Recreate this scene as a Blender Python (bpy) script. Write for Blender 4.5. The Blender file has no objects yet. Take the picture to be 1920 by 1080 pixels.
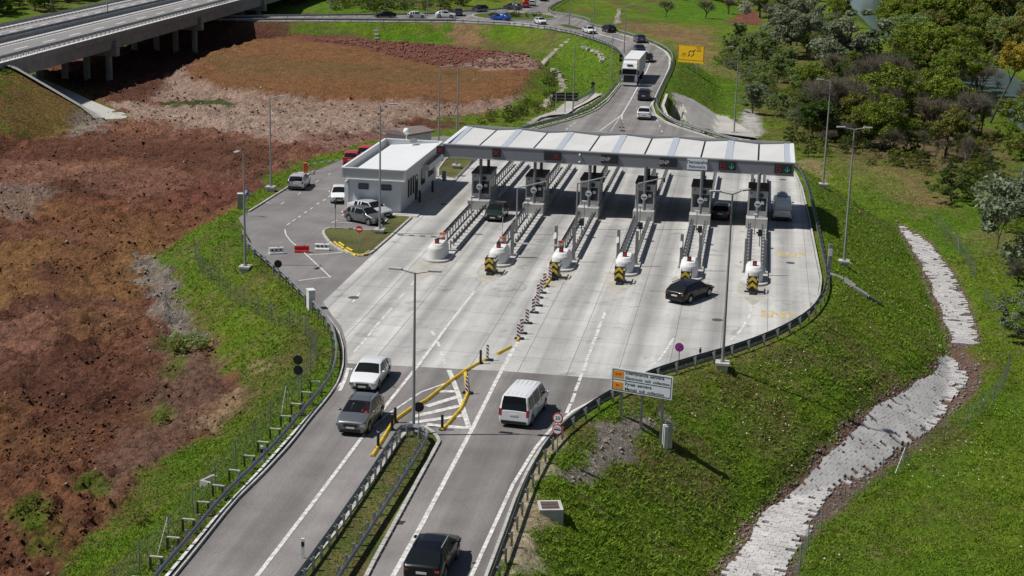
import bpy, math, random
import numpy as np
from mathutils import Vector, Matrix

random.seed(7)
rng = np.random.default_rng(11)
scene = bpy.context.scene
COL = scene.collection

# ---------------------------------------------------------------- camera
CAMH, FPX, PITCH, ROLL = 32.0, 3030.0, math.radians(14.4), 0.026
_f = np.array([0, math.cos(PITCH), -math.sin(PITCH)])
_r0 = np.array([1.0, 0, 0]); _u0 = np.array([0, math.sin(PITCH), math.cos(PITCH)])
_r = _r0*math.cos(ROLL) + _u0*math.sin(ROLL)
_u = _u0*math.cos(ROLL) - _r0*math.sin(ROLL)
cam = bpy.data.cameras.new('camera'); cam_o = bpy.data.objects.new('camera', cam); COL.objects.link(cam_o)
cam.sensor_width = 36; cam.lens = FPX*36/1920; cam.clip_start = 1; cam.clip_end = 4000
cam_o.matrix_world = Matrix(((_r[0], _u[0], -_f[0], 0), (_r[1], _u[1], -_f[1], 0), (_r[2], _u[2], -_f[2], CAMH), (0, 0, 0, 1)))
scene.camera = cam_o

# ---------------------------------------------------------------- light
SUN_EL = math.radians(56.5)
az = math.radians(5)
Ldir = Vector((math.cos(SUN_EL)*math.cos(az), math.cos(SUN_EL)*math.sin(az), -math.sin(SUN_EL)))
w = bpy.data.worlds.new('World'); scene.world = w; w.use_nodes = True
nt = w.node_tree; nt.nodes.clear()
wo = nt.nodes.new('ShaderNodeOutputWorld'); bg = nt.nodes.new('ShaderNodeBackground'); sk = nt.nodes.new('ShaderNodeTexSky')
sk.sky_type = 'NISHITA'; sk.sun_disc = False; sk.sun_elevation = SUN_EL; sk.sun_rotation = math.radians(-90)-az
bg.inputs[1].default_value = 0.05
nt.links.new(sk.outputs[0], bg.inputs[0]); nt.links.new(bg.outputs[0], wo.inputs[0])
sl = bpy.data.lights.new('sun', 'SUN'); sl.energy = 5.0; sl.angle = math.radians(0.5); sl.color = (1, 0.965, 0.91)
so = bpy.data.objects.new('sun', sl); so.rotation_euler = Ldir.to_track_quat('-Z', 'Y').to_euler(); so.location = (-60, 60, 120)
COL.objects.link(so)
vs = scene.view_settings; vs.view_transform = 'Standard'; vs.look = 'None'; vs.exposure = -0.1; vs.gamma = 1; vs.use_curve_mapping = False

# ---------------------------------------------------------------- survey helpers
def ray(px, py):
    d = _f + _r*((px-960)/FPX) - _u*((py-540)/FPX)
    return d
def G(px, py, z=0.0):
    d = ray(px, py); t = (z-CAMH)/d[2]
    return Vector((d[0]*t, d[1]*t, z))
def proj(p):
    q = np.array([p[0], p[1], p[2]-CAMH]); c = q@_f
    return 960+FPX*(q@_r)/c, 540-FPX*(q@_u)/c
def height_for(base, py):
    lo, hi = 0.0, 40.0
    for _ in range(40):
        m = (lo+hi)/2
        if proj((base[0], base[1], base[2]+m))[1] > py: lo = m
        else: hi = m
    return lo
def W(pts, z=0.0): return [G(x, y, z) for x, y in pts]
_yu = math.radians(8.5)
LU = Vector((math.sin(_yu), math.cos(_yu), 0))  # along the lanes
P1, P6 = G(818, 487), G(1413, 530)
LV = (P6-P1); PITCHV = LV.length/5; LV.normalize()  # across the lanes, from island to island
YAW_U = math.atan2(LU.y, LU.x)                  # heading of lanes
LP = Vector((LU.y, -LU.x, 0))                   # square to the lanes
def uv(p):
    q = p-P1; det = LU.x*LV.y-LU.y*LV.x
    return (q.x*LV.y-q.y*LV.x)/det, (LU.x*q.y-LU.y*q.x)/det
def UV(u, v, z=0): p = P1+LU*u+LV*v; return Vector((p.x, p.y, z))

# ---------------------------------------------------------------- noise
def _hash(ix, iy, s):
    h = (ix.astype(np.int64)*374761393 + iy.astype(np.int64)*668265263 + s*1442695041) & 0x7fffffff
    h = ((h ^ (h >> 13))*1274126177) & 0x7fffffff
    h = h ^ (h >> 16)
    return (h & 0xffff)/65535.0
def vnoise(x, y, s=0):
    ix = np.floor(x); iy = np.floor(y); fx = x-ix; fy = y-iy
    fx = fx*fx*(3-2*fx); fy = fy*fy*(3-2*fy)
    a = _hash(ix, iy, s); b = _hash(ix+1, iy, s); c = _hash(ix, iy+1, s); d = _hash(ix+1, iy+1, s)
    return (a*(1-fx)+b*fx)*(1-fy) + (c*(1-fx)+d*fx)*fy
def fbm(x, y, s=0, o=4):
    t = 0; a = 0.5; n = 0
    for i in range(o):
        t = t + a*vnoise(x, y, s+i*17); n += a; a *= 0.55; x = x*2.03+7.1; y = y*2.03+3.7
    return t/n
def sdist(x, y, poly):
    """signed distance to a closed polygon, positive outside"""
    P = np.array([(p[0], p[1]) for p in poly]); n = len(P)
    d2 = np.full(x.shape, 1e18); ins = np.zeros(x.shape, bool)
    for i in range(n):
        ax, ay = P[i]; bx, by = P[(i+1) % n]; ex, ey = bx-ax, by-ay
        L = ex*ex+ey*ey+1e-12
        t = np.clip(((x-ax)*ex+(y-ay)*ey)/L, 0, 1)
        d2 = np.minimum(d2, (x-ax-t*ex)**2+(y-ay-t*ey)**2)
        c = (ay > y) != (by > y)
        with np.errstate(divide='ignore', invalid='ignore'):
            xi = ax+(y-ay)*ex/(ey if ey != 0 else 1e-12)
        ins ^= c & (x < xi)
    d = np.sqrt(d2); return np.where(ins, -d, d)
def sstep(a, b, v):
    t = np.clip((v-a)/(b-a), 0, 1); return t*t*(3-2*t)

# ---------------------------------------------------------------- mesh builder
class MB:
    def __init__(s): s.v = []; s.f = []; s.m = []; s.sm = []
    def poly(s, pts, mi=0, smooth=False):
        b = len(s.v); s.v += [tuple(p) for p in pts]; s.f.append(tuple(range(b, b+len(pts)))); s.m.append(mi); s.sm.append(smooth)
    def add(s, vs_, fs, mi=0, smooth=False):
        b = len(s.v); s.v += [tuple(p) for p in vs_]
        for f in fs: s.f.append(tuple(b+i for i in f)); s.m.append(mi); s.sm.append(smooth)
    def box(s, c, size, rz=0.0, mi=0, taper=1.0):
        hx, hy, hz = size[0]/2, size[1]/2, size[2]/2; ca, sa = math.cos(rz), math.sin(rz); vv = []
        for dz in (-1, 1):
            k = taper if dz > 0 else 1
            for dx, dy in ((-1, -1), (1, -1), (1, 1), (-1, 1)):
                x, y = dx*hx*k, dy*hy*k; vv.append((c[0]+x*ca-y*sa, c[1]+x*sa+y*ca, c[2]+dz*hz))
        s.add(vv, [(3, 2, 1, 0), (4, 5, 6, 7), (0, 1, 5, 4), (1, 2, 6, 5), (2, 3, 7, 6), (3, 0, 4, 7)], mi)
    def beam(s, a, b, wd, ht, mi=0):
        a = Vector(a); b = Vector(b); d = (b-a)
        if d.length < 1e-6: return
        d.normalize(); up = Vector((0, 0, 1))
        if abs(d.z) > 0.95: up = Vector((0, 1, 0))
        x = d.cross(up).normalized(); y = x.cross(d).normalized(); vv = []
        for p in (a, b):
            for i, j in ((-1, -1), (1, -1), (1, 1), (-1, 1)): vv.append(p + x*(i*wd/2) + y*(j*ht/2))
        s.add(vv, [(3, 2, 1, 0), (4, 5, 6, 7), (0, 1, 5, 4), (1, 2, 6, 5), (2, 3, 7, 6), (3, 0, 4, 7)], mi)
    def cyl(s, a, b, r0, r1=None, n=8, mi=0, smooth=True, caps=True):
        if r1 is None: r1 = r0
        a = Vector(a); b = Vector(b); d = (b-a)
        if d.length < 1e-6: return
        d.normalize(); up = Vector((0, 0, 1)) if abs(d.z) < 0.9 else Vector((1, 0, 0))
        x = d.cross(up).normalized(); y = x.cross(d); vv = []
        for p, r in ((a, r0), (b, r1)):
            for i in range(n):
                t = 2*math.pi*i/n; vv.append(p + x*(r*math.cos(t)) + y*(r*math.sin(t)))
        s.add(vv, [(i, n+i, n+(i+1) % n, (i+1) % n) for i in range(n)], mi, smooth)
        if caps:
            s.add(vv[:n], [tuple(range(n))], mi); s.add(vv[n:], [tuple(reversed(range(n)))], mi)
    def disc(s, c, r, nrm, th=0.03, n=20, mi=0):
        c = Vector(c); nrm = Vector(nrm).normalized(); s.cyl(c-nrm*th/2, c+nrm*th/2, r, r, n, mi, False)
    def sphere(s, c, r, nu=10, nv=7, mi=0, sz=1.0):
        vv = []; fs = []
        for j in range(nv+1):
            ph = math.pi*j/nv
            for i in range(nu):
                t = 2*math.pi*i/nu; vv.append((c[0]+r*math.sin(ph)*math.cos(t), c[1]+r*math.sin(ph)*math.sin(t), c[2]+r*sz*math.cos(ph)))
        for j in range(nv):
            for i in range(nu): fs.append((j*nu+i, (j+1)*nu+i, (j+1)*nu+(i+1) % nu, j*nu+(i+1) % nu))
        s.add(vv, fs, mi, True)
    def prism(s, poly, z0, z1, mi=0, bottom=False):
        n = len(poly); ar = sum(poly[i][0]*poly[(i+1) % n][1]-poly[(i+1) % n][0]*poly[i][1] for i in range(n))
        if ar < 0: poly = poly[::-1]
        vv = [(p[0], p[1], z0) for p in poly]+[(p[0], p[1], z1) for p in poly]
        fs = [(i, (i+1) % n, n+(i+1) % n, n+i) for i in range(n)]+[tuple(range(n, 2*n))]
        if bottom: fs.append(tuple(reversed(range(n))))
        s.add(vv, fs, mi)
    def build(s, name, mats, parent=None, origin=(0, 0, 0), loc=(0, 0, 0)):
        if not isinstance(mats, (list, tuple)): mats = [mats]
        me = bpy.data.meshes.new(name); o = Vector(origin)
        me.from_pydata([(v[0]-o.x, v[1]-o.y, v[2]-o.z) for v in s.v], [], s.f)
        for m in mats: me.materials.append(m)
        if len(mats) > 1: me.polygons.foreach_set('material_index', s.m)
        me.polygons.foreach_set('use_smooth', s.sm); me.update()
        ob = bpy.data.objects.new(name, me); COL.objects.link(ob); ob.location = loc
        if parent is not None: ob.parent = parent
        return ob
def inst(name, me, parent, loc, rz=0.0, scale=None):
    ob = bpy.data.objects.new(name, me); COL.objects.link(ob); ob.location = loc; ob.rotation_euler = (0, 0, rz)
    if scale: ob.scale = scale
    if parent is not None: ob.parent = parent
    return ob
def tag(o, label=None, cat=None, group=None, kind=None):
    if label: o['label'] = label
    if cat: o['category'] = cat
    if group: o['group'] = group
    if kind: o['kind'] = kind
    return o
def thing(name, label, cat, loc=(0, 0, 0), rz=0.0, group=None):
    o = bpy.data.objects.new(name, None); COL.objects.link(o); o.location = loc; o.rotation_euler = (0, 0, rz); o.empty_display_size = 0.5
    return tag(o, label, cat, group)
KIDS = {}
def kids(o):
    if not KIDS or KIDS.get('n') != len(COL.objects):
        KIDS.clear()
        for q in COL.objects:
            if q.parent: KIDS.setdefault(q.parent.name, []).append(q)
        KIDS['n'] = len(COL.objects)
    return KIDS.get(o.name, [])
def dup(o, loc, rz=None, label=None, group=None, scale=None):
    ks = [(k, list(kids(k))) for k in list(kids(o))]
    r = o.copy(); COL.objects.link(r); r.location = loc
    if rz is not None: r.rotation_euler = (0, 0, rz)
    if scale: r.scale = scale
    if label: r['label'] = label
    if group: r['group'] = group
    for k, gs in ks:
        c = k.copy(); COL.objects.link(c); c.parent = r
        for g in gs:
            d = g.copy(); COL.objects.link(d); d.parent = c
    return r
def clip_convex(sub, cell):
    """clip polygon sub by convex ccw cell"""
    out = sub
    n = len(cell)
    for i in range(n):
        a, b = cell[i], cell[(i+1) % n]; inp = out; out = []
        if not inp: return []
        def side(p): return (b[0]-a[0])*(p[1]-a[1])-(b[1]-a[1])*(p[0]-a[0])
        for j in range(len(inp)):
            p, q = inp[j], inp[(j+1) % len(inp)]; sp, sq = side(p), side(q)
            if sp >= 0: out.append(p)
            if (sp >= 0) != (sq >= 0):
                t = sp/(sp-sq); out.append((p[0]+(q[0]-p[0])*t, p[1]+(q[1]-p[1])*t))
    return out
def offset_line(pts, d, closed=False):
    """offset a polyline to its left by d"""
    out = []; n = len(pts)
    for i in range(n):
        if closed: a, b = pts[i-1], pts[(i+1) % n]
        else: a, b = pts[max(i-1, 0)], pts[min(i+1, n-1)]
        t = Vector((b[0]-a[0], b[1]-a[1], 0)).normalized(); nn = Vector((-t.y, t.x, 0))
        z = pts[i][2] if len(pts[i]) > 2 else 0
        out.append(Vector((pts[i][0]+nn.x*d, pts[i][1]+nn.y*d, z)))
    return out
def resample(pts, step):
    """points every step metres along a polyline, with tangents"""
    out = []; acc = 0.0; pts = [Vector(p) for p in pts]
    for a, b in zip(pts[:-1], pts[1:]):
        L = (b-a).length
        if L < 1e-6: continue
        t = (b-a)/L; s_ = acc
        while s_ <= L: out.append((a+t*s_, t)); s_ += step
        acc = s_-L
    return out
def smooth_line(pts, it=2):
    pts = [Vector(p) for p in pts]
    for _ in range(it):
        q = [pts[0]]
        for a, b in zip(pts[:-1], pts[1:]): q += [a*0.75+b*0.25, a*0.25+b*0.75]
        q.append(pts[-1]); pts = q
    return pts

# ---------------------------------------------------------------- materials
MATS = {}
def mat(name, col, rough=0.6, metal=0.0, var=0.15, scale=3.0, bump=0.0, bscale=20.0, coat=0.0, emit=0.0, alpha=1.0, rand=0.0, spec=0.5):
    if name in MATS: return MATS[name]
    m = bpy.data.materials.new(name); m.use_nodes = True; t = m.node_tree; N = t.nodes; L = t.links
    b = N['Principled BSDF']; b.inputs['Roughness'].default_value = rough; b.inputs['Metallic'].default_value = metal
    b.inputs['Coat Weight'].default_value = coat; b.inputs['Specular IOR Level'].default_value = spec
    tc = N.new('ShaderNodeTexCoord'); no = N.new('ShaderNodeTexNoise'); no.inputs['Scale'].default_value = scale; no.inputs['Detail'].default_value = 5
    L.new(tc.outputs['Object'], no.inputs['Vector'])
    mr = N.new('ShaderNodeMapRange'); mr.inputs[1].default_value = 0.25; mr.inputs[2].default_value = 0.75
    mr.inputs[3].default_value = 1-var; mr.inputs[4].default_value = 1+var*0.6
    L.new(no.outputs['Fac'], mr.inputs[0])
    vm = N.new('ShaderNodeVectorMath'); vm.operation = 'SCALE'; vm.inputs[0].default_value = col[:3]
    fac = mr.outputs[0]
    if rand > 0:
        oi = N.new('ShaderNodeObjectInfo'); m2 = N.new('ShaderNodeMapRange'); m2.inputs[3].default_value = 1-rand; m2.inputs[4].default_value = 1+rand*0.5
        L.new(oi.outputs['Random'], m2.inputs[0]); mu = N.new('ShaderNodeMath'); mu.operation = 'MULTIPLY'
        L.new(mr.outputs[0], mu.inputs[0]); L.new(m2.outputs[0], mu.inputs[1]); fac = mu.outputs[0]
    L.new(fac, vm.inputs['Scale']); L.new(vm.outputs[0], b.inputs['Base Color'])
    if bump > 0:
        n2 = N.new('ShaderNodeTexNoise'); n2.inputs['Scale'].default_value = bscale; n2.inputs['Detail'].default_value = 4
        L.new(tc.outputs['Object'], n2.inputs['Vector']); bp = N.new('ShaderNodeBump'); bp.inputs['Strength'].default_value = bump
        bp.inputs['Distance'].default_value = 0.05; L.new(n2.outputs['Fac'], bp.inputs['Height']); L.new(bp.outputs[0], b.inputs['Normal'])
    if emit > 0:
        b.inputs['Emission Color'].default_value = (*col[:3], 1); b.inputs['Emission Strength'].default_value = emit
    if alpha < 1: b.inputs['Alpha'].default_value = alpha
    MATS[name] = m; return m
def node_ground(name, cols, along=(1.0, 0.03), rough=0.85, speck=0.25, patch=0.25, streak=0.35, rand=0.0, bump=0.25, sc=1.2, lanes=False):
    """paving: base colour with big patches, stretched wheel streaks and grit"""
    m = bpy.data.materials.new(name); m.use_nodes = True; t = m.node_tree; N = t.nodes; L = t.links
    b = N['Principled BSDF']; b.inputs['Roughness'].default_value = rough; b.inputs['Specular IOR Level'].default_value = 0.3
    ge = N.new('ShaderNodeNewGeometry')
    mp = N.new('ShaderNodeMapping'); mp.vector_type = 'TEXTURE'; mp.inputs['Rotation'].default_value = (0, 0, YAW_U)
    L.new(ge.outputs['Position'], mp.inputs['Vector'])
    m2 = N.new('ShaderNodeMapping'); m2.inputs['Scale'].default_value = (along[1], along[0], 1); L.new(mp.outputs[0], m2.inputs['Vector'])
    def noise(vec, s, d=5, dist=0):
        n = N.new('ShaderNodeTexNoise'); n.inputs['Scale'].default_value = s; n.inputs['Detail'].default_value = d; n.inputs['Distortion'].default_value = dist
        L.new(vec, n.inputs['Vector']); return n.outputs['Fac']
    def rng_(f, lo, hi, a=0.3, c=0.7):
        r = N.new('ShaderNodeMapRange'); r.inputs[1].default_value = a; r.inputs[2].default_value = c; r.inputs[3].default_value = lo; r.inputs[4].default_value = hi
        L.new(f, r.inputs[0]); return r.outputs[0]
    def mul(a, c):
        k = N.new('ShaderNodeMath'); k.operation = 'MULTIPLY'; L.new(a, k.inputs[0]); L.new(c, k.inputs[1]); return k.outputs[0]
    f = rng_(noise(ge.outputs['Position'], 0.12, 6), 1-patch, 1+patch*0.7)
    f = mul(f, rng_(noise(m2.outputs[0], sc, 4), 1-streak, 1+streak*0.5))
    f = mul(f, rng_(noise(ge.outputs['Position'], 9.0, 6), 1-speck, 1+speck*0.7))
    if rand > 0:
        oi = N.new('ShaderNodeObjectInfo'); f = mul(f, rng_(oi.outputs['Random'], 1-rand, 1+rand*0.6, 0, 1))
    if lanes:   # rubber and oil bands left by traffic down the middle of every lane
        sp = N.new('ShaderNodeSeparateXYZ'); L.new(mp.outputs[0], sp.inputs[0])
        c0 = -math.sin(YAW_U)*P1.x+math.cos(YAW_U)*P1.y
        def mth(op, a, b=None):
            k = N.new('ShaderNodeMath'); k.operation = op
            if isinstance(a, float): k.inputs[0].default_value = a
            else: L.new(a, k.inputs[0])
            if b is not None: k.inputs[1].default_value = b
            return k.outputs[0]
        q = N.new('ShaderNodeMath'); q.operation = 'SUBTRACT'; q.inputs[0].default_value = c0; L.new(sp.outputs['Y'], q.inputs[1])
        q = mth('ABSOLUTE', mth('SUBTRACT', mth('FRACT', mth('DIVIDE', q.outputs[0], PITCHV*0.999)), 0.5))
        f = mul(f, mul(rng_(q, 0.80, 1.06, 0.03, 0.20), rng_(noise(m2.outputs[0], 0.5, 5, 1.0), 0.93, 1.07)))
        f = mul(f, rng_(noise(ge.outputs['Position'], 0.55, 8, 1.5), 0.72, 1.02, 0.28, 0.42))
    mx = N.new('ShaderNodeMix'); mx.data_type = 'RGBA'; mx.inputs[6].default_value = (*cols[0], 1); mx.inputs[7].default_value = (*cols[1], 1)
    L.new(rng_(noise(ge.outputs['Position'], 0.35, 5), 0, 1), mx.inputs[0])
    vm = N.new('ShaderNodeVectorMath'); vm.operation = 'SCALE'; L.new(mx.outputs[2], vm.inputs[0]); L.new(f, vm.inputs['Scale'])
    L.new(vm.outputs[0], b.inputs['Base Color'])
    bp = N.new('ShaderNodeBump'); bp.inputs['Strength'].default_value = bump; bp.inputs['Distance'].default_value = 0.02
    L.new(noise(ge.outputs['Position'], 14, 6), bp.inputs['Height']); L.new(bp.outputs[0], b.inputs['Normal'])
    MATS[name] = m; return m
def leaf_mat(name, c0, c1, rough=0.55):
    m = bpy.data.materials.new(name); m.use_nodes = True; t = m.node_tree; N = t.nodes; L = t.links
    b = N['Principled BSDF']; b.inputs['Roughness'].default_value = rough; b.inputs['Specular IOR Level'].default_value = 0.25
    ge = N.new('ShaderNodeNewGeometry'); mx = N.new('ShaderNodeMix'); mx.data_type = 'RGBA'
    mx.inputs[6].default_value = (*c0, 1); mx.inputs[7].default_value = (*c1, 1)
    no = N.new('ShaderNodeTexNoise'); no.inputs['Scale'].default_value = 0.45; no.inputs['Detail'].default_value = 3
    L.new(ge.outputs['Position'], no.inputs['Vector'])
    ad = N.new('ShaderNodeMath'); ad.operation = 'MULTIPLY_ADD'; ad.inputs[1].default_value = 0.6; L.new(ge.outputs['Random Per Island'], ad.inputs[0])
    mr = N.new('ShaderNodeMapRange'); mr.inputs[1].default_value = 0.3; mr.inputs[2].default_value = 0.7; mr.inputs[4].default_value = 0.4; L.new(no.outputs['Fac'], mr.inputs[0])
    L.new(mr.outputs[0], ad.inputs[2]); L.new(ad.outputs[0], mx.inputs[0]); L.new(mx.outputs[2], b.inputs['Base Color'])
    tr = N.new('ShaderNodeBsdfTranslucent'); L.new(mx.outputs[2], tr.inputs['Color'])
    ms = N.new('ShaderNodeMixShader'); ms.inputs[0].default_value = 0.3
    L.new(b.outputs[0], ms.inputs[1]); L.new(tr.outputs[0], ms.inputs[2]); L.new(ms.outputs[0], N['Material Output'].inputs['Surface'])
    MATS[name] = m; return m

M_ASPH = node_ground('asphalt', ((0.195, 0.182, 0.175), (0.262, 0.246, 0.237)), streak=0.38, patch=0.12, speck=0.2, sc=0.55)
M_ASPH2 = node_ground('parking_asphalt', ((0.175, 0.164, 0.160), (0.230, 0.217, 0.213)), streak=0.1, patch=0.15, speck=0.25)
M_CONC = node_ground('slab_concrete', ((0.40, 0.393, 0.375), (0.48, 0.472, 0.453)), streak=0.30, patch=0.12, speck=0.14, rand=0.06, sc=0.8, lanes=True)
M_JOINT = mat('joint', (0.12, 0.115, 0.11), 0.9)
M_KERB = mat('kerb_concrete', (0.45, 0.44, 0.41), 0.85, var=0.3, scale=2.5, rand=0.15, bump=0.3)
M_CWHITE = mat('painted_concrete', (0.62, 0.62, 0.60), 0.8, var=0.12, scale=2.0, bump=0.2)
M_CONG = mat('grey_concrete', (0.27, 0.26, 0.25), 0.85, var=0.3, scale=0.8, bump=0.3)
M_CISL = mat('island_concrete', (0.46, 0.45, 0.43), 0.85, var=0.22, scale=1.2, bump=0.2)
M_STEEL = mat('galvanised_steel', (0.36, 0.37, 0.38), 0.45, 0.75, var=0.25, scale=4)
M_RAIL = mat('rail_steel', (0.33, 0.34, 0.35), 0.5, 0.55, var=0.25, scale=2)
M_DSTEEL = mat('dark_steel', (0.05, 0.05, 0.055), 0.5, 0.4)
M_POLE = mat('pole_grey', (0.30, 0.31, 0.32), 0.5, 0.3, var=0.1)
M_BLACK = mat('black_plastic', (0.012, 0.012, 0.013), 0.5)
M_RUBBER = mat('tyre_rubber', (0.018, 0.018, 0.018), 0.85)
M_GLASS = mat('car_glass', (0.010, 0.012, 0.014), 0.15, 0.0, var=0.1, spec=0.25)
M_RIM = mat('alloy_rim', (0.33, 0.33, 0.34), 0.35, 0.8)
M_TAIL = mat('tail_lamp', (0.35, 0.012, 0.015), 0.25, coat=0.5)
M_HEAD = mat('head_lamp', (0.30, 0.31, 0.33), 0.12, 0.4, coat=0.8)
M_PLATE = mat('number_plate', (0.6, 0.6, 0.58), 0.5)
M_WPAINT = mat('road_paint_white', (0.62, 0.61, 0.59), 0.8, var=0.55, scale=3.0)
M_YPAINT = mat('road_paint_yellow', (0.52, 0.40, 0.17), 0.8, var=0.4, scale=2)
M_YEL = mat('yellow_plastic', (0.68, 0.47, 0.03), 0.5, var=0.2, scale=3)
M_RED = mat('signal_red', (0.50, 0.02, 0.015), 0.45)
M_WHITE = mat('white_paint', (0.75, 0.75, 0.74), 0.5, var=0.08)
M_ORANGE = mat('orange_paint', (0.62, 0.12, 0.03), 0.45)
M_SIGNW = mat('sign_white', (0.66, 0.70, 0.74), 0.5, var=0.05)
M_SIGNB = mat('sign_black', (0.015, 0.015, 0.02), 0.55)
M_BLUE = mat('sign_blue', (0.015, 0.07, 0.36), 0.5)
M_BARK = mat('bark', (0.075, 0.06, 0.045), 0.9, var=0.4, scale=6)
M_BARKP = mat('pale_bark', (0.26, 0.23, 0.20), 0.9, var=0.4, scale=6)
# ================================================================ alignment lines (traced, put on their real planes)
ZR = 0.75
RAIL_L = W([(215, 1165), (285, 1080), (350, 1004), (422, 917), (480, 862), (530, 810), (567, 764), (602, 724), (622, 695), (631, 664), (631, 636), (624, 607), (600, 574), (565, 541), (530, 507), (498, 480), (480, 465), (464, 450), (455, 430)], ZR)
RAIL_R = W([(885, 1165), (920, 1080), (960, 972), (980, 915), (1000, 870), (1024, 826), (1055, 792), (1100, 757), (1144, 730), (1210, 696), (1260, 679), (1310, 664), (1360, 650), (1400, 637), (1440, 622), (1477, 605), (1515, 582), (1535, 560), (1547, 538), (1551, 510), (1540, 460), (1525, 390), (1512, 340), (1500, 314), (1482, 298), (1450, 282), (1410, 266), (1355, 252), (1310, 238), (1258, 222), (1235, 205), (1229, 188), (1237, 167), (1260, 120), (1263, 104), (1255, 91), (1235, 79), (1200, 66), (1155, 54), (1105, 42)], ZR)
RAIL_FL = W([(958, 246), (975, 238), (1035, 222), (1085, 209), (1115, 196), (1135, 180), (1165, 143), (1173, 118), (1172, 107), (1166, 97), (1152, 84), (1120, 71), (1085, 60), (1047, 52), (1010, 46), (955, 41), (855, 36), (730, 35), (605, 34), (480, 34), (300, 35), (150, 36)], ZR)
RAIL_N = W([(300, 30), (480, 28), (620, 26), (720, 25), (800, 24), (850, 21), (887, 18), (942, 15), (975, 7), (1005, -8)], ZR)
RAIL_NE = W([(1075, -12), (1047, 4), (1032, 13), (1030, 18), (1040, 22), (1070, 26), (1105, 33), (1108, 42)], ZR)
def z0(pts): return [Vector((p.x, p.y, 0)) for p in pts]
PARK_EDGE = W([(452, 424), (447, 408), (466, 398), (484, 387), (512, 369), (540, 352), (566, 336), (592, 320), (632, 322)])
COMPOUND = W([(640, 292), (700, 262), (740, 250), (830, 240), (940, 246)])
PLATEAU = z0(RAIL_L) + W([(440, 412), (452, 392), (480, 378), (535, 342), (580, 312), (600, 306)]) + COMPOUND + z0(RAIL_FL) + W([(150, 26)]) + z0(RAIL_N) + z0(RAIL_NE[:-1]) + z0(RAIL_R[::-1])

# viaduct frame
VZ = 4.3
VA, VB = G(0, 121, VZ), G(450, 1, VZ)
VD = (VB-VA).normalized(); VN = Vector((-VD.y, VD.x, 0))
if VN.y < 0: VN = -VN
_far = G(0, 50, VZ)-VA
VW = max(22.0, min(34.0, abs(_far.dot(VN))))
VS0 = (G(56, 118, VZ)-VA).dot(VD)              # where the bridge leaves its abutment
def vpt(s_, n_, z=0): p = VA + VD*s_ + VN*n_; return Vector((p.x, p.y, z))
HILL = [vpt(VS0-1.0, -0.8), vpt(VS0-1.0, VW+0.8), vpt(VS0-400, VW+0.8), vpt(VS0-400, -0.8)]
VLEN = 260.0
HILL2 = [vpt(VS0+VLEN, -0.8), vpt(VS0+VLEN, VW+0.8), vpt(VS0+VLEN+400, VW+0.8), vpt(VS0+VLEN+400, -0.8)]

# base level of the land, control points (pixel, level)
CTL = [((60, 620), -3.6), ((250, 620), -3.7), ((60, 900), -3.8), ((330, 760), -3.6), ((200, 380), -3.4), ((60, 300), -3.4), ((330, 400), -3.2), ((420, 320), -2.4), ((520, 290), -1.6), ((600, 285), -0.9), ((680, 245), -1.0), ((780, 235), -1.2), ((900, 232), -2.2),
       ((300, 230), -3.8), ((470, 215), -3.4), ((650, 225), -2.4), ((250, 130), -4.5), ((450, 75), -4.5), ((600, 75), -4.2), ((800, 88), -3.6), ((950, 105), -3.6), ((1040, 120), -3.6), ((1000, 190), -3.4),
       ((1500, 700), -5.0), ((1700, 720), -5.4), ((1400, 1000), -5.2), ((1250, 1060), -5.0), ((1850, 640), -5.6), ((1700, 900), -5.8), ((1880, 1000), -6.0), ((1650, 350), -5.2), ((1800, 470), -5.8), ((1500, 240), -4.6), ((1600, 280), -5.2),
       ((1400, 200), -4.6), ((1350, 120), -4.2), ((1300, 70), -3.0), ((1200, 40), -1.2), ((1400, 40), -3.5), ((1550, 150), -5.2), ((1700, 250), -6.0), ((1850, 300), -6.2), ((1500, 30), -5.0), ((1800, 20), -6.0),
       ((700, 5), -0.4), ((500, 10), -0.6), ((900, -5), -0.3), ((100, 10), -1.0), ((1100, 5), -0.6), ((1200, -10), -1.5)]
_c = [(G(p[0], p[1], z), z) for p, z in CTL]
def base_level(x, y):
    num = 0; den = 0
    for p, z in _c:
        w_ = 1.0/((x-p.x)**2+(y-p.y)**2+40.0)**1.6
        num = num+w_*z; den = den+w_
    return num/den
MOUND = W([(352, 142), (420, 96), (500, 74), (560, 67), (700, 80), (840, 90), (985, 108), (1005, 128), (985, 160), (950, 186), (850, 191), (700, 186), (500, 177), (400, 162)], -2.2)
RIVER_L = W([(1500, -75), (1585, 0), (1645, 62), (1728, 116), (1822, 172), (1892, 222), (1990, 300), (2160, 420)], -8.2)
RIVER_R = W([(1545, -95), (1652, -4), (1705, 40), (1800, 84), (1910, 150), (2010, 215), (2200, 330)], -8.2)
RIVER = RIVER_L + RIVER_R[::-1]
CH_L = [(1681, 411), (1702, 446), (1722, 482), (1745, 545), (1768, 600), (1778, 636), (1778, 656), (1742, 702), (1700, 742), (1625, 790), (1535, 865), (1455, 922), (1402, 962), (1372, 1018), (1335, 1085), (1300, 1150)]
CH_R = [(1686, 410), (1748, 444), (1788, 498), (1820, 568), (1838, 630), (1800, 648), (1846, 682), (1842, 708), (1800, 758), (1732, 808), (1680, 850), (1622, 890), (1580, 932), (1532, 980), (1502, 1022), (1486, 1080), (1465, 1150)]
CHANNEL = W(CH_L, -5.2) + W(CH_R[::-1], -5.3)
GWALL = offset_line(z0(RAIL_R)[28:33], -1.1); GULLY = offset_line(GWALL, -0.1)+offset_line(GWALL, -3.0)[::-1]
UNDER = W([(1246, 176), (1262, 180), (1300, 240), (1285, 236)], 0)

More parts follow.
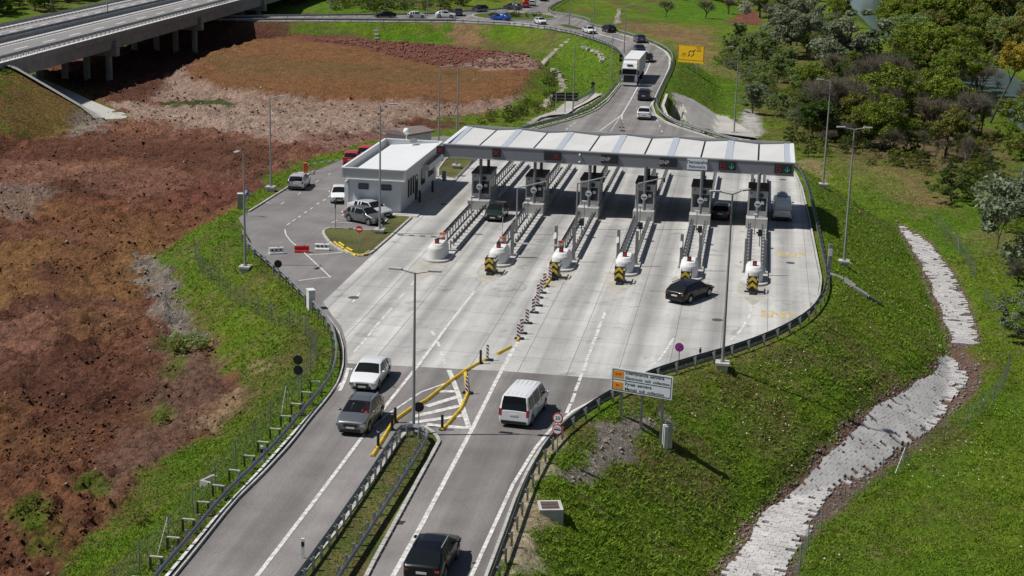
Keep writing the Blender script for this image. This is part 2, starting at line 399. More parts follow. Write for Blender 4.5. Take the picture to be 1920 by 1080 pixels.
def terrain_z(x, y, rough=True):
    x = np.asarray(x, float); y = np.asarray(y, float)
    b = base_level(x, y)
    d = sdist(x, y, PLATEAU)
    zs = -0.10-np.maximum(d-0.9, 0)/1.75
    z = np.where(b < zs, zs, np.where(d < 0.9, -0.10, np.maximum(zs, b)))
    z = np.where(d < 0.9, -0.10, np.maximum(zs, np.minimum(b, -0.12)))
    k = sstep(0.8, 3.0, d)
    dm = sdist(x, y, MOUND)
    zm = -2.0-np.maximum(dm, 0)/2.6
    z = np.where(d > 0.9, np.maximum(z, np.minimum(zm, z+2.4*sstep(6, 0, dm))), z)
    for hp in (HILL, HILL2):
        dh = sdist(x, y, hp); z = np.where(dh < 40, np.maximum(z, 3.9-np.maximum(dh, 0)/1.55), z)
    dr = sdist(x, y, RIVER); z = np.minimum(z, np.where(dr < 8, -9.3+np.clip(dr+1.5, 0, 9)*0.62, 99))
    dg = sdist(x, y, GULLY); z = np.where(dg < 0.0, np.minimum(z, -0.1+dg*6.0).clip(-4.6), z)
    dc = sdist(x, y, CHANNEL); z = z - 0.35*sstep(1.2, -0.3, dc)*(dc < 1.5)
    if rough:
        n = (fbm(x*0.12, y*0.12, 3, 4)-0.5)*1.1*sstep(2, 12, d)*(dc > 0.5)
        dirt = dirt_weight(x, y)
        n = n + dirt*k*(((fbm(x*0.3, y*0.55, 9, 4)-0.5)*1.3+(fbm(x*1.3, y*1.3, 21, 3)-0.5)*2.1*(0.30+0.75*sstep(0.3, 0.7, fbm(x*0.09, y*0.09, 24, 3)))+(0.5-np.abs(fbm(x*1.6, y*1.3, 27, 2)-0.5)*2)*0.6)*(0.22+0.78*sstep(-5, 1, dm))+0.16*sstep(0.5, 0.6, fbm(x*0.07, y*0.07, 28, 2))*np.sin((x*0.55+y*0.83)*3.6+2*fbm(x*0.2, y*0.2, 29, 2)))
        n = n + (1-dirt)*k*(fbm(x*1.4, y*1.4, 31, 3)-0.5)*0.22
        z = z+n*(dr > 1)*(dg > 0.8)
    return z
def dirt_weight(x, y):
    return sstep(0.9, -0.9, sdist(x, y, DIRT)+(fbm(x*0.5, y*0.5, 77, 3)-0.5)*3.0)
def zt(x, y): return float(terrain_z(np.array([x]), np.array([y]))[0])
def hit(px, py, rough=True):
    d = ray(px, py); t = np.concatenate([np.arange(45, 260, 0.6), np.arange(260, 1200, 2.0)])
    for _ in range(2):
        X, Y, Z = d[0]*t, d[1]*t, CAMH+d[2]*t
        h = Z-terrain_z(X, Y, rough); i = np.argmax(h < 0)
        if not (h < 0).any(): return G(px, py, -5)
        i = max(i, 1); t = np.linspace(t[i-1], t[i], 12)
    return Vector((X[i], Y[i], Z[i]))
def hits(pts, rough=False): return [hit(x, y, rough) for x, y in pts]
DIRT_PX = [(-500, 262), (0, 258), (120, 246), (190, 236), (238, 224), (200, 200), (60, 130), (150, 100), (330, 40), (480, 42), (540, 66), (700, 79), (830, 88), (985, 104), (1012, 122), (975, 190), (900, 215), (760, 230), (890, 236), (760, 252), (700, 264), (622, 286), (560, 304), (505, 330), (472, 366), (440, 392), (392, 420), (350, 442), (322, 462), (300, 480), (340, 560), (372, 610), (405, 650), (420, 690), (465, 735), (440, 780), (385, 825), (300, 872), (200, 960), (105, 1080), (20, 1180), (-600, 1300)]
DIRT = [hit(x, y, False) if -250 < x < 1900 and y < 1250 else G(x, y, -3.5) for x, y in DIRT_PX]

# ---------------------------------------------------------------- terrain sheet
ys = [22.0]
while ys[-1] < 1500: ys.append(ys[-1]*(1+(0.0026 if 62 < ys[-1] < 560 else 0.012)))
ys = np.array(ys)
core = np.arange(-0.36, 0.3601, 0.0029)
side = 0.36+np.cumsum(np.geomspace(0.006, 0.25, 22))
ts = np.concatenate([-side[::-1], core, side])
TX = (ts[None, :]*(ys[:, None]+6)); TY = np.repeat(ys[:, None], len(ts), 1)
fx, fy = TX.ravel(), TY.ravel()
TZ = terrain_z(fx, fy)
nr, nc = TX.shape
# colours of the soil, turf and gravel themselves; dark also paints the viaduct's shade
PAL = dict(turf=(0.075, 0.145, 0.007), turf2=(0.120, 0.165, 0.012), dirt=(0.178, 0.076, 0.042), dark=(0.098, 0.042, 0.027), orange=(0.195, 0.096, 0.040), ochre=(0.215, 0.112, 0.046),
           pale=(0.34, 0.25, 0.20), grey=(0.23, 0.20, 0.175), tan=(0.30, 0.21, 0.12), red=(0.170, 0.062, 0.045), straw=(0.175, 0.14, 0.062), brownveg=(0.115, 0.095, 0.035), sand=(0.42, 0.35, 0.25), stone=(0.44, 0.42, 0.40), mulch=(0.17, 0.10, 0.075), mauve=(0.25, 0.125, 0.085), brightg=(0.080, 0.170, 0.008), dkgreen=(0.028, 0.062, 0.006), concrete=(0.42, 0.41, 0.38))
def n01(v, a=0.35, b=0.65): return np.clip((v-a)/(b-a), 0, 1)
def mixc(a, b, t): return a*(1-t[:, None])+np.array(b)[None, :]*t[:, None]
C = np.repeat(np.array(PAL['turf'])[None, :], len(fx), 0)
C = mixc(C, PAL['turf2'], n01(fbm(fx*0.07, fy*0.07, 5, 4)))
C = mixc(C, PAL['brownveg'], 0.8*n01(fbm(fx*0.11+9, fy*0.11, 6, 4), 0.52, 0.66))
C = mixc(C, PAL['brightg'], 0.55*n01(fbm(fx*0.2+19, fy*0.2, 7, 3), 0.5, 0.7))
C = mixc(C, PAL['straw'], 0.5*n01(fbm(fx*0.6+19, fy*0.6, 71, 3), 0.58, 0.75))
GR = np.ones(len(fx))
dw = dirt_weight(fx, fy)
D = np.repeat(np.array(PAL['dirt'])[None, :], len(fx), 0)
D = mixc(D, PAL['dark'], n01(fbm(fx*0.05, fy*0.09, 41, 5), 0.4, 0.62))
D = mixc(D, PAL['orange'], 0.75*n01(fbm(fx*0.06+40, fy*0.08, 42, 4), 0.52, 0.66))
D = mixc(D, PAL['mauve'], 0.6*n01(fbm(fx*0.04+80, fy*0.06, 43, 4), 0.52, 0.64))
D = mixc(D, PAL['dark'], 0.6*n01(fbm(fx*1.2, fy*1.2, 44, 3), 0.5, 0.7))
def zone(pxs, name, amt=1.0, feather=1.2, z=None, wob=2.5, grass=None, target='C', seed=0):
    poly = [hit(x, y, False) if x > -80 else G(x, y, z or -3) for x, y in pxs]
    w_ = sstep(feather, -feather, sdist(fx, fy, poly)+(fbm(fx*0.45+seed, fy*0.45, 88, 4)-0.5)*wob*2)*amt
    global C, D, GR
    if target == 'D': D = mixc(D, PAL[name], w_)
    else:
        C = mixc(C, PAL[name], w_)
        if grass is not None: GR = GR*(1-w_)+grass*w_
zone([(-60, 470), (40, 452), (118, 448), (98, 486), (62, 520), (70, 560), (0, 575), (-60, 570)], 'ochre', 0.95, target='D', z=-3.5)
zone([(232, 450), (300, 440), (318, 462), (292, 480), (276, 520), (262, 590), (205, 560), (180, 520), (222, 480)], 'ochre', 0.85, target='D', z=-3.5)
zone([(-60, 600), (90, 600), (120, 620), (110, 650), (60, 665), (-60, 670)], 'mauve', 0.7, target='D', z=-3.5)
zone([(120, 590), (250, 580), (290, 620), (200, 640), (110, 625)], 'ochre', 0.5, target='D', z=-3.5)
zone([(-60, 350), (90, 345), (110, 380), (40, 420), (-60, 420)], 'grey', 0.45, target='D', z=-3.5)
zone([(20, 300), (330, 315), (390, 345), (260, 372), (110, 350), (0, 332)], 'mauve', 0.5, target='D', z=-3.5)
zone([(230, 272), (500, 285), (500, 318), (300, 322), (230, 300)], 'dark', 0.6, target='D', z=-3.3)
zone([(-50, 262), (200, 248), (440, 262), (560, 290), (470, 330), (300, 300), (0, 300)], 'dark', 0.5, target='D', z=-3.3)
zone([(300, 390), (380, 340), (470, 330), (480, 350), (380, 400), (310, 400)], 'red', 0.6, target='D', z=-3.2)
zone([(195, 190), (235, 196), (430, 196), (560, 212), (700, 222), (755, 238), (700, 262), (620, 288), (560, 276), (430, 250), (330, 238), (250, 230)], 'pale', 0.85, target='D', z=-3.4)
zone([(560, 262), (700, 250), (760, 250), (640, 300), (560, 300)], 'red', 0.6, target='D', z=-1.8)
zone([(282, 190), (335, 135), (360, 150), (410, 166), (500, 178), (700, 187), (860, 192), (960, 186), (990, 165), (1010, 190), (890, 216), (760, 229), (560, 214), (430, 198)], 'pale', 0.72, 1.0, target='D', z=-3.2, wob=1.4)
zone([(348, 146), (415, 92), (500, 73), (560, 68), (700, 82), (840, 105), (960, 130), (1000, 150), (958, 186), (860, 191), (700, 186), (500, 177), (405, 163)], 'orange', 0.95, 1.0, target='D', z=-2.0, wob=1.5)
zone([(360, 120), (520, 110), (700, 120), (900, 138), (960, 150), (800, 160), (600, 145), (420, 140)], 'brownveg', 0.35, target='D', z=-2.0, wob=5)
zone([(560, 66), (700, 79), (860, 88), (1000, 104), (1005, 128), (900, 128), (800, 124), (740, 105), (680, 92), (560, 76)], 'red', 0.9, 1.0, target='D', z=-2.4, wob=1.5)
zone([(860, 120), (1000, 108), (1040, 120), (1010, 135), (900, 132)], 'pale', 0.6, 1.0, target='D', z=-2.8, wob=1.5)
zone([(262, 480), (318, 474), (340, 520), (368, 580), (392, 640), (345, 655), (300, 610), (278, 550)], 'grey', 0.95, 0.8, target='D', z=-3.4)
zone([(300, 650), (400, 655), (462, 735), (440, 785), (300, 870), (220, 930), (170, 900), (230, 820), (300, 760)], 'mulch', 0.75, target='D', z=-3.6)
zone([(395, 760), (470, 720), (480, 745), (400, 815), (370, 820)], 'tan', 0.8, target='D', z=-3.4)
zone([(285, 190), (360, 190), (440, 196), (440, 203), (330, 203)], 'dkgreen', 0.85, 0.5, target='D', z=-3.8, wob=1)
for q in [(340, 650, 26), (385, 655, 18), (300, 790, 20), (160, 900, 16), (60, 960, 22), (190, 905, 18), (95, 1010, 20), (320, 700, 16)]:
    zone([(q[0]-q[2], q[1]), (q[0], q[1]-q[2]), (q[0]+q[2], q[1]), (q[0], q[1]+q[2])], 'turf', 0.7, 1.0, target='D', z=-3.6)
D = D*0.93
C = C*(1-dw[:, None])+D*dw[:, None]; GR = 1-dw
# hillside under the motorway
zone([(100, 150), (250, 60), (420, 20), (560, 40), (545, 62), (420, 90), (300, 150), (270, 190), (200, 195)], 'dark', 0.85, 1.5, z=-4)  # soil colour darkened here to paint in the shade beneath the viaduct
zone([(-300, 180), (0, 120), (60, 130), (110, 160), (200, 210), (190, 240), (120, 248), (0, 262), (-300, 270)], 'turf2', 0.8, 0.8, grass=0.55)
zone([(-300, 225), (0, 200), (90, 150), (130, 178), (200, 222), (190, 240), (120, 248), (0, 262), (-300, 270)], 'orange', 0.75, 1.5, grass=0.25, wob=5)
zone([(150, 205), (200, 228), (190, 252), (140, 252)], 'grey', 0.8, 0.6, grass=0.0)
# far side slopes and meadow
zone([(820, 45), (905, 44), (900, 80), (870, 92), (840, 60)], 'mauve', 0.7, 1.5, grass=0.2, wob=4)
zone([(600, 45), (1060, 60), (1080, 100), (1000, 100), (600, 66)], 'brownveg', 0.55, 2, grass=0.6, wob=6)
zone([(700, 60), (825, 60), (830, 82), (700, 76)], 'brightg', 0.9, 0.8, grass=0.9)
zone([(600, 44), (700, 44), (640, 60), (600, 62)], 'brightg', 0.6, 1, grass=0.9)
zone([(1060, 60), (1150, 90), (1160, 140), (1090, 195), (1060, 190), (1040, 130)], 'brightg', 0.55, 1, grass=0.95)
zone([(1250, 115), (1330, 130), (1400, 200), (1380, 245), (1300, 190), (1250, 160)], 'brightg', 0.5, 1, grass=0.95)
zone([(1170, 45), (1330, 50), (1345, 110), (1280, 115), (1265, 80), (1190, 55)], 'mauve', 0.55, 2, grass=0.35, wob=6)
zone([(1320, 120), (1480, 150), (1460, 165), (1330, 140)], 'straw', 0.7, 1.5, grass=0.5, wob=5)
zone([(1362, 42), (1384, 28), (1408, 20), (1424, 28), (1424, 44)], 'red', 1.0, 0.6, grass=0.0, wob=1)
zone([(1215, 8), (1370, 5), (1380, 32), (1230, 36)], 'brightg', 0.9, 1, grass=0.9)
zone([(1490, 290), (1640, 300), (1720, 330), (1780, 380), (1700, 400), (1560, 320)], 'straw', 0.5, 2, grass=0.6, wob=6)
zone([(1640, 320), (1740, 300), (1790, 320), (1790, 400), (1700, 370)], 'mauve', 0.4, 2, grass=0.5, wob=6)
zone([(1480, 300), (1530, 300), (1560, 330), (1500, 320)], 'tan', 0.6, 1, grass=0.4)
zone([(1830, 420), (1960, 430), (1960, 560), (1850, 500)], 'straw', 0.6, 2, grass=0.6, wob=5)
zone([(1800, 900), (1960, 850), (1960, 1100), (1820, 1060)], 'turf2', 0.7, 2, grass=0.9, wob=6)
zone([(1620, 940), (1880, 930), (1880, 980), (1700, 1000)], 'brownveg', 0.5, 2, grass=0.8, wob=6)
# near slopes
zone([(1055, 890), (1095, 850), (1130, 800), (1150, 770), (1260, 780), (1270, 810), (1180, 830), (1150, 870), (1110, 915), (1070, 910)], 'grey', 0.95, 0.5, grass=0.05, wob=1.6)
zone([(935, 1085), (965, 960), (1000, 880), (1035, 830), (1060, 805), (1070, 815), (1040, 850), (1010, 910), (1000, 1000), (985, 1085)], 'sand', 0.8, 0.5, grass=0.1, wob=1.6)
zone([(985, 960), (1010, 940), (1060, 950), (1000, 1030)], 'tan', 0.35, 0.8, grass=0.6, wob=2)
zone([(1145, 745), (1300, 690), (1450, 640), (1460, 650), (1300, 720), (1160, 770)], 'straw', 0.6, 1, grass=0.6, wob=2)
zone([(1280, 720), (1330, 740), (1300, 780), (1240, 760)], 'brownveg', 0.6, 1, grass=0.5, wob=3)
zone([(1470, 640), (1530, 660), (1500, 700), (1460, 690)], 'mulch', 0.45, 1, grass=0.6, wob=3)
zone([(450, 680), (480, 676), (490, 690), (450, 695)], 'tan', 0.7, 0.5, grass=0.3)
zone([(470, 720), (540, 690), (520, 760), (480, 800)], 'brownveg', 0.5, 1, grass=0.8, wob=3)
zone([(395, 460), (450, 450), (450, 500), (390, 520)], 'brownveg', 0.5, 1, grass=0.8, wob=3)
zone([(480, 560), (600, 600), (620, 680), (500, 620)], 'brownveg', 0.45, 1, grass=0.8, wob=4)
zone([(1258, 172), (1300, 186), (1362, 218), (1406, 247), (1420, 264), (1330, 250), (1290, 240)], 'stone', 1.0, 0.4, grass=0.0, wob=0.5)
zone([(984, 236), (1030, 213), (1062, 192), (1110, 176), (1130, 180), (1104, 196), (1080, 208), (1030, 222), (990, 234)], 'stone', 1.0, 0.4, grass=0.0, wob=0.5)
zone([(1400, 205), (1420, 212), (1430, 245), (1415, 258), (1380, 235)], 'stone', 0.95, 0.5, grass=0.0, wob=1)
w_ = sstep(0.5, -0.4, sdist(fx, fy, CHANNEL)+(fbm(fx*0.8, fy*0.8, 66, 3)-0.5)*1.2)
C = mixc(C, PAL['mulch'], w_); GR = GR*(1-w_)
zone([(1390, 60), (1560, 60), (1660, 110), (1860, 250), (1940, 330), (1820, 345), (1640, 300), (1480, 285), (1420, 200)], 'brownveg', 0.75, 3, grass=0.55, wob=5)
zone([(1600, 200), (1800, 210), (1880, 290), (1780, 320), (1600, 290)], 'mulch', 0.5, 3, grass=0.4, wob=5)
zone([(1640, -60), (2000, -60), (2000, 120), (1900, 130), (1790, 80), (1690, 30)], 'brownveg', 0.7, 3, grass=0.5, wob=5)
w_ = sstep(1.5, -0.5, sdist(fx, fy, RIVER)); C = mixc(C, PAL['dkgreen'], w_*0.8); GR = GR*(1-w_)
C = C*(0.78+0.44*fbm(fx*2.3, fy*2.3, 51, 3))[:, None]
C = C*(0.72+0.56*fbm(fx*5.3, fy*5.3, 53, 2))[:, None]*1.06

idx = np.arange(nr*nc).reshape(nr, nc)
quads = np.stack([idx[:-1, :-1], idx[:-1, 1:], idx[1:, 1:], idx[1:, :-1]], -1).reshape(-1, 4)
me = bpy.data.meshes.new('ground'); nv = nr*nc; nf = len(quads)
me.vertices.add(nv); me.vertices.foreach_set('co', np.stack([fx, fy, TZ], -1).ravel())
me.loops.add(nf*4); me.loops.foreach_set('vertex_index', quads.ravel())
me.polygons.add(nf); me.polygons.foreach_set('loop_start', np.arange(0, nf*4, 4)); me.polygons.foreach_set('loop_total', np.full(nf, 4))
me.polygons.foreach_set('use_smooth', np.ones(nf, bool)); me.update()
ca = me.color_attributes.new('soil', 'FLOAT_COLOR', 'POINT'); ca.data.foreach_set('color', np.concatenate([C, GR[:, None]], 1).astype(np.float32).ravel())
M_TERR = bpy.data.materials.new('ground_cover'); M_TERR.use_nodes = True
t = M_TERR.node_tree; N = t.nodes; L = t.links; b = N['Principled BSDF']; b.inputs['Roughness'].default_value = 0.95; b.inputs['Specular IOR Level'].default_value = 0.15
at = N.new('ShaderNodeVertexColor'); at.layer_name = 'soil'; ge = N.new('ShaderNodeNewGeometry')
def _n(s, d=6):
    n = N.new('ShaderNodeTexNoise'); n.inputs['Scale'].default_value = s; n.inputs['Detail'].default_value = d; n.inputs['Roughness'].default_value = 0.65; L.new(ge.outputs['Position'], n.inputs['Vector']); return n.outputs['Fac']
def _r_(f, lo, hi, a=0.3, c=0.7):
    r = N.new('ShaderNodeMapRange'); r.inputs[1].default_value = a; r.inputs[2].default_value = c; r.inputs[3].default_value = lo; r.inputs[4].default_value = hi; L.new(f, r.inputs[0]); return r.outputs[0]
mu = N.new('ShaderNodeMath'); mu.operation = 'MULTIPLY'; L.new(_r_(_n(3.2), 0.55, 1.45), mu.inputs[0]); L.new(_r_(_n(0.7), 0.8, 1.2), mu.inputs[1])
vm = N.new('ShaderNodeVectorMath'); vm.operation = 'SCALE'; L.new(at.outputs['Color'], vm.inputs[0]); L.new(mu.outputs[0], vm.inputs['Scale']); L.new(vm.outputs[0], b.inputs['Base Color'])
bp = N.new('ShaderNodeBump'); bp.inputs['Strength'].default_value = 1.0; bp.inputs['Distance'].default_value = 0.6; L.new(_n(2.2, 8), bp.inputs['Height']); L.new(bp.outputs[0], b.inputs['Normal'])
me.materials.append(M_TERR)
ground = bpy.data.objects.new('ground', me); COL.objects.link(ground); tag(ground, kind='structure')

# ---------------------------------------------------------------- river
M_WATER = bpy.data.materials.new('river_water'); M_WATER.use_nodes = True
t = M_WATER.node_tree; b = t.nodes['Principled BSDF']; b.inputs['Base Color'].default_value = (0.10, 0.15, 0.16, 1); b.inputs['Roughness'].default_value = 0.12
tn = t.nodes.new('ShaderNodeTexNoise'); tn.inputs['Scale'].default_value = 1.2; tn.inputs['Detail'].default_value = 4
tg = t.nodes.new('ShaderNodeNewGeometry'); t.links.new(tg.outputs['Position'], tn.inputs['Vector'])
tb = t.nodes.new('ShaderNodeBump'); tb.inputs['Strength'].default_value = 0.25; tb.inputs['Distance'].default_value = 0.1
t.links.new(tn.outputs['Fac'], tb.inputs['Height']); t.links.new(tb.outputs[0], b.inputs['Normal'])
m = MB(); rl = offset_line(RIVER_L, 2.5); rr = offset_line(RIVER_R, -2.5)
k = 40
A_ = [p for p, _ in resample(RIVER_L, sum((RIVER_L[i+1]-RIVER_L[i]).length for i in range(len(RIVER_L)-1))/k)][:k]
B_ = [p for p, _ in resample(RIVER_R, sum((RIVER_R[i+1]-RIVER_R[i]).length for i in range(len(RIVER_R)-1))/k)][:k]
for i in range(min(len(A_), len(B_))-1):
    def ex(a, b): d = (a-b).normalized()*4; return Vector((a.x+d.x, a.y+d.y, -8.2))
    m.poly([ex(A_[i], B_[i]), ex(B_[i], A_[i]), ex(B_[i+1], A_[i+1]), ex(A_[i+1], B_[i+1])])
tag(m.build('river', M_WATER), kind='structure')

# ---------------------------------------------------------------- asphalt carriageways
def sheet(name, poly, z, m, th=0.06):
    b_ = MB(); b_.prism([(p[0], p[1]) for p in poly], z-th, z, 0); o = b_.build(name, m); tag(o, kind='structure'); return o
RL_in = offset_line(z0(RAIL_L), -0.55); RR_in = offset_line(z0(RAIL_R), 0.55)
MED_L = W([(470, 1195), (556, 1092), (640, 985), (745, 834), (760, 812)])
MED_R = W([(812, 812), (825, 826), (800, 872), (700, 1056), (630, 1195)])
MEDIAN = MED_L + W([(775, 800), (795, 801)]) + MED_R
ROAD_BOTTOM = [Vector((RL_in[0].x, RL_in[0].y, 0)), Vector((RR_in[0].x, RR_in[0].y, 0))]
FL_in = offset_line(z0(RAIL_FL), -0.55)
main = RL_in[:15] + W([(540, 527), (560, 500), (610, 470), (695, 481), (777, 403), (850, 342), (893, 297), (925, 268), (945, 255)]) + [p for p in FL_in[:-2]] + W([(300, 29), (480, 29.5), (620, 28), (720, 27), (800, 26), (852, 22.5), (889, 20), (944, 17), (980, 8), (1010, -6), (1070, -6), (1042, 5), (1028, 14), (1027, 21), (1040, 25), (1070, 29), (1098, 38)]) + [p for p in RR_in[::-1]][1:]
sheet('road', main, -0.008, M_ASPH)
PARK = [p for p in RL_in[14:]] + PARK_EDGE[1:-1] + W([(640, 300), (690, 275), (740, 262), (835, 255), (900, 262), (893, 297), (850, 342), (777, 403), (695, 481), (610, 570)])
sheet('parking_area', PARK, -0.002, M_ASPH2)

# ---------------------------------------------------------------- concrete plaza made of slabs
v0 = uv(G(748, 620))[1]; v1 = uv(G(1269, 620))[1]; SP = (v1-v0)/6
PLAZA = W([(606, 566), (622, 590), (640, 612), (649, 640), (652, 681), (960, 697), (1172, 713), (1218, 697)]) + [p for p in RR_in[9:27]] + W([(1466, 296), (1180, 270), (925, 262), (893, 297), (850, 342), (777, 403), (695, 481)])
plaza = thing('toll_plaza', None, None, UV(0, 0)); plaza['kind'] = 'structure'
poly2 = [(p.x, p.y) for p in PLAZA]
du = 5.2; nslab = 0; rest = MB()
cells = []
for j in range(-9, 14):
    for i in range(-8, 14):
        a = v0+i*SP; u = j*du
        g = 0.02
        cell = [UV(u+g, a+g), UV(u+g, a+SP-g), UV(u+du-g, a+SP-g), UV(u+du-g, a+g)]
        if sum(cell[q].x*cell[(q+1) % 4].y-cell[(q+1) % 4].x*cell[q].y for q in range(4)) < 0: cell = cell[::-1]
        c = clip_convex(poly2, [(p.x, p.y) for p in cell])
        if len(c) >= 3:
            ar = abs(sum(c[q][0]*c[(q+1) % len(c)][1]-c[(q+1) % len(c)][0]*c[q][1] for q in range(len(c))))/2
            if ar > 0.3: cells.append((u, c))
cells.sort(key=lambda q: q[0])
for n_, (u, c) in enumerate(cells):
    mb = MB() if n_ < 290 else rest
    mb.prism(c, -0.06, 0.003)
    if n_ < 290: mb.build('slab', M_CONC, plaza, origin=plaza.location)
if rest.v: tag(rest.build('far_slabs', M_CONC, plaza, origin=plaza.location), kind='stuff')

# ---------------------------------------------------------------- markings
marks = thing('road_markings', None, None, UV(0, 0)); marks['kind'] = 'structure'
NST = [0]
def stripe(pts, wd, m=M_WPAINT, name='painted_line', z=0.008, world=False):
    wd = wd*0.84; NST[0] += 1; z = 0.006+0.0006*(NST[0] % 14)
    P = [Vector(p) for p in pts] if world else W(pts)
    a = offset_line(P, wd/2); b_ = offset_line(P, -wd/2); mb = MB()
    for i in range(len(P)-1): mb.poly([(a[i].x, a[i].y, z), (b_[i].x, b_[i].y, z), (b_[i+1].x, b_[i+1].y, z), (a[i+1].x, a[i+1].y, z)])
    for q in mb.f: pass
    return mb.build(name, m, marks, origin=marks.location)
def dashes(pts, L_, wd, m=M_WPAINT, dirpx=None):
    for i, p in enumerate(pts):
        a = G(*p); q = G(*pts[min(i+1, len(pts)-1)]) if i < len(pts)-1 else a+(a-G(*pts[i-1]))
        d = (q-a).normalized(); stripe([a-d*L_/2, a+d*L_/2], wd, m, 'painted_dash', world=True)
stripe([(452, 1120), (482, 1080), (580, 952), (671, 830), (724, 760), (784, 685), (836, 615), (890, 545)], 0.26)
stripe([(700, 1140), (737, 1080), (790, 985), (840, 890), (885, 805), (930, 715), (957, 664), (972, 640)], 0.30)
stripe([(858, 1140), (884, 1080), (920, 1000), (962, 908), (1004, 840), (1030, 808), (1075, 770), (1142, 735)], 0.24)
stripe([(270, 1125), (312, 1080), (400, 975), (484, 885), (560, 800), (615, 742), (640, 718)], 0.2)
stripe([(637, 733), (647, 711), (653, 690)], 0.28)
stripe([(700, 800), (725, 778), (790, 735), (852, 713)], 0.18)
stripe([(842, 694), (858, 735), (880, 804)], 0.38)
for a_, b_ in (((818, 734), (854, 734)), ((800, 762), (858, 744)), ((776, 781), (862, 761)), ((770, 793), (868, 779)), ((800, 796), (876, 803))): stripe([a_, b_], 0.55)
dashes([(669, 655), (682, 640), (695, 624), (707, 609), (720, 594), (731, 582), (753, 555), (775, 530)], 1.6, 0.2)
dashes([(1066, 766), (1075, 746), (1082, 725), (1089, 707), (1097, 687), (1102, 671), (1108, 655), (1114, 639), (1120, 624), (1125, 609), (1132, 592)], 1.9, 0.26)
dashes([(1222, 686), (1239, 670), (1250, 655), (1259, 641)], 1.9, 0.22)
dashes([(1372, 636), (1387, 621), (1396, 609), (1404, 595), (1409, 581)], 1.7, 0.22)
dashes([(663, 565), (672, 552)], 1.0, 0.2); dashes([(812, 625), (822, 645), (828, 662), (833, 678)], 1.1, 0.25)
# parking lines
stripe([(534, 430), (536, 440), (545, 452), (562, 466), (590, 492), (620, 520)], 0.14)
dashes([(541, 420), (551, 413), (562, 406), (573, 398), (584, 391), (596, 382), (608, 375), (618, 368)], 0.9, 0.15)
stripe([(620, 519), (600, 521), (560, 526)], 0.16); stripe([(578, 478), (612, 476), (642, 473)], 0.2)
dashes([(530, 381), (561, 363), (595, 340), (618, 326)], 1.1, 0.12); stripe([(497, 379), (507, 381)], 0.14)
stripe([(622, 418), (633, 413)], 0.14); stripe([(631, 417), (660, 418)], 0.12); stripe([(640, 405), (650, 398)], 0.14)
# far road lines
stripe([(1166, 216), (1185, 183), (1199, 157), (1213, 132), (1221, 112), (1215, 98), (1205, 90), (1190, 82)], 0.22)
stripe([(1166, 216), (1146, 230), (1124, 246)], 0.2); stripe([(1166, 214), (1167, 246)], 0.22); stripe([(1162, 220), (1145, 246)], 0.1)
stripe([(1175, 79), (1150, 71), (1120, 63)], 0.5)
stripe([(1290, 244), (1245, 226), (1222, 213), (1219, 200), (1226, 186), (1242, 155), (1255, 125), (1255, 108), (1246, 96), (1225, 83), (1190, 72), (1150, 62)], 0.2)
stripe([(985, 243), (1060, 224), (1110, 205), (1140, 183), (1163, 155)], 0.14)
dashes([(1232, 226), (1237, 236), (1241, 246)], 1.4, 0.16); dashes([(1063, 242), (1070, 236), (1077, 231)], 1.4, 0.16)
# yellow lane lettering
def text_mesh(name, s_, size, m, parent, mtx, extrude=0.0, align='CENTER'):
    cu = bpy.data.curves.new(name, 'FONT'); cu.body = s_; cu.size = size; cu.extrude = extrude; cu.align_x = align; cu.align_y = 'CENTER'; cu.resolution_u = 2; cu.offset = size*0.012
    o = bpy.data.objects.new('tmp_text', cu); COL.objects.link(o)
    bpy.context.view_layer.update(); dg = bpy.context.evaluated_depsgraph_get(); me = bpy.data.meshes.new_from_object(o.evaluated_get(dg))
    bpy.data.objects.remove(o); me.name = name; me.materials.clear(); me.materials.append(m)
    ob = bpy.data.objects.new(name, me); COL.objects.link(ob); ob.parent = parent; ob.matrix_local = mtx; return ob
def road_text(px, s_, size, stretch):
    p = G(*px); mt = Matrix.Translation(Vector((p.x, p.y, 0.009))-marks.location) @ Matrix(((LV.x, LU.x*stretch, 0, 0), (LV.y, LU.y*stretch, 0, 0), (0, 0, 1, 0), (0, 0, 0, 1)))
    text_mesh('painted_lettering', s_, size, M_YPAINT, marks, mt)
road_text((1458, 591), 'ENP', 1.5, 1.8); road_text((1484, 478), 'ENP', 1.4, 1.9)

# ---------------------------------------------------------------- kerbs
def kerb(name, pts, step=2.0, wd=0.16, ht=0.14, z=0.0, pieces=True, closed=False, m=None):
    pts = [Vector((p[0], p[1], 0)) for p in pts]
    if closed: pts = pts+[pts[0]]
    t_ = thing(name, None, None, pts[0]); t_['kind'] = 'structure'; m = m or M_KERB
    acc = MB(); st = resample(pts, step)
    for i in range(len(st)-1):
        a, b_ = st[i][0], st[i+1][0]; d = (b_-a).normalized()*0.02; mb = MB() if pieces else acc
        aa, bb = a+d, b_-d; mb.beam((aa.x, aa.y, z+ht/2-0.05), (bb.x, bb.y, z+ht/2-0.05), wd, ht+0.1)
        if pieces: mb.build('kerb_stone', m, t_, origin=t_.location)
    if not pieces and acc.v: tag(acc.build('kerb_stones', m, t_, origin=t_.location), kind='stuff')
    return t_
kerb('left_kerb', offset_line(z0(RAIL_L)[:15], -0.42), 2.0)
kerb('right_kerb', offset_line(z0(RAIL_R)[:26], 0.42), 2.0)
kerb('far_right_kerb', offset_line(z0(RAIL_R)[25:], 0.42), 2.5, pieces=False)
kerb('far_left_kerb', offset_line(z0(RAIL_FL)[:16], -0.42), 2.5, pieces=False)
kerb('parking_kerb', PARK_EDGE[2:-1], 1.6)
kerb('lane_edge_kerb', W([(777, 402), (815, 371), (850, 341), (872, 319), (893, 297), (930, 266)]), 1.6)
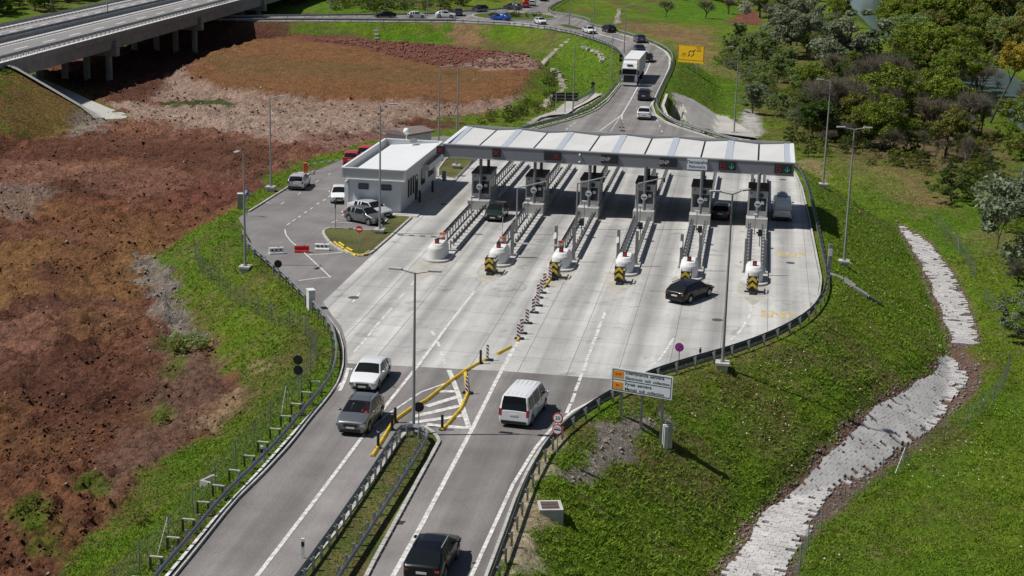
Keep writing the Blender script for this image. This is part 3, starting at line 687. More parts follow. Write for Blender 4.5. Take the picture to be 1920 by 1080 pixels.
# central reservation
b_ = MB(); b_.prism([(p.x, p.y) for p in MEDIAN], -0.06, 0.06)
M_LAWN = node_ground('median_turf', ((0.060, 0.095, 0.012), (0.13, 0.105, 0.04)), streak=0.1, patch=0.5, speck=0.5, bump=1.0)
med = b_.build('central_reservation', M_LAWN); tag(med, kind='structure')
kerb('reservation_kerb', [Vector((p.x, p.y, 0)) for p in MED_L+W([(775, 800), (795, 801)])+MED_R], 0.9, 0.2, 0.12)
# grass island by the office and roundabout island
ISL = W([(607, 433), (606, 440), (618, 456), (645, 474), (668, 480), (688, 480), (700, 472), (730, 446), (772, 408), (764, 404), (735, 404), (717, 422), (705, 434), (660, 431), (615, 428)])
b_ = MB(); b_.prism([(p.x, p.y) for p in ISL], -0.06, 0.08); tag(b_.build('grass_island', M_LAWN), kind='structure'); kerb('island_kerb', ISL, 1.2, 0.2, 0.14, closed=True)
STRIP = W([(822, 336), (828, 331), (853, 337), (878, 312), (893, 298), (905, 280), (880, 272), (835, 300), (822, 318)])
b_ = MB(); b_.prism([(p.x, p.y) for p in STRIP], -0.06, 0.07); tag(b_.build('verge_island', M_LAWN), kind='structure'); kerb('verge_kerb', STRIP, 1.6, 0.18, 0.14, closed=True)
RC = G(964, 31); RR_ = 9.6
M_GREEN = node_ground('roundabout_turf', ((0.055, 0.085, 0.012), (0.09, 0.12, 0.02)), streak=0.1, patch=0.4, speck=0.4, bump=1.0)
circ = [RC+Vector((RR_*math.cos(a), RR_*math.sin(a), 0)) for a in np.linspace(0, 2*math.pi, 40)[:-1]]
b_ = MB(); b_.prism([(p.x, p.y) for p in circ], -0.06, 0.12); tag(b_.build('roundabout_island', M_GREEN), kind='structure'); kerb('roundabout_kerb', circ, 2.0, 0.3, 0.13, pieces=False, closed=True)
SPL = W([(1048, 47), (1060, 46), (1092, 54), (1080, 55)]); b_ = MB(); b_.prism([(p.x, p.y) for p in SPL], -0.05, 0.1); tag(b_.build('splitter_island', M_GREEN), kind='structure')

# ---------------------------------------------------------------- draped pavings
def drape(name, poly, m, off=0.06, step=1.0, kindname='structure', th=0.0):
    P = [(p[0], p[1]) for p in poly]; xs = [p[0] for p in P]; ysx = [p[1] for p in P]; mb = MB()
    x = min(xs)
    while x < max(xs):
        y = min(ysx)
        while y < max(ysx):
            c = clip_convex(P, [(x, y), (x+step, y), (x+step, y+step), (x, y+step)])
            if len(c) >= 3: mb.poly([(q[0], q[1], 0) for q in c])
            y += step
        x += step
    A = np.array(mb.v); z = terrain_z(A[:, 0], A[:, 1], False)+off; mb.v = [(a[0], a[1], q) for a, q in zip(A, z)]
    o = mb.build(name, m); tag(o, kind=kindname); return o
M_PAVE = node_ground('stone_pitching', ((0.38, 0.36, 0.335), (0.47, 0.45, 0.42)), streak=0.1, patch=0.15, speck=0.35, bump=0.8)
drape('abutment_path', hits([(-20, 119), (20, 127), (62, 141), (120, 168), (165, 189), (205, 206), (236, 216), (238, 223), (228, 229), (205, 230), (150, 203), (90, 168), (40, 139), (0, 126), (-20, 122)]), M_KERB, 0.25)
drape('culvert_paving_east', hits([(1264, 178), (1300, 190), (1362, 222), (1406, 250), (1418, 262), (1330, 246), (1294, 238)]), M_PAVE, 0.3)
drape('culvert_paving_west', hits([(988, 234), (1030, 215), (1062, 194), (1110, 178), (1128, 180), (1104, 194), (1080, 206), (1030, 220), (990, 232)]), M_PAVE, 0.3)
# ================================================================ toll canopy
M_FASC = mat('fascia_grey', (0.20, 0.21, 0.235), 0.45, 0.2, var=0.06, scale=0.6)
M_FTRIM = mat('fascia_trim', (0.36, 0.37, 0.38), 0.45, 0.3, var=0.06)
M_ROOFP = mat('roof_membrane', (0.55, 0.55, 0.54), 0.8, var=0.06, scale=0.35)
M_ROOFW = mat('roof_white', (0.68, 0.69, 0.70), 0.5, var=0.05, scale=0.35)
M_SKYL = mat('ridge_strip', (0.42, 0.455, 0.51), 0.5, var=0.08)
M_LEDR = mat('led_red', (0.30, 0.015, 0.02), 0.5, emit=0.03, var=0)
M_LEDG = mat('led_green', (0.03, 0.5, 0.3), 0.5, emit=0.05, var=0)
M_LEDW = mat('led_pale', (0.42, 0.42, 0.40), 0.5, emit=0.02, var=0)
M_TEXTB = mat('lettering_navy', (0.02, 0.035, 0.12), 0.5)
CA, CB = G(831, 293, 5.2), G(1488, 330, 5.2); CDIR = (CB-CA).normalized(); CLEN = (CB-CA).length
DA, DB = G(879, 239, 6.3), G(1480, 271, 6.3); DA.z = DB.z = 5.2
_dep = ((DA-CA)+(DB-CB))/2; CDEP = _dep
COUT = Vector((CDIR.y, -CDIR.x, 0))            # out of the front, towards the camera
def cpt(s_, k, z): p = CA+CDIR*s_+CDEP*k; return Vector((p.x, p.y, z))
def cs(px, z=6.3):
    # distance along the canopy front of the point seen at px (on the traced front edge)
    y = 268+(px-832)*0.0595; p = G(px, y, z); return (p-CA).dot(CDIR)
canopy = thing('toll_canopy', 'long grey and white folded roof canopy spanning all the toll lanes', 'canopy', (CA.x, CA.y, 0))
O = canopy.location
b_ = MB(); b_.beam(cpt(0, 0, 5.775)-COUT*0.1, cpt(CLEN, 0, 5.775)-COUT*0.1, 0.2, 1.15); b_.build('front_fascia', M_FASC, canopy, O)
b_ = MB(); b_.beam(cpt(-0.04, 0, 6.39)-COUT*0.16, cpt(CLEN+0.04, 0, 6.39)-COUT*0.16, 0.42, 0.08); b_.beam(cpt(-0.04, 0, 5.17)-COUT*0.12, cpt(CLEN+0.04, 0, 5.17)-COUT*0.12, 0.3, 0.07); b_.build('fascia_trim', M_FTRIM, canopy, O)
for s_ in (0, CLEN):
    sg = 1 if s_ == 0 else -1
    a, c = cpt(s_+sg*0.12, 0.02, 5.775), cpt(s_+sg*0.12, 1, 5.775)
    b_ = MB(); b_.beam(a, c, 0.22, 1.15, 0); b_.beam(a+Vector((0, 0, 0.62)), c+Vector((0, 0, 0.62)), 0.4, 0.08, 1); b_.build('end_fascia', [M_FASC, M_ROOFW], canopy, O)
b_ = MB(); b_.beam(cpt(0.25, 1, 5.88), cpt(CLEN-0.25, 1, 5.88), 0.2, 1.3); b_.build('rear_fascia', M_FTRIM, canopy, O)
b_ = MB(); b_.prism([cpt(0.3, 0.04, 0).to_tuple()[:2], cpt(CLEN-0.3, 0.04, 0).to_tuple()[:2], cpt(CLEN-0.3, 0.98, 0).to_tuple()[:2], cpt(0.3, 0.98, 0).to_tuple()[:2]], 5.3, 5.36, bottom=True); b_.build('soffit', mat('soffit', (0.3, 0.31, 0.32), 0.6), canopy, O)
seam = [('r', 846), ('v', 899), ('r', 945), ('v', 1000), ('r', 1047), ('v', 1104), ('r', 1152), ('v', 1208), ('r', 1257), ('v', 1314), ('r', 1366), ('v', 1422), ('r', 1474)]
sv = [(k, cs(px)) for k, px in seam]
sv[0] = ('r', 0.55); sv[-1] = ('r', CLEN-0.55)
for i in range(len(sv)-1):
    (k0, a), (k1, c) = sv[i], sv[i+1]; ra, rc = (0.34 if k0 == 'r' else 0.09), (0.34 if k1 == 'r' else 0.09)
    za, zc = (6.38 if k0 == 'r' else 6.20), (6.38 if k1 == 'r' else 6.20)
    b_ = MB(); A0, A1, B0, B1 = a+ra, a+ra, c-rc, c-rc
    top = [cpt(A0, 0.035, 6.24), cpt(B0, 0.035, 6.24), cpt(B0, 0.975, zc), cpt(A0, 0.975, za)]
    b_.add(top+[p-Vector((0, 0, 0.07)) for p in top], [(0, 1, 2, 3), (7, 6, 5, 4), (0, 4, 5, 1), (1, 5, 6, 2), (2, 6, 7, 3), (3, 7, 4, 0)], 0); b_.build('roof_panel', M_ROOFP, canopy, O)
for k0, a in sv:
    b_ = MB()
    if k0 == 'r':
        for q in (-0.32, 0.0):
            b_.add([cpt(a+q, 0.035, 6.25), cpt(a+q+0.32, 0.035, 6.25), cpt(a+q+0.32, 0.975, 6.44), cpt(a+q, 0.975, 6.44), cpt(a+q, 0.035, 6.17), cpt(a+q+0.32, 0.035, 6.17), cpt(a+q+0.32, 0.975, 6.36), cpt(a+q, 0.975, 6.36)], [(0, 1, 2, 3), (7, 6, 5, 4), (0, 4, 5, 1), (1, 5, 6, 2), (2, 6, 7, 3), (3, 7, 4, 0)])
        b_.build('ridge_strip', M_SKYL, canopy, O)
    else:
        b_.beam(cpt(a, 0.035, 6.16), cpt(a, 0.975, 6.06), 0.17, 0.08); b_.build('valley_gutter', M_BLACK, canopy, O)
def board_m(s_, z, out): p = cpt(s_, 0, z)+COUT*out; return Matrix(((CDIR.x, 0, COUT.x, p.x-O.x), (CDIR.y, 0, COUT.y, p.y-O.y), (0, 1, 0, p.z), (0, 0, 0, 1)))
def lane_sign(px, wd, ht, kind, z=5.82):
    s_ = cs(px, 5.9); b_ = MB(); b_.box((0, 0, 0.08), (wd, ht, 0.16)); b_.box((0, 0, 0.161), (wd-0.08, ht-0.08, 0.006))
    o = b_.build('lane_sign', M_SIGNB, canopy); o.matrix_local = board_m(s_, z, 0.0)
    def bars(segs, m, w_=0.07):
        q = MB()
        for a, c in segs: q.beam((a[0], a[1], 0.18), (c[0], c[1], 0.18), 0.02, w_)
        for i in range(0, len(q.v)): pass
        r_ = MB()
        for a, c in segs:
            d = Vector((c[0]-a[0], c[1]-a[1], 0)).normalized(); n = Vector((-d.y, d.x, 0))*w_/2; A = Vector((a[0], a[1], 0.168)); B = Vector((c[0], c[1], 0.168)); U = Vector((0, 0, 0.02))
            r_.add([A-n, B-n, B+n, A+n, A-n+U, B-n+U, B+n+U, A+n+U], [(3, 2, 1, 0), (4, 5, 6, 7), (0, 1, 5, 4), (1, 2, 6, 5), (2, 3, 7, 6), (3, 0, 4, 7)])
        return r_.build('lit_symbol', m, o)
    if kind == 'X': bars([((-0.23, -0.23), (0.23, 0.23)), ((-0.23, 0.23), (0.23, -0.23))], M_LEDR)
    if kind == '_X': bars([((0.2, -0.23), (0.62, 0.23)), ((0.2, 0.23), (0.62, -0.23))], M_LEDR)
    if kind == 'ENP': text_mesh('lit_lettering', 'ENP', 0.50, M_LEDW, o, Matrix.Translation((-0.37, 0, 0.17)), 0.005)
    if kind == 'B':
        bars([((-0.62, -0.24), (-0.62, 0.24)), ((-0.62, 0.26), (-0.32, 0.26)), ((-0.32, 0.24), (-0.32, 0.02)), ((-0.62, 0.0), (-0.28, 0.0)), ((-0.25, -0.02), (-0.25, -0.24)), ((-0.62, -0.26), (-0.26, -0.26)), ((-0.22, -0.1), (-0.12, -0.1))], M_LEDR, 0.05)
        bars([((0.4, 0.24), (0.4, -0.22)), ((0.4, -0.25), (0.18, 0.0)), ((0.4, -0.25), (0.62, 0.0))], M_LEDG, 0.05)
    return o
for px, wd, kind in ((841.5, 0.78, 'X'), (943.5, 0.78, 'X'), (1046, 1.62, '_X'), (1150.5, 1.62, 'ENP'), (1258.5, 1.62, 'ENP'), (1367, 1.62, 'B'), (1469.5, 1.62, 'B')): lane_sign(px, wd, 0.78, kind)
b_ = MB(); b_.box((0, 0, 0.09), (1.9, 1.0, 0.12)); nb = b_.build('place_name_board', M_SIGNW, canopy); nb.matrix_local = board_m(cs(1311.5, 5.9), 5.8, 0.0)
text_mesh('lettering', 'Паковраће', 0.36, M_TEXTB, nb, Matrix.Translation((0, 0.2, 0.155)), 0.003); text_mesh('lettering', 'Pakovraće', 0.36, M_TEXTB, nb, Matrix.Translation((0, -0.22, 0.155)), 0.003)
for z in (6.1, 5.4):
    b_ = MB(); b_.sphere((0, 0, 0), 0.1, 8, 6); o = b_.build('lamp', M_WHITE, canopy, loc=cpt(cs(1096, 5.9), 0, z)+COUT*0.08-O)
# ================================================================ islands and their equipment
PV = PITCHV; IS_END = 48.0
def lp(u, v, z, k): return UV(u, k*PV, 0)+LP*v+Vector((0, 0, z))
NTH = ['leftmost', 'second', 'third', 'fourth', 'fifth', 'rightmost']
WHERE = ['leftmost lane divider', 'second lane divider from the left', 'third lane divider from the left', 'third lane divider from the right', 'second lane divider from the right', 'rightmost lane divider']
post_mb = MB(); post_mb.box((0, 0, 0.38), (0.10, 0.12, 0.76)); post_mb.box((0.10, 0, 0.55), (0.14, 0.10, 0.2)); _pm = post_mb.build('tmp', M_RAIL); POST_ME = _pm.data; bpy.data.objects.remove(_pm)
def wbeam(mb, pts, z, side, mi=0):
    prof = [(0.0, -0.155), (0.045, -0.115), (0.045, -0.06), (0.0, -0.02), (0.0, 0.02), (0.045, 0.06), (0.045, 0.115), (0.0, 0.155)]
    rings = []; n = len(pts)
    for i in range(n):
        a, c = pts[max(i-1, 0)], pts[min(i+1, n-1)]; t = Vector((c[0]-a[0], c[1]-a[1], 0)).normalized(); nn = Vector((-t.y, t.x, 0))*side
        rings.append([Vector((pts[i][0], pts[i][1], z+h))+nn*d for d, h in prof])
    for i in range(n-1):
        for j in range(len(prof)-1):
            mb.add([rings[i][j], rings[i+1][j], rings[i+1][j+1], rings[i][j+1]], [(0, 1, 2, 3)], mi)
        # folded-over top lip so the rail has thickness from above
        mb.add([rings[i][-1], rings[i+1][-1], rings[i+1][-1]-Vector((0, 0, 0.02))-(rings[i+1][2]-rings[i+1][0])*1.6, rings[i][-1]-Vector((0, 0, 0.02))-(rings[i][2]-rings[i][0])*1.6], [(0, 1, 2, 3)], mi)
        mb.add([rings[i][0], rings[i+1][0], rings[i+1][0]-(rings[i+1][2]-rings[i+1][0])*1.2, rings[i][0]-(rings[i][2]-rings[i][0])*1.2], [(3, 2, 1, 0)], mi)
def guardrail(label, pts, side=1, step=2.0, z=0.0, group=None, top=0.6, rail_m=None, brackets=False, base=None, posts=True, kind2=True):
    """pts: centre line of the rail; posts stand behind it (away from side)"""
    pts = [Vector((p[0], p[1], 0)) for p in pts]
    t_ = thing('guardrail', label, 'guardrail', (pts[0].x, pts[0].y, z), group=group); Oo = t_.location
    b_ = MB(); wbeam(b_, pts, z+top, side); b_.build('rail', rail_m or M_RAIL, t_, Oo)
    if posts:
        for p, tn in resample(pts, step):
            nn = Vector((-tn.y, tn.x, 0))*side; q = p-nn*0.24; zz = 0 if base is None else 0
            inst('post', POST_ME, t_, (q.x-Oo.x, q.y-Oo.y, zz), math.atan2(nn.y, nn.x))
    return t_
EQ = {}
def nose_ring(r, z, k, u0=0.0, back=1.9):
    P = []
    for a in np.linspace(-90, -270, 13):
        P.append((u0+r*0+math.cos(math.radians(a))*r, math.sin(math.radians(a))*r))
    P.append((u0+back, r)); P.append((u0+back, -r))
    return [lp(u, v, z, k) for u, v in P]
for k in range(6):
    Oi = lp(0, 0, 0, k); w_ = WHERE[k]
    isl = thing('toll_island', 'long raised concrete base of the '+w_, 'lane divider', Oi)
    b_ = MB(); R1 = 1.15
    P = [(math.cos(math.radians(a))*R1, math.sin(math.radians(a))*R1) for a in np.linspace(90, 270, 11)]; P = [(u-0.2, v) for u, v in P]+[(20.0, -1.0), (27.0, -1.0), (IS_END, -1.0), (IS_END+0.8, 0), (IS_END, 1.0), (20.0, 1.0)]
    b_.prism([tuple(lp(u, v, 0, k))[:2] for u, v in P], -0.02, 0.17); b_.build('kerbed_base', M_CISL, isl, Oi)
    b_ = MB(); b_.prism([tuple(lp(u, v, 0, k))[:2] for u, v in [(20.6, -1.0), (26.6, -1.0), (26.6, 1.0), (20.6, 1.0)]], 0.17, 1.1); b_.build('plinth', M_CISL, isl, Oi)
    # bullnose
    bn = thing('impact_bollard', 'white concrete nose block with red lamp, '+w_, 'concrete block', Oi)
    b_ = MB(); rings = [nose_ring(r, z, k, 0.0, bk) for r, z, bk in ((0.74, 0.17, 1.8), (0.72, 0.98, 1.8), (0.69, 1.10, 1.78), (0.50, 1.36, 1.7), (0.46, 1.39, 1.68))]
    vv = [p for r_ in rings for p in r_]; n = len(rings[0])
    b_.add(vv, [(i*n+j, i*n+(j+1) % n, (i+1)*n+(j+1) % n, (i+1)*n+j) for i in range(len(rings)-1) for j in range(n)]+[tuple(range((len(rings)-1)*n, len(rings)*n))])
    b_.build('block', mat('nose_paint', (0.68, 0.68, 0.67), 0.75, var=0.3, scale=1.4) if k > 0 else M_CWHITE, bn, Oi)
    b_ = MB(); b_.box(lp(0.2, 0, 1.58, k), (0.26, 0.34, 0.36), YAW_U); lo = b_.build('lamp_housing', M_BLACK, bn, Oi)
    b_ = MB(); c = lp(0.04, 0, 1.6, k); b_.disc(c, 0.12, LU, 0.05); b_.build('red_lamp', M_LEDR if k in (2, 4) else M_RED, lo, Oi); 
    # booth
    bt = thing('toll_booth', 'grey toll cabin with black roof on the '+w_, 'toll booth', lp(22.0, 0, 1.1, k), 0); Ob = bt.location
    u0, dp, hw, z0_, z1_ = 21.9, 3.4, 0.86, 1.1, 3.55
    M_BOOTH = mat('booth_panel', (0.42, 0.43, 0.43), 0.5, 0.1, var=0.08)
    b_ = MB()
    for v in (-hw, hw): b_.prism([tuple(lp(u, vv_, 0, k))[:2] for u, vv_ in ((u0, v-0.05), (u0+dp, v-0.05), (u0+dp, v+0.05), (u0, v+0.05))], z0_, 1.95); b_.prism([tuple(lp(u, vv_, 0, k))[:2] for u, vv_ in ((u0, v-0.05), (u0+dp, v-0.05), (u0+dp, v+0.05), (u0, v+0.05))], 2.95, z1_, bottom=True)
    for u in (u0, u0+dp):
        for a, c in ((z0_, 1.6), (2.85, z1_)): b_.prism([tuple(lp(uu, vv_, 0, k))[:2] for uu, vv_ in ((u-0.05, -hw), (u+0.05, -hw), (u+0.05, hw), (u-0.05, hw))], a, c, bottom=True)
        for v in (-hw, hw): b_.box(lp(u, v, (z0_+z1_)/2, k), (0.14, 0.14, z1_-z0_), YAW_U)
    for u in (u0+1.1, u0+2.2):
        for v in (-hw, hw): b_.box(lp(u, v, 2.4, k), (0.10, 0.12, 1.2), YAW_U)
    b_.build('wall', M_BOOTH, bt, Ob)
    M_BG = mat('booth_glass', (0.015, 0.022, 0.032), 0.12, coat=0.3)
    for v in (-hw, hw):
        b_ = MB(); b_.box(lp(u0+dp/2, v, 2.45, k), (dp-0.15, 0.03, 1.0), YAW_U); b_.build('window', M_BG, bt, Ob)
    b_ = MB(); b_.box(lp(u0, -0.41, 2.23, k), (0.03, 0.72, 1.24), YAW_U); b_.build('window', M_BG, bt, Ob)
    b_ = MB(); b_.box(lp(u0, 0.41, 2.23, k), (0.03, 0.72, 1.24), YAW_U); b_.build('window', M_BG, bt, Ob)
    b_ = MB(); b_.box(lp(u0-0.03, 0.45, 2.4, k), (0.04, 0.3, 0.28), YAW_U); b_.build('notice', M_SIGNW, bt, Ob)
    b_ = MB(); b_.box(lp(u0+dp/2, 0, 3.62, k), (dp+0.35, 1.95, 0.16), YAW_U); b_.build('roof', M_BLACK, bt, Ob)
    b_ = MB(); b_.disc(lp(u0-0.12, 0.33, 3.12, k), 0.2, LU, 0.1); b_.build('loudspeaker', M_BLACK, bt, Ob); b_ = MB(); b_.disc(lp(u0-0.1, -0.6, 3.3, k), 0.07, LU, 0.1); b_.build('sensor', M_BLACK, bt, Ob)
    # column pair of the canopy
    for u in (21.45, 26.0):
        b_ = MB(); b_.cyl(lp(u, 0, 1.1, k), lp(u, 0, 5.32, k), 0.16, n=10); b_.build('column', M_CONG if u > 22 else mat('column_grey', (0.16, 0.16, 0.17), 0.6), canopy, O)
    # customs style stop disc on its own post
    sg = thing('round_lane_sign', 'small round barred sign before the cabin, '+w_, 'sign', lp(20.9, 0, 0.17, k)); Os = sg.location
    b_ = MB(); b_.cyl(lp(20.9, 0, 0.17, k), lp(20.9, 0, 2.3, k), 0.05); b_.build('post', M_POLE, sg, Os)
    b_ = MB(); b_.disc(lp(20.86, 0, 2.45, k), 0.30, LU, 0.03); pl = b_.build('plate', M_SIGNW, sg, Os)
    b_ = MB(); b_.box(lp(20.82, 0, 2.45, k), (0.02, 0.42, 0.09), YAW_U); b_.build('bar', M_SIGNB, pl, Os)
    # rails
    rm = mat('dark_rail', (0.09, 0.09, 0.095), 0.5, 0.3) if k < 3 else M_RAIL
    a_, c_ = 3.6, 20.3
    for v, sd, nm in ((-0.78, 1, 'left'), (0.78, -1, 'right')):
        guardrail(nm+' guardrail before the cabin, '+w_, [lp(a_, v, 0, k), lp(12, v, 0, k), lp(c_, v, 0, k)], sd, 1.33, 0.17, 'guardrails on the toll islands', rail_m=rm)
        guardrail(nm+' guardrail behind the cabin, '+w_, [lp(27.2, v, 0, k), lp(37, v, 0, k), lp(IS_END-1, v, 0, k)], sd, 1.33, 0.17, 'guardrails on the toll islands', rail_m=rm)
    # pale apron painted before the nose
    b_ = MB(); b_.prism([tuple(lp(u, v, 0, k))[:2] for u, v in ((-0.3, -1.35), (-0.3, 1.35), (-3.5, 1.25), (-7.4, 0.0), (-3.5, -1.25))], 0.004, 0.010)
    b_.build('painted_apron', mat('apron_paint', (0.42, 0.395, 0.345), 0.85, var=0.3, scale=0.8), marks, marks.location)
    # antenna panels
    M_PANEL = mat('antenna_panel', (0.20, 0.195, 0.19), 0.6, 0.1)
    for v, side in ((-0.78, 'left'), (0.78, 'right')):
        if k == 0 or (k == 1 and v < 0): continue
        p = lp(2.7, v, 0.17, k); an = thing('antenna_panel', 'tall grey upright panel, %s edge of the %s' % (side, w_), 'panel', p)
        b_ = MB(); b_.box((0, 0, 1.45), (0.1, 0.26, 2.9), YAW_U); b_.box((0, 0, 0.05), (0.3, 0.4, 0.1), YAW_U); b_.build('slab', M_PANEL, an)
        if v < 0 and k in (2, 3, 4):
            b_ = MB(); q = [(-0.3, -0.17), (-0.22, 0.12), (0.0, 0.17), (0.27, 0.15), (0.3, -0.02), (0.1, -0.17)]
            R_ = Vector((LP.x, LP.y, 0))*0.8-LU*0.6; LUq = LU*0.8+LP*0.6; pts_ = [Vector((0, 0, 2.05))+R_*b+Vector((0, 0, a)) for a, b in q]; back = [p_-LUq*0.08-LU*0.06 for p_ in pts_]; fr = [p_-LUq*0.13-LU*0.06+Vector((0, 0, 0.0)) for p_ in pts_]
            b_.add(fr+back, [tuple(range(6)), tuple(reversed(range(6, 12)))]+[(i, 6+i, 6+(i+1) % 6, (i+1) % 6) for i in range(6)]); b_.build('white_plate', M_WHITE, an)
    # crash cushion with chevron board
    if k >= 1:
        u = -3.9; p = lp(u, -0.1, 0, k); cc = thing('crash_cushion', 'black and yellow chevron crash cushion before the '+w_, 'crash cushion', p); Oc = p
        def cp(du, dv, z): return lp(u+du, -0.1+dv, z, k)
        b_ = MB(); b_.box(cp(0, 0, 0.85), (0.06, 0.70, 1.15), YAW_U); fr = b_.build('chevron_board', M_SIGNB, cc, Oc)
        for c0 in (0.42, 0.92):
            q = MB()
            for sgn in (-1, 1):
                pa = [cp(-0.036, sgn*0.33, c0), cp(-0.036, 0, c0+0.28), cp(-0.036, 0, c0+0.56), cp(-0.036, sgn*0.33, c0+0.28)]
                if sgn < 0: pa = pa[::-1]
                q.add(pa+[x-LU*0.006 for x in pa], [(4, 5, 6, 7), (0, 4, 5, 1)[::-1], (1, 5, 6, 2)[::-1], (2, 6, 7, 3)[::-1], (3, 7, 4, 0)[::-1]])
            q.build('yellow_chevron', M_YEL, fr, Oc)
        b_ = MB(); b_.box(cp(0.75, 0.12, 0.62), (0.85, 0.62, 0.8), YAW_U); b_.build('cushion', mat('cushion_green', (0.22, 0.24, 0.13), 0.6, var=0.3), cc, Oc)
        b_ = MB()
        for v in (-0.36, 0.44): b_.box(cp(0.9, v, 0.9), (2.0, 0.06, 0.12), YAW_U); b_.box(cp(0.9, v, 1.3), (1.1, 0.06, 0.08), YAW_U)
        b_.box(cp(0.35, 0.04, 1.36), (0.3, 0.75, 0.05), YAW_U); b_.box(cp(0.9, 0.04, 0.12), (2.3, 0.5, 0.2), YAW_U); b_.build('frame', M_DSTEEL, cc, Oc)
    # small post with plate near the cabin
    uu = (17.6, 18.2, 18.8, 18.4, 17.6, 17.8)[k]
    tp = thing('sensor_post', 'slim post with small head, '+w_, 'post', lp(uu, -0.15, 0.17, k)); 
    b_ = MB(); b_.cyl((0, 0, 0), (0, 0, 1.9), 0.05); b_.build('pole', M_POLE, tp); b_ = MB(); b_.box((0, 0, 1.93), (0.12, 0.42, 0.1), YAW_U); b_.build('head', M_WHITE, tp)
    if k in (0, 1): b_ = MB(); b_.box((-0.1, 0, 1.35), (0.08, 0.6, 0.3), YAW_U); b_.build('grille', M_STEEL, tp)
    if k >= 2:
        p = lp(12.0+0.2*k, 0.35, 0.17, k); cb = thing('camera_box', 'black camera box on a stand, '+w_, 'camera', p)
        b_ = MB(); b_.cyl((0, 0, 0), (0, 0, 1.0), 0.05); b_.build('stand', M_POLE, cb); b_ = MB(); b_.box((0, 0, 1.25), (0.5, 0.4, 0.55), YAW_U, taper=0.9); b_.build('housing', M_BLACK, cb)
        b_ = MB(); b_.box((-0.26, 0, 1.25), (0.03, 0.16, 0.16), YAW_U); b_.build('lens', M_GLASS, cb)
    if k in (1, 2, 3):
        p = G(*((968, 440), (1080, 430), (1193, 430))[k-1]); p.z = 0.17
        gp = thing('overhead_arm', 'grey cranked overhead arm rising from the '+w_, 'gantry arm', p)
        b_ = MB(); b_.cyl((0, 0, 0), (0, 0, 4.2), 0.085, 0.07); b_.cyl((0, 0, 0), (0, 0, 1.4), 0.12); b_.build('mast', M_STEEL, gp)
        e = LP*2.55+LU*0.6+Vector((0, 0, 4.2+0.62)); b_ = MB(); b_.cyl((0, 0, 4.17), e, 0.075, 0.055); b_.build('boom', M_STEEL, gp)
        b_ = MB(); b_.cyl(e-LP*0.2, e-LP*0.2-Vector((0, 0, 0.5)), 0.09); b_.build('camera', M_DSTEEL, gp)
    if k in (0, 1, 2):
        p = lp(2.9, (-0.05, -0.1, -0.35)[k], 0.17, k); br = thing('boom_barrier', ('orange barrier with striped arm lowered, ', 'orange barrier with arm raised upright, ', 'orange barrier with thin pale arm lowered, ')[k]+w_, 'barrier', p)
        b_ = MB(); b_.box((0, 0, 0.75), (0.38, 0.42, 1.5), YAW_U); b_.box((0, 0, 1.52), (0.42, 0.46, 0.06), YAW_U); b_.build('housing', M_ORANGE, br)
        b_ = MB(); b_.box(-LU*0.2+Vector((0, 0, 1.32)), (0.03, 0.43, 0.22), YAW_U); b_.build('white_band', M_WHITE, br)
        L_ = 3.9 if k != 1 else 3.4
        d = -LP if k != 1 else Vector((0, 0, 1)); s0 = Vector((0, 0, 1.2))-LU*0.24
        b_ = MB(); n = 8
        for i in range(n): b_.beam(s0+d*(L_*i/n), s0+d*(L_*(i+1)/n), 0.05, 0.12, i % 2 if k < 2 else 0)
        b_.build('arm', [M_WHITE, mat('arm_red', (0.35, 0.06, 0.05), 0.5) if k else M_STEEL], br)
# ================================================================ office
M_WALLO = mat('office_cladding', (0.64, 0.67, 0.70), 0.5, 0.1, var=0.06, scale=0.8)
M_FASO = mat('office_fascia', (0.50, 0.52, 0.535), 0.45, 0.2, var=0.06)
FR, BR = G(751, 401), G(817, 342); SL = (BR-FR).length; OD = (BR-FR).normalized(); OP = Vector((OD.y, -OD.x, 0)); OWD = 5.1
def op(s_, w__, z): return FR+OD*s_-OP*w__+Vector((0, 0, z))
office = thing('office_building', 'low flat-roofed grey office building beside the leftmost lane', 'office', FR); OO = office.location; OY = math.atan2(OD.y, OD.x)
def wallbox(s0, s1, w0, w1, z0_, z1_, m, name, par=office):
    b_ = MB(); b_.box(op((s0+s1)/2, (w0+w1)/2, (z0_+z1_)/2), (abs(s1-s0), abs(w1-w0), z1_-z0_), OY); return b_.build(name, m, par, OO)
wallbox(0, SL, 0, OWD, 0, 3.3, M_WALLO, 'wall')
oh = 0.5; zt0, zt1 = 3.22, 4.3
wallbox(-oh, -oh+0.16, -oh, OWD+oh, zt0, zt1, M_FASO, 'fascia'); wallbox(SL+oh-0.16, SL+oh, -oh, OWD+oh, zt0, zt1, M_FASO, 'fascia')
wallbox(-oh+0.16, SL+oh-0.16, -oh, -oh+0.16, zt0, zt1, M_FASO, 'fascia'); wallbox(-oh+0.16, SL+oh-0.16, OWD+oh-0.16, OWD+oh, zt0, zt1, M_FASO, 'fascia')
b_ = MB()
for a, c, z in (((-oh-0.03, -oh-0.03), (-oh-0.03, OWD+oh+0.03), zt1+0.03), ((-oh, -oh), (SL+oh, -oh), zt1+0.03), ((-oh, OWD+oh), (SL+oh, OWD+oh), zt1+0.03), ((SL+oh, -oh), (SL+oh, OWD+oh), zt1+0.03), ((-oh-0.03, -oh-0.03), (-oh-0.03, OWD+oh+0.03), zt0+0.06)):
    b_.beam(op(a[0], a[1], z), op(c[0], c[1], z), 0.26, 0.07)
for ww in (-oh-0.02, OWD+oh+0.02): b_.beam(op(-oh-0.03, ww, zt0+0.1), op(-oh-0.03, ww, zt1), 0.16, 0.16)
b_.build('fascia_trim', mat('office_trim', (0.72, 0.73, 0.74), 0.45), office, OO)
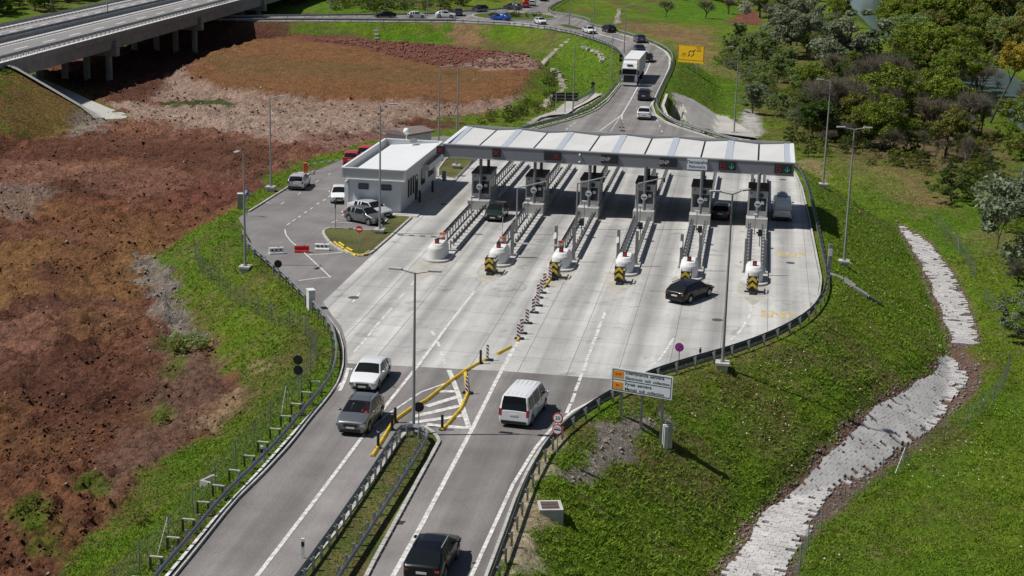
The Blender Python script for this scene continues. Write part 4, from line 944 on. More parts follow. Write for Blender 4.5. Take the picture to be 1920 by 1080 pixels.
b_ = MB(); q = [op(-oh+0.2, -oh+0.2, 4.2), op(SL+oh-0.2, -oh+0.2, 4.2), op(SL+oh-0.2, OWD-0.15, 3.75), op(-oh+0.2, OWD-0.15, 3.75)]
b_.add(q+[Vector((p.x, p.y, 3.35)) for p in q], [(3, 2, 1, 0), (0, 1, 5, 4), (1, 2, 6, 5), (2, 3, 7, 6), (3, 0, 4, 7)]); b_.build('roof', M_ROOFW, office, OO)
wallbox(-oh+0.2, SL+oh-0.2, OWD-0.15, OWD+oh-0.18, 3.3, 3.4, M_FASO, 'roof_gutter')
def owin(face, c, wd, z0_, z1_, mull=0, name='window'):
    b_ = MB(); g = MB(); f = 0.06
    def P(a, z, o): return op(-o, c_[0], z) if 0 else None
    def bx(mb, a, hw, zc, hz, o):
        if face == 'front': mb.box(op(-o, a, zc), (0.08, hw*2, hz*2), OY)
        else: mb.box(op(a, -o, zc), (hw*2, 0.08, hz*2), OY)
    zc, hz = (z0_+z1_)/2, (z1_-z0_)/2
    bx(b_, c, wd/2, z0_, f/2, 0.03); bx(b_, c, wd/2, z1_, f/2, 0.03); bx(b_, c-wd/2, f/2, zc, hz, 0.03); bx(b_, c+wd/2, f/2, zc, hz, 0.03)
    for i in range(mull): bx(b_, c-wd/2+wd*(i+1)/(mull+1), f/2, zc, hz, 0.03)
    o = b_.build(name, M_BLACK, office, OO); bx(g, c, wd/2-0.02, zc, hz-0.02, 0.005); g.build('pane', mat('window_blue', (0.04, 0.06, 0.12), 0.1, coat=0.4) if face == 'front' else M_GLASS, o, OO)
owin('front', 3.65, 0.95, 2.25, 2.75); owin('front', 1.4, 0.95, 2.25, 2.75)
for s_ in (3.4, 4.5, 5.6): owin('side', s_, 0.4, 1.0, 2.7)
owin('side', 7.0, 1.0, 0.1, 2.5, 0, 'door'); owin('side', 10.2, 1.7, 1.1, 2.5, 2); owin('side', 14.2, 2.6, 1.3, 2.3, 4)
b_ = MB()
for a, c in (((8.8, -0.9), (15.9, -0.9)), ((8.8, -0.05), (8.8, -0.9)), ((15.9, -0.05), (15.9, -0.9))): b_.beam(op(a[0], a[1], 3.0), op(c[0], c[1], 3.0), 0.12, 0.6)
b_.beam(op(8.8, -0.45, 2.75), op(15.9, -0.45, 2.75), 0.8, 0.06); b_.build('window_hood', M_WALLO, office, OO)
wallbox(-0.1, 0.9, OWD+0.02, OWD+0.42, 0.0, 2.9, M_CWHITE, 'side_fin')
b_ = MB(); c = G(762, 262, 4.3); b_.cyl((c.x, c.y, 3.8), (c.x, c.y, 4.95), 0.05); b_.sphere((c.x, c.y, 5.2), 0.36, 14, 10); b_.build('white_dome_aerial', M_WHITE, office, OO)
b_ = MB(); c = G(775, 266, 4.3); b_.box((c.x, c.y, 4.45), (0.9, 0.6, 0.35), OY); b_.build('air_conditioner', M_STEEL, office, OO)
# paving around the office
APR = [op(-1.3, 5.6, 0), op(-1.3, -1.9, 0), op(SL+2.5, -1.9, 0), op(SL+2.5, 5.6, 0)]
b_ = MB(); b_.prism([(p.x, p.y) for p in APR], -0.04, 0.1); tag(b_.build('office_pavement', M_CISL), kind='structure')
# back kiosk
KC = G(766, 292); KY = math.radians(-38)
ks = thing('transformer_kiosk', 'small kiosk with brown low-pitched roof behind the office building', 'kiosk', KC, KY)
b_ = MB(); b_.box((0, 0, 1.35), (3.4, 4.0, 2.7)); b_.build('wall', M_CWHITE, ks)
b_ = MB(); b_.box((1.0, -2.02, 1.2), (0.9, 0.06, 2.0)); b_.box((-0.9, -2.02, 1.2), (1.0, 0.06, 2.0)); b_.build('door', mat('kiosk_door', (0.30, 0.31, 0.32), 0.5), ks)
b_ = MB(); b_.box((0.05, -2.04, 1.9), (0.4, 0.06, 0.35)); b_.build('vent', M_BLACK, ks)
b_ = MB(); hx, hy = 2.0, 2.3
b_.add([(-hx, -hy, 2.75), (hx, -hy, 2.75), (hx, hy, 2.75), (-hx, hy, 2.75), (-hx, -hy, 2.95), (hx, -hy, 2.95), (hx, hy, 2.95), (-hx, hy, 2.95), (0, -hy, 3.3), (0, hy, 3.3)], [(3, 2, 1, 0), (0, 1, 5, 8, 4), (2, 3, 7, 9, 6), (1, 2, 6, 5), (3, 0, 4, 7), (5, 6, 9, 8), (4, 8, 9, 7)])
b_.build('roof', mat('brown_sheet', (0.22, 0.17, 0.15), 0.6, var=0.2), ks)
for i, px in enumerate(((787, 381), (811, 362))):
    p = G(*px); p.z = 0.1; t_ = thing('black_bollard', ('black bollard nearest the camera beside the office wall', 'black bollard further back beside the office door')[i], 'bollard', p); b_ = MB(); b_.cyl((0, 0, 0), (0, 0, 1.1), 0.12); b_.sphere((0, 0, 1.1), 0.12, 8, 6); b_.build('post', M_BLACK, t_)
p = G(833, 341); t_ = thing('service_cabinet', 'small grey service cabinet at the far end of the office pavement', 'cabinet', (p.x, p.y, 0.1)); b_ = MB(); b_.box((0, 0, 0.5), (0.4, 0.4, 1.0), OY); b_.box((0, 0, 1.02), (0.46, 0.46, 0.05), OY); b_.build('cabinet_body', M_STEEL, t_)
# ================================================================ motorway viaduct
viad = thing('motorway_viaduct', 'long concrete motorway viaduct on round columns at the upper left', 'viaduct', vpt(0, 0, 0)); OV = viad.location
s0, s1 = VS0, VS0+VLEN
b_ = MB(); b_.prism([tuple(vpt(a, n_))[:2] for a, n_ in ((s0-1, 0), (s1, 0), (s1, VW), (s0-1, VW))], VZ-0.75, VZ-0.02, bottom=True); b_.build('deck', M_CONG, viad, OV)
b_ = MB()
for n_ in (0.5, 3.4, 7.0, 10.0, VW-10, VW-7, VW-3.4, VW-0.7): b_.beam(vpt(s0, n_, VZ-1.6), vpt(s1, n_, VZ-1.6), 0.7, 1.75); b_.build('girder', M_CONG, viad, OV); b_ = MB()
for n_ in (-0.12, VW+0.12):
    b_ = MB(); b_.beam(vpt(s0-5, n_, VZ-0.18), vpt(s1, n_, VZ-0.18), 0.5, 0.75, 0); b_.beam(vpt(s0-60, n_, VZ+0.23), vpt(s1, n_, VZ+0.23), 0.46, 0.12, 1); b_.build('edge_beam', [M_CONG, M_CWHITE], viad, OV)
b_ = MB(); b_.prism([tuple(vpt(a, n_))[:2] for a, n_ in ((s0-5, 0.1), (s0+0.5, 0.1), (s0+0.5, VW-0.1), (s0-5, VW-0.1))], -4, VZ-0.76, bottom=True); b_.build('abutment', M_CONG, viad, OV)
capx = [(G(240, 100, 1.2)-VA).dot(VD), (G(390, 52, 1.2)-VA).dot(VD)]; span = capx[1]-capx[0]; span = min(max(span, 18), 60)
M_COLV = mat('viaduct_column', (0.24, 0.23, 0.22), 0.85, var=0.3, scale=0.6)
i = 0
while capx[0]+span*i < s1-5:
    s_ = capx[0]+span*i
    for n0, n1 in ((-0.6, VW/2-0.6), (VW/2+0.6, VW+0.6)):
        pr = MB(); pr.beam(vpt(s_, n0, VZ-2.95), vpt(s_, n1, VZ-2.95), 1.7, 1.3); cap = pr.build('pier_cap', M_CONG, viad, OV)
        for f in (0.15, 0.5, 0.85):
            c = vpt(s_, n0+(n1-n0)*f); q = MB(); q.cyl((c.x, c.y, -7.5), (c.x, c.y, VZ-3.4), 0.55, n=14, caps=False); o = q.build('column', M_COLV, cap, OV)
    for sd in (-0.1,):
        q = MB(); q.box(vpt(s_, sd-0.1, VZ-1.9), (1.2, 0.6, 1.4), math.atan2(VD.y, VD.x)); q.build('bearing_block', M_CONG, viad, OV)
    i += 1
def mway(name, n0, n1, m, z, sa=-60, sb=None):
    b_ = MB(); sb = sb or VLEN+60; b_.prism([tuple(vpt(a, n_))[:2] for a, n_ in ((VS0+sa, n0), (VS0+sb, n0), (VS0+sb, n1), (VS0+sa, n1))], z-0.03, z); o = b_.build(name, m); tag(o, kind='structure'); return o
M_MWAY = mat('motorway_asphalt', (0.22, 0.212, 0.205), 0.85, var=0.12, scale=0.08)
mway('motorway', 0.3, VW-0.3, M_MWAY, VZ+0.02, -400, VLEN+400)
NM = VW*0.5
def ml(n_, wd, dash=None, sa=-40, sb=130):
    b_ = MB()
    if dash:
        a = VS0+sa
        while a < VS0+sb:
            b_ = MB(); b_.add([vpt(a, n_-wd/2, VZ+0.035), vpt(a+dash[0], n_-wd/2, VZ+0.035), vpt(a+dash[0], n_+wd/2, VZ+0.035), vpt(a, n_+wd/2, VZ+0.035)], [(0, 1, 2, 3)]); b_.build('painted_dash', M_WPAINT, marks, marks.location); a += dash[0]+dash[1]
    else:
        b_.add([vpt(VS0+sa, n_-wd/2, VZ+0.035), vpt(VS0+sb, n_-wd/2, VZ+0.035), vpt(VS0+sb, n_+wd/2, VZ+0.035), vpt(VS0+sa, n_+wd/2, VZ+0.035)], [(0, 1, 2, 3)]); b_.build('painted_line', M_WPAINT, marks, marks.location)
# distances across the deck measured on the pixels of the left edge
def nacross(py): return (G(0, py, VZ)-VA).dot(VN)
ml(nacross(100), 0.4, (5, 6)); ml(nacross(93)-0.2, 0.01); ml(nacross(89), 0.35); ml(nacross(73), 0.35); ml(nacross(64.5), 0.45, (3.2, 3.4)); ml(nacross(61), 0.25)
for i in range(130): b_ = MB(); b_.beam(vpt(s0-40+i*1.25, nacross(86.5), VZ+0.12), vpt(s0-40+i*1.25+0.85, nacross(86.5), VZ+0.12), 0.8, 0.2); b_.build('kerb_block', M_CWHITE, viad, OV)
b_ = MB(); b_.beam(vpt(s0-60, nacross(79.5), VZ+0.03), vpt(s1, nacross(79.5), VZ+0.03), 1.6, 0.1); b_.build('median_strip', M_BLACK, viad, OV)
for i in range(85): b_ = MB(); b_.beam(vpt(s0-40+i*1.9, nacross(55), VZ+0.12), vpt(s0-40+i*1.9+1.35, nacross(55), VZ+0.12), 0.9, 0.2); b_.build('kerb_block', M_CWHITE, viad, OV)
for i in range(75): b_ = MB(); b_.beam(vpt(s0-40+i*1.9, 0.45, VZ+0.1), vpt(s0-40+i*1.9+1.4, 0.45, VZ+0.1), 0.35, 0.2); b_.build('kerb_block', M_CWHITE, viad, OV)
def zrail(label, a, b_pt, step, z, side=1, rail_m=None, group='guardrails along the viaduct'):
    t_ = thing('guardrail', label, 'guardrail', (a.x, a.y, z), group=group); L_ = (b_pt-a).length; d = (b_pt-a).normalized()
    q = MB(); wbeam(q, [a, b_pt], z+0.6, side); q.build('rail', rail_m or M_RAIL, t_, t_.location)
    k = 0
    while k*step < L_: p = a+d*(k*step); nn = Vector((-d.y, d.x, 0))*side; inst('post', POST_ME, t_, (p.x-a.x-nn.x*0.24, p.y-a.y-nn.y*0.24, 0), math.atan2(nn.y, nn.x)); k += 1
    return t_
zrail('grey guardrail along the near edge of the motorway viaduct', vpt(s0-40, 1.5), vpt(s0+115, 1.5), 2.0, VZ+0.02, 1)
zrail('twin guardrail down the middle of the motorway, nearer rail', vpt(s0-40, nacross(82)), vpt(s0+115, nacross(82)), 4.0, VZ+0.05, -1)
zrail('twin guardrail down the middle of the motorway, farther rail', vpt(s0-40, nacross(76.5)), vpt(s0+115, nacross(76.5)), 4.0, VZ+0.05, 1)
zrail('grey guardrail along the far edge of the motorway viaduct', vpt(s0-40, VW-1.2), vpt(s0+115, VW-1.2), 4.0, VZ+0.05, -1)
# parapet railing with bars
t_ = thing('parapet_railing', 'thin metal railing on the near parapet of the motorway viaduct', 'railing', vpt(s0-30, -0.1, VZ+0.29)); Oo = t_.location
q = MB()
for z in (0.5, 0.8): q.beam(vpt(s0-30, -0.1, VZ+0.29+z), vpt(s0+110, -0.1, VZ+0.29+z), 0.04, 0.04)
tag(q.build('rail', M_STEEL, t_, Oo))
for i in range(0, 140, 2):
    p = vpt(s0-30+i, -0.1, 0); pm = MB() if i == 0 else None
    if pm: pm.box((0, 0, 0.4), (0.05, 0.05, 0.8)); o = pm.build('post', M_STEEL, t_, loc=(0, 0, 0)); PP = o.data
    else: inst('post', PP, t_, (p.x-Oo.x, p.y-Oo.y, 0))

# ================================================================ guardrails of the roads
iL = len(RAIL_L)
guardrail('long guardrail on the left edge from the road to the parking area', smooth_line(z0(RAIL_L), 1), -1, 2.0, top=0.6)
guardrail('long guardrail round the right edge of plaza and road', smooth_line(z0(RAIL_R)[:26], 1), 1, 2.0, top=0.6, rail_m=mat('dark_rail', (0.09, 0.09, 0.095), 0.5, 0.3))
guardrail('guardrail on the right edge of the road behind the canopy', smooth_line(z0(RAIL_R)[25:], 1), 1, 2.6, top=0.6)
guardrail('guardrail on the left edge of the road behind the canopy', smooth_line(z0(RAIL_FL)[:16], 1), -1, 2.2, top=0.6)
guardrail('long straight guardrail on the near side of the road under the viaduct', z0(RAIL_FL)[15:], -1, 3.5, top=0.6)
guardrail('guardrail on the far side of the road under the viaduct', smooth_line(z0(RAIL_N), 1), -1, 4.0, top=0.6)
guardrail('curved guardrail round the grass beside the upper right roundabout exit', smooth_line(z0(RAIL_NE), 1), -1, 3.0, top=0.6)
ml_ = smooth_line(W([(470, 1185), (552, 1080), (640, 960), (742, 808)], 0.75), 1); mr_ = smooth_line(W([(795, 800), (806, 812), (720, 945), (632, 1080), (560, 1185)], 0.75), 1)
guardrail('left guardrail of the grassy central reservation', z0(ml_), 1, 1.33, top=0.6)
guardrail('right guardrail of the grassy central reservation', z0(mr_), 1, 1.33, top=0.6)
guardrail('short curved guardrail closing the end of the central reservation', z0(W([(742, 806), (752, 797), (775, 795), (790, 798), (796, 803)], 0.75)), 1, 1.2, top=0.6)
# outriggers on the posts of the near left rail
t_ = thing('bridge_brackets', 'row of white topped brackets behind the near left guardrail', 'brackets', z0(RAIL_L)[1]); Oo = t_.location
BM = MB(); BM.box((0, 0, 0.66), (0.62, 0.11, 0.06), mi=0); BM.box((-0.26, 0, 0.3), (0.1, 0.12, 0.62), mi=1); BM.box((0.3, 0, 0.32), (0.08, 0.12, 0.64), mi=1)
first = None
for p, tn in resample(z0(RAIL_L)[:9], 2.3):
    nn = Vector((-tn.y, tn.x, 0)); q = p+nn*0.62; ang = math.atan2(nn.y, nn.x)
    if first is None: o = BM.build('bracket', [M_KERB, M_DSTEEL], t_, loc=(q.x-Oo.x, q.y-Oo.y, 0)); o.rotation_euler = (0, 0, ang); first = o.data
    else: inst('bracket', first, t_, (q.x-Oo.x, q.y-Oo.y, 0), ang)

# ================================================================ lamp posts
def lamp(px, top, label, arms=((1, 0),), base=True, hgt=None, flat=False, double=False):
    p = hit(*px, False) if not flat else G(*px)
    h = hgt or height_for(p, top); t_ = thing('street_lamp', label, 'street lamp', p, group='street lamps around the toll plaza')
    if base:
        b_ = MB(); z_ = 0.35 if not flat else 0.15
        b_.box((0, 0, -0.3), (0.75, 0.75, 1.2), YAW_U, taper=1.0); b_.box((0, 0, 0.37), (0.95, 0.95, 0.16), YAW_U); b_.build('footing', M_CISL, t_)
    b_ = MB(); b_.cyl((0, 0, 0.3 if base else 0), (0, 0, h), 0.11, 0.06, 10); b_.box((0, 0, 0.5), (0.3, 0.3, 0.06)); b_.build('pole', M_POLE, t_)
    for ax, ay in arms:
        d = Vector((ax, ay, 0)).normalized(); b_ = MB(); b_.cyl((0, 0, h-0.05), tuple(d*0.9+Vector((0, 0, h+0.12))), 0.05, 0.04, 6); arm = b_.build('arm', M_POLE, t_)
        b_ = MB(); c = d*1.15+Vector((0, 0, h+0.15)); b_.box(c, (0.75, 0.32, 0.1), math.atan2(d.y, d.x)); b_.build('lamp_head', mat('lamp_head_grey', (0.42, 0.42, 0.42), 0.5), arm)
    return t_
lamp((460, 508), 284, 'lamp post on a concrete block left of the parking area beside the blue sign', ((-.3, -1),))
lamp((508, 357), 183, 'lamp post on the grass strip behind the silver hatchback', ((1, 0),), flat=True)
lamp((712, 438), 198, 'lamp post on the small grass island beside the two parked cars', ((1, .1),), flat=True)
lamp((775, 815), 511, 'twin-headed lamp post at the tip of the central reservation', ((-1, .2), (1, -.1)), base=False, flat=True)
lamp((1354, 690), 363, 'twin-headed lamp post on a concrete block on the right grass slope', ((-1, -.1), (.8, .6)))
lamp((1582, 497), 242, 'tall lamp post right of the plaza edge beside the sampling gutter', ((-1, 0), (1, 0)))
lamp((1543, 351), 152, 'lamp post on the slope right of the canopy end', ((-1, 0),))
lamp((1376, 252), 90, 'lamp post beside the pale culvert slope behind the canopy', ((-1, 0),))
lamp((856, 316), 126, 'lamp post on the verge island just left of the canopy', ((1, 0),), flat=True)
lamp((822, 300), 125, 'lamp post with round white mirror behind the office building', ((1, 0),), flat=True)
lamp((1074, 210), 84, 'lamp post beside the dark sign back on the far left slope', ((1, 0),), base=False)
lamp((1146, 150), 64, 'lamp post on the green slope left of the white truck', ((1, 0),), base=False)
lamp((1170, 100), 10, 'lamp post at the inside of the far road bend', ((1, 0),), base=False, flat=True)
lamp((1112, 76), 0, 'lamp post with small blue sign beside the white estate car', ((1, 0),), base=False, flat=True, hgt=11)
lamp((1067, 48), 0, 'lamp post on the splitter island east of the roundabout', ((1, 0),), base=False, flat=True, hgt=11)
lamp((964, 27), 0, 'lamp post in the middle of the roundabout', ((1, 0),), base=False, flat=True, hgt=11)
lamp((801, 30), 0, 'lamp post right of centre on the road under the viaduct', ((1, 0),), base=False, flat=True, hgt=11)
lamp((618, 32), 0, 'lamp post beside the shadow edge of the viaduct', ((1, 0),), base=False, flat=True, hgt=11)
p = G(202, 28, VZ); tl = thing('street_lamp', 'lamp post standing in the middle of the motorway viaduct', 'street lamp', p); b_ = MB(); b_.cyl((0, 0, 0), (0, 0, 11), 0.11, 0.07); b_.build('pole', M_POLE, tl); b_ = MB(); b_.box((0.5, 0, 11.05), (1.0, .3, .1)); b_.build('lamp_head', M_POLE, tl)
p = hit(96, 22, False); tl = thing('street_lamp', 'lamp post beyond the motorway at the upper left', 'street lamp', p); b_ = MB(); b_.cyl((0, 0, 0), (0, 0, 11), 0.11, 0.07); b_.build('pole', M_POLE, tl); b_ = MB(); b_.box((0.5, 0, 11.05), (1.0, .3, .1)); b_.build('lamp_head', M_POLE, tl)
p = G(828, 184, 7.2)

# ================================================================ signs
CAMD = Vector((0, -1, 0))
def facing(px, toward=(0, -1), rot=0.0): return None
def round_sign(px, label, discs, h=2.6, back=False, flat=False, off=0.0, nrm=(0, -1, 0)):
    p = hit(*px, False) if not flat else G(*px); t_ = thing('road_sign', label, 'road sign', p); n = Vector(nrm).normalized(); x = n.cross(Vector((0, 0, 1)))*-1
    b_ = MB(); b_.cyl((0, 0, 0), (0, 0, h), 0.035); b_.build('pole', M_POLE, t_)
    z = h-0.3
    for kind in discs:
        c = n*0.06+Vector((0, 0, z)); b_ = MB(); b_.disc(c, 0.31, n, 0.03, 24); pl = b_.build('plate', {'back': M_SIGNB, '20': M_RED, 'customs': M_RED, 'nostop': M_RED, 'noentry': M_RED}[kind], t_)
        if kind in ('20', 'customs'): b_ = MB(); b_.disc(c+n*0.02, 0.24, n, 0.012, 24); b_.build('face', M_WHITE, pl)
        X = Vector((-n.y, n.x, 0)); mt = Matrix(((X.x, 0, n.x, c.x+n.x*0.03), (X.y, 0, n.y, c.y+n.y*0.03), (0, 1, 0, c.z), (0, 0, 0, 1)))
        if kind == '20': text_mesh('numerals', '20', 0.30, M_SIGNB, pl, mt, 0.002)
        if kind == 'customs': b_ = MB(); b_.beam(c+n*0.03-X*0.2, c+n*0.03+X*0.2, 0.01, 0.07); b_.build('bar', M_SIGNB, pl); text_mesh('small_lettering', 'НАПЛАТА', 0.07, M_SIGNB, pl, mt@Matrix.Translation((0, 0.1, 0)), 0.002)
        if kind == 'noentry': b_ = MB(); b_.beam(c+n*0.03-X*0.21, c+n*0.03+X*0.21, 0.012, 0.12); b_.build('bar', M_WHITE, pl)
        if kind == 'nostop':
            b_ = MB(); b_.disc(c+n*0.02, 0.25, n, 0.012, 24); b_.build('face', mat('sign_violet', (0.10, 0.05, 0.42), 0.5), pl); b_ = MB()
            for sx in (-1, 1): b_.beam(c+n*0.035+X*0.17*sx-Vector((0, 0, 0.17)), c+n*0.035-X*0.17*sx+Vector((0, 0, 0.17)), 0.01, 0.04); b_.build('stroke', M_RED, pl); b_ = MB()
        z -= 0.68
    return t_
toCam = -Vector((_r[0]*0+0, 1, 0))
round_sign((1044, 860), 'round 20 speed limit sign above a toll sign at the right kerb', ('20', 'customs'), 2.75, nrm=(-0.35, -1, 0))
round_sign((1272, 692), 'round violet no stopping sign behind the right guardrail', ('nostop',), 1.85, nrm=(-0.35, -1, 0))
round_sign((560, 748), 'two round sign backs one above the other on the left slope', ('back', 'back'), 2.9, nrm=(-0.1, -1, 0))
round_sign((785, 800), 'single round sign back beside the twin-headed lamp post', ('back',), 1.55, flat=True, nrm=(0, -1, 0))
round_sign((522, 536), 'single round sign back behind the guardrail near the plastic barriers', ('back',), 2.1, flat=True, nrm=(0, -1, 0))
round_sign((674, 470), 'red no entry sign on the small grass island', ('noentry',), 2.2, flat=True, nrm=(-0.3, -1, 0))
round_sign((1163, 128), 'two dark round sign backs left of the far road bend', ('back', 'back'), 2.4, nrm=(0, -1, 0))
round_sign((1111, 182), 'two dark round sign backs beside the left culvert railing', ('back', 'back'), 2.4, nrm=(0, -1, 0))
p = G(629, 430); t_ = thing('road_sign', 'thin sign seen edge-on beside the grey parked hatchback', 'road sign', p); b_ = MB(); b_.cyl((0, 0, 0), (0, 0, 2.6), 0.035); b_.build('pole', M_POLE, t_); b_ = MB(); b_.box((0, 0, 2.3), (0.05, 0.6, 0.6)); b_.build('plate', M_SIGNB, t_)
p = hit(463, 408, False); t_ = thing('parking_sign', 'square blue parking sign at the left edge of the parking area', 'parking sign', p, -0.45); h = height_for(p, 355)
b_ = MB(); b_.cyl((0, 0, 0), (0, 0, h), 0.035); b_.build('pole', M_POLE, t_); b_ = MB(); b_.box((0, -0.05, h-0.3), (0.6, 0.04, 0.62)); pl = b_.build('plate', M_BLUE, t_)
text_mesh('letter', 'P', 0.6, M_WHITE, pl, Matrix(((1, 0, 0, 0), (0, 0, -1, -0.09), (0, 1, 0, h-0.3), (0, 0, 0, 1))), 0.004)
# big information board
BL, BR_ = hit(1163, 775, False), hit(1241, 798, False)
def board_corner(px, py, base): return None
q0 = hit(1163, 780, False); bd = Vector((math.cos(math.radians(-22)), math.sin(math.radians(-22)), 0)); A = Vector((q0.x, q0.y, 0))
# solve the board's left and right ends from its traced corners, on the vertical plane of the posts
nrm = Vector((bd.y, -bd.x, 0))
def onplane(px, py):
    d = ray(px, py); t = (nrm.x*A.x+nrm.y*A.y)/(nrm.x*d[0]+nrm.y*d[1]); return Vector((d[0]*t, d[1]*t, CAMH+d[2]*t))
c_tl, c_tr, c_bl, c_br = onplane(1147, 687), onplane(1262, 708), onplane(1145, 732), onplane(1260, 749)
bw = ((c_tr-c_tl).dot(bd)+(c_br-c_bl).dot(bd))/2; bh = ((c_tl.z-c_bl.z)+(c_tr.z-c_br.z))/2; bc = (c_tl+c_tr+c_bl+c_br)/4
isg = thing('information_board', 'large white board on three posts reading electronic and manual toll collection', 'road sign', (bc.x, bc.y, q0.z)); OI = isg.location
tilt = math.atan2((c_tr.z+c_br.z-c_tl.z-c_bl.z)/2, bw)
if nrm.y > 0: nrm = -nrm
X = (bd*math.cos(tilt)+Vector((0, 0, 1))*math.sin(tilt)); Yv = nrm.cross(X); 
if Yv.z < 0: Yv = -Yv
def bm_(x, y, o): p = bc-OI+X*x+Yv*y+nrm*o; return Matrix(((X.x, Yv.x, nrm.x, p.x), (X.y, Yv.y, nrm.y, p.y), (X.z, Yv.z, nrm.z, p.z), (0, 0, 0, 1)))
b_ = MB(); b_.box((0, 0, 0), (bw, bh, 0.06)); pl = b_.build('panel', M_SIGNW, isg); pl.matrix_local = bm_(0, 0, 0)
b_ = MB(); lw = 0.03
for yy in (bh/2-0.1, 0.02, -bh/2+0.1): b_.box((0, yy, 0.035), (bw-0.16, lw, 0.012))
for xx in (-bw/2+0.1, bw/2-0.1): b_.box((xx, 0, 0.0355), (lw, bh-0.2, 0.012))
b_.build('border', M_SIGNB, pl)
M_OR = mat('sign_orange', (0.72, 0.28, 0.02), 0.5, var=0.05)
for yy, tx in ((bh*0.245, 'ENP'), (-bh*0.235, 'B₌')):
    b_ = MB(); b_.box((-bw/2+0.118*bw, yy, 0.036), (0.165*bw, 0.29*bh, 0.014)); e = b_.build('orange_plate', M_OR, pl)
    text_mesh('plate_lettering', tx[:3] if tx == 'ENP' else 'B=', 0.15*bh, M_RED, e, Matrix.Translation((-bw/2+0.118*bw, yy, 0.046)), 0.002)
for yy, tx, fr_ in ((bh*0.355, 'Електронска  наплата', .627), (bh*0.135, 'Electronic  toll  collection', .72), (-bh*0.125, 'Ручна  наплата', .43), (-bh*0.345, 'Manual  toll  collection', .64)):
    o = text_mesh('lettering', tx, bh*0.17, M_SIGNB, pl, Matrix.Translation((-bw/2+0.232*bw, yy, 0.036)), 0.002, 'LEFT'); wx = max(v.co.x for v in o.data.vertices); k_ = fr_*bw/wx
    for v in o.data.vertices: v.co.x *= k_
for px, py in ((1164, 775), (1203, 795), (1242, 818)):
    pp = onplane(px, 740); gz = zt(pp.x, pp.y); b_ = MB(); b_.beam((pp.x, pp.y, gz-0.3), (pp.x, pp.y, bc.z+0.6), 0.16, 0.16); b_.build('post', M_STEEL, isg, OI-nrm*-0.14)
# yellow direction board
q = hit(1290, 128, False); ys_ = thing('direction_board', 'large yellow roundabout direction board beside the far road bend', 'road sign', q)
s_ = None
def atdist(px, py, D): d = ray(px, py); t = D/d[1]; return Vector((d[0]*t, d[1]*t, CAMH+d[2]*t))
a, c = atdist(1273, 84, q.y), atdist(1318, 118, q.y); w_b, h_b = c.x-a.x, a.z-c.z; mid = (a+c)/2
b_ = MB(); b_.box((mid.x-q.x, 0, mid.z-q.z), (w_b, 0.08, h_b)); pl = b_.build('panel', mat('sign_yellow', (0.85, 0.50, 0.01), 0.5, var=0.03), ys_)
b_ = MB(); 
for zz in (h_b/2-0.08, -h_b/2+0.45): b_.box((mid.x-q.x, -0.045, mid.z-q.z+zz), (w_b-0.1, 0.012, 0.06))
for xx in (-w_b/2+0.05, w_b/2-0.05): b_.box((mid.x-q.x+xx, -0.046, mid.z-q.z+0.17), (0.06, 0.012, h_b-0.5))
b_.build('border', M_SIGNB, pl)
b_ = MB(); pts = [Vector((0.42*math.cos(math.radians(t)), 0, 0.42*math.sin(math.radians(t)))) for t in range(-55, 240, 18)]
pts = [Vector((0.0, 0, -0.62))]+pts+[Vector((-0.62, 0, -0.6))]
cc0 = Vector((mid.x-q.x+0.05, -0.05, mid.z-q.z+0.15))
for a_, c_ in zip(pts[:-1], pts[1:]): b_.beam(cc0+a_, cc0+c_, 0.01, 0.13)
b_.beam(cc0+Vector((0.3, 0, 0.3)), cc0+Vector((0.72, 0, 0.7)), 0.01, 0.14); b_.build('route_symbol', M_SIGNB, pl)
for zz, xx, n_ in ((1.35, 1.35, 0), (1.1, 1.4, 1), (0.78, 1.4, 0), (0.55, 1.4, 0), (-0.05, -1.25, 0), (-0.3, -1.25, 0), (-0.62, -1.35, 0)):
    b_ = MB(); b_.box((mid.x-q.x+xx*0.95, -0.046, mid.z-q.z+zz*0.85+0.1), (0.75, 0.012, 0.09)); b_.build('text_line', mat('sign_print', (0.25, 0.14, 0.01), 0.6), pl)
for xx in (-0.8, 0.3, 1.2): b_ = MB(); b_.cyl((mid.x-q.x+xx, 0.1, -1.2), (mid.x-q.x+xx, 0.1, mid.z-q.z+0.5), 0.07); b_.build('post', M_POLE, ys_)
ys_.rotation_euler = (0, 0, -0.5); ys_.scale = (1.12, 1, 1)
# dark sign back
q = hit(1062, 214, False); bs = thing('sign_board_back', 'dark back of a wide sign board on posts left of the far road', 'road sign', q)
a, c = atdist(1036, 173, q.y), atdist(1084, 190, q.y); b_ = MB(); b_.box(((a.x+c.x)/2-q.x, 0, (a.z+c.z)/2-q.z), (c.x-a.x, 0.06, a.z-c.z)); b_.build('panel', M_SIGNB, bs)
for xx in (0.15, 0.5, 0.8): X_ = a.x+(c.x-a.x)*xx-q.x; b_ = MB(); b_.cyl((X_, -0.1, -0.6), (X_, -0.1, a.z-q.z), 0.07); b_.build('post', M_POLE, bs)
for zz in (0.3, 0.7): b_ = MB(); b_.beam((a.x-q.x+0.1, -0.06, c.z-q.z+(a.z-c.z)*zz), (c.x-q.x-0.1, -0.06, c.z-q.z+(a.z-c.z)*zz), 0.05, 0.07); b_.build('crossbar', M_POLE, bs)

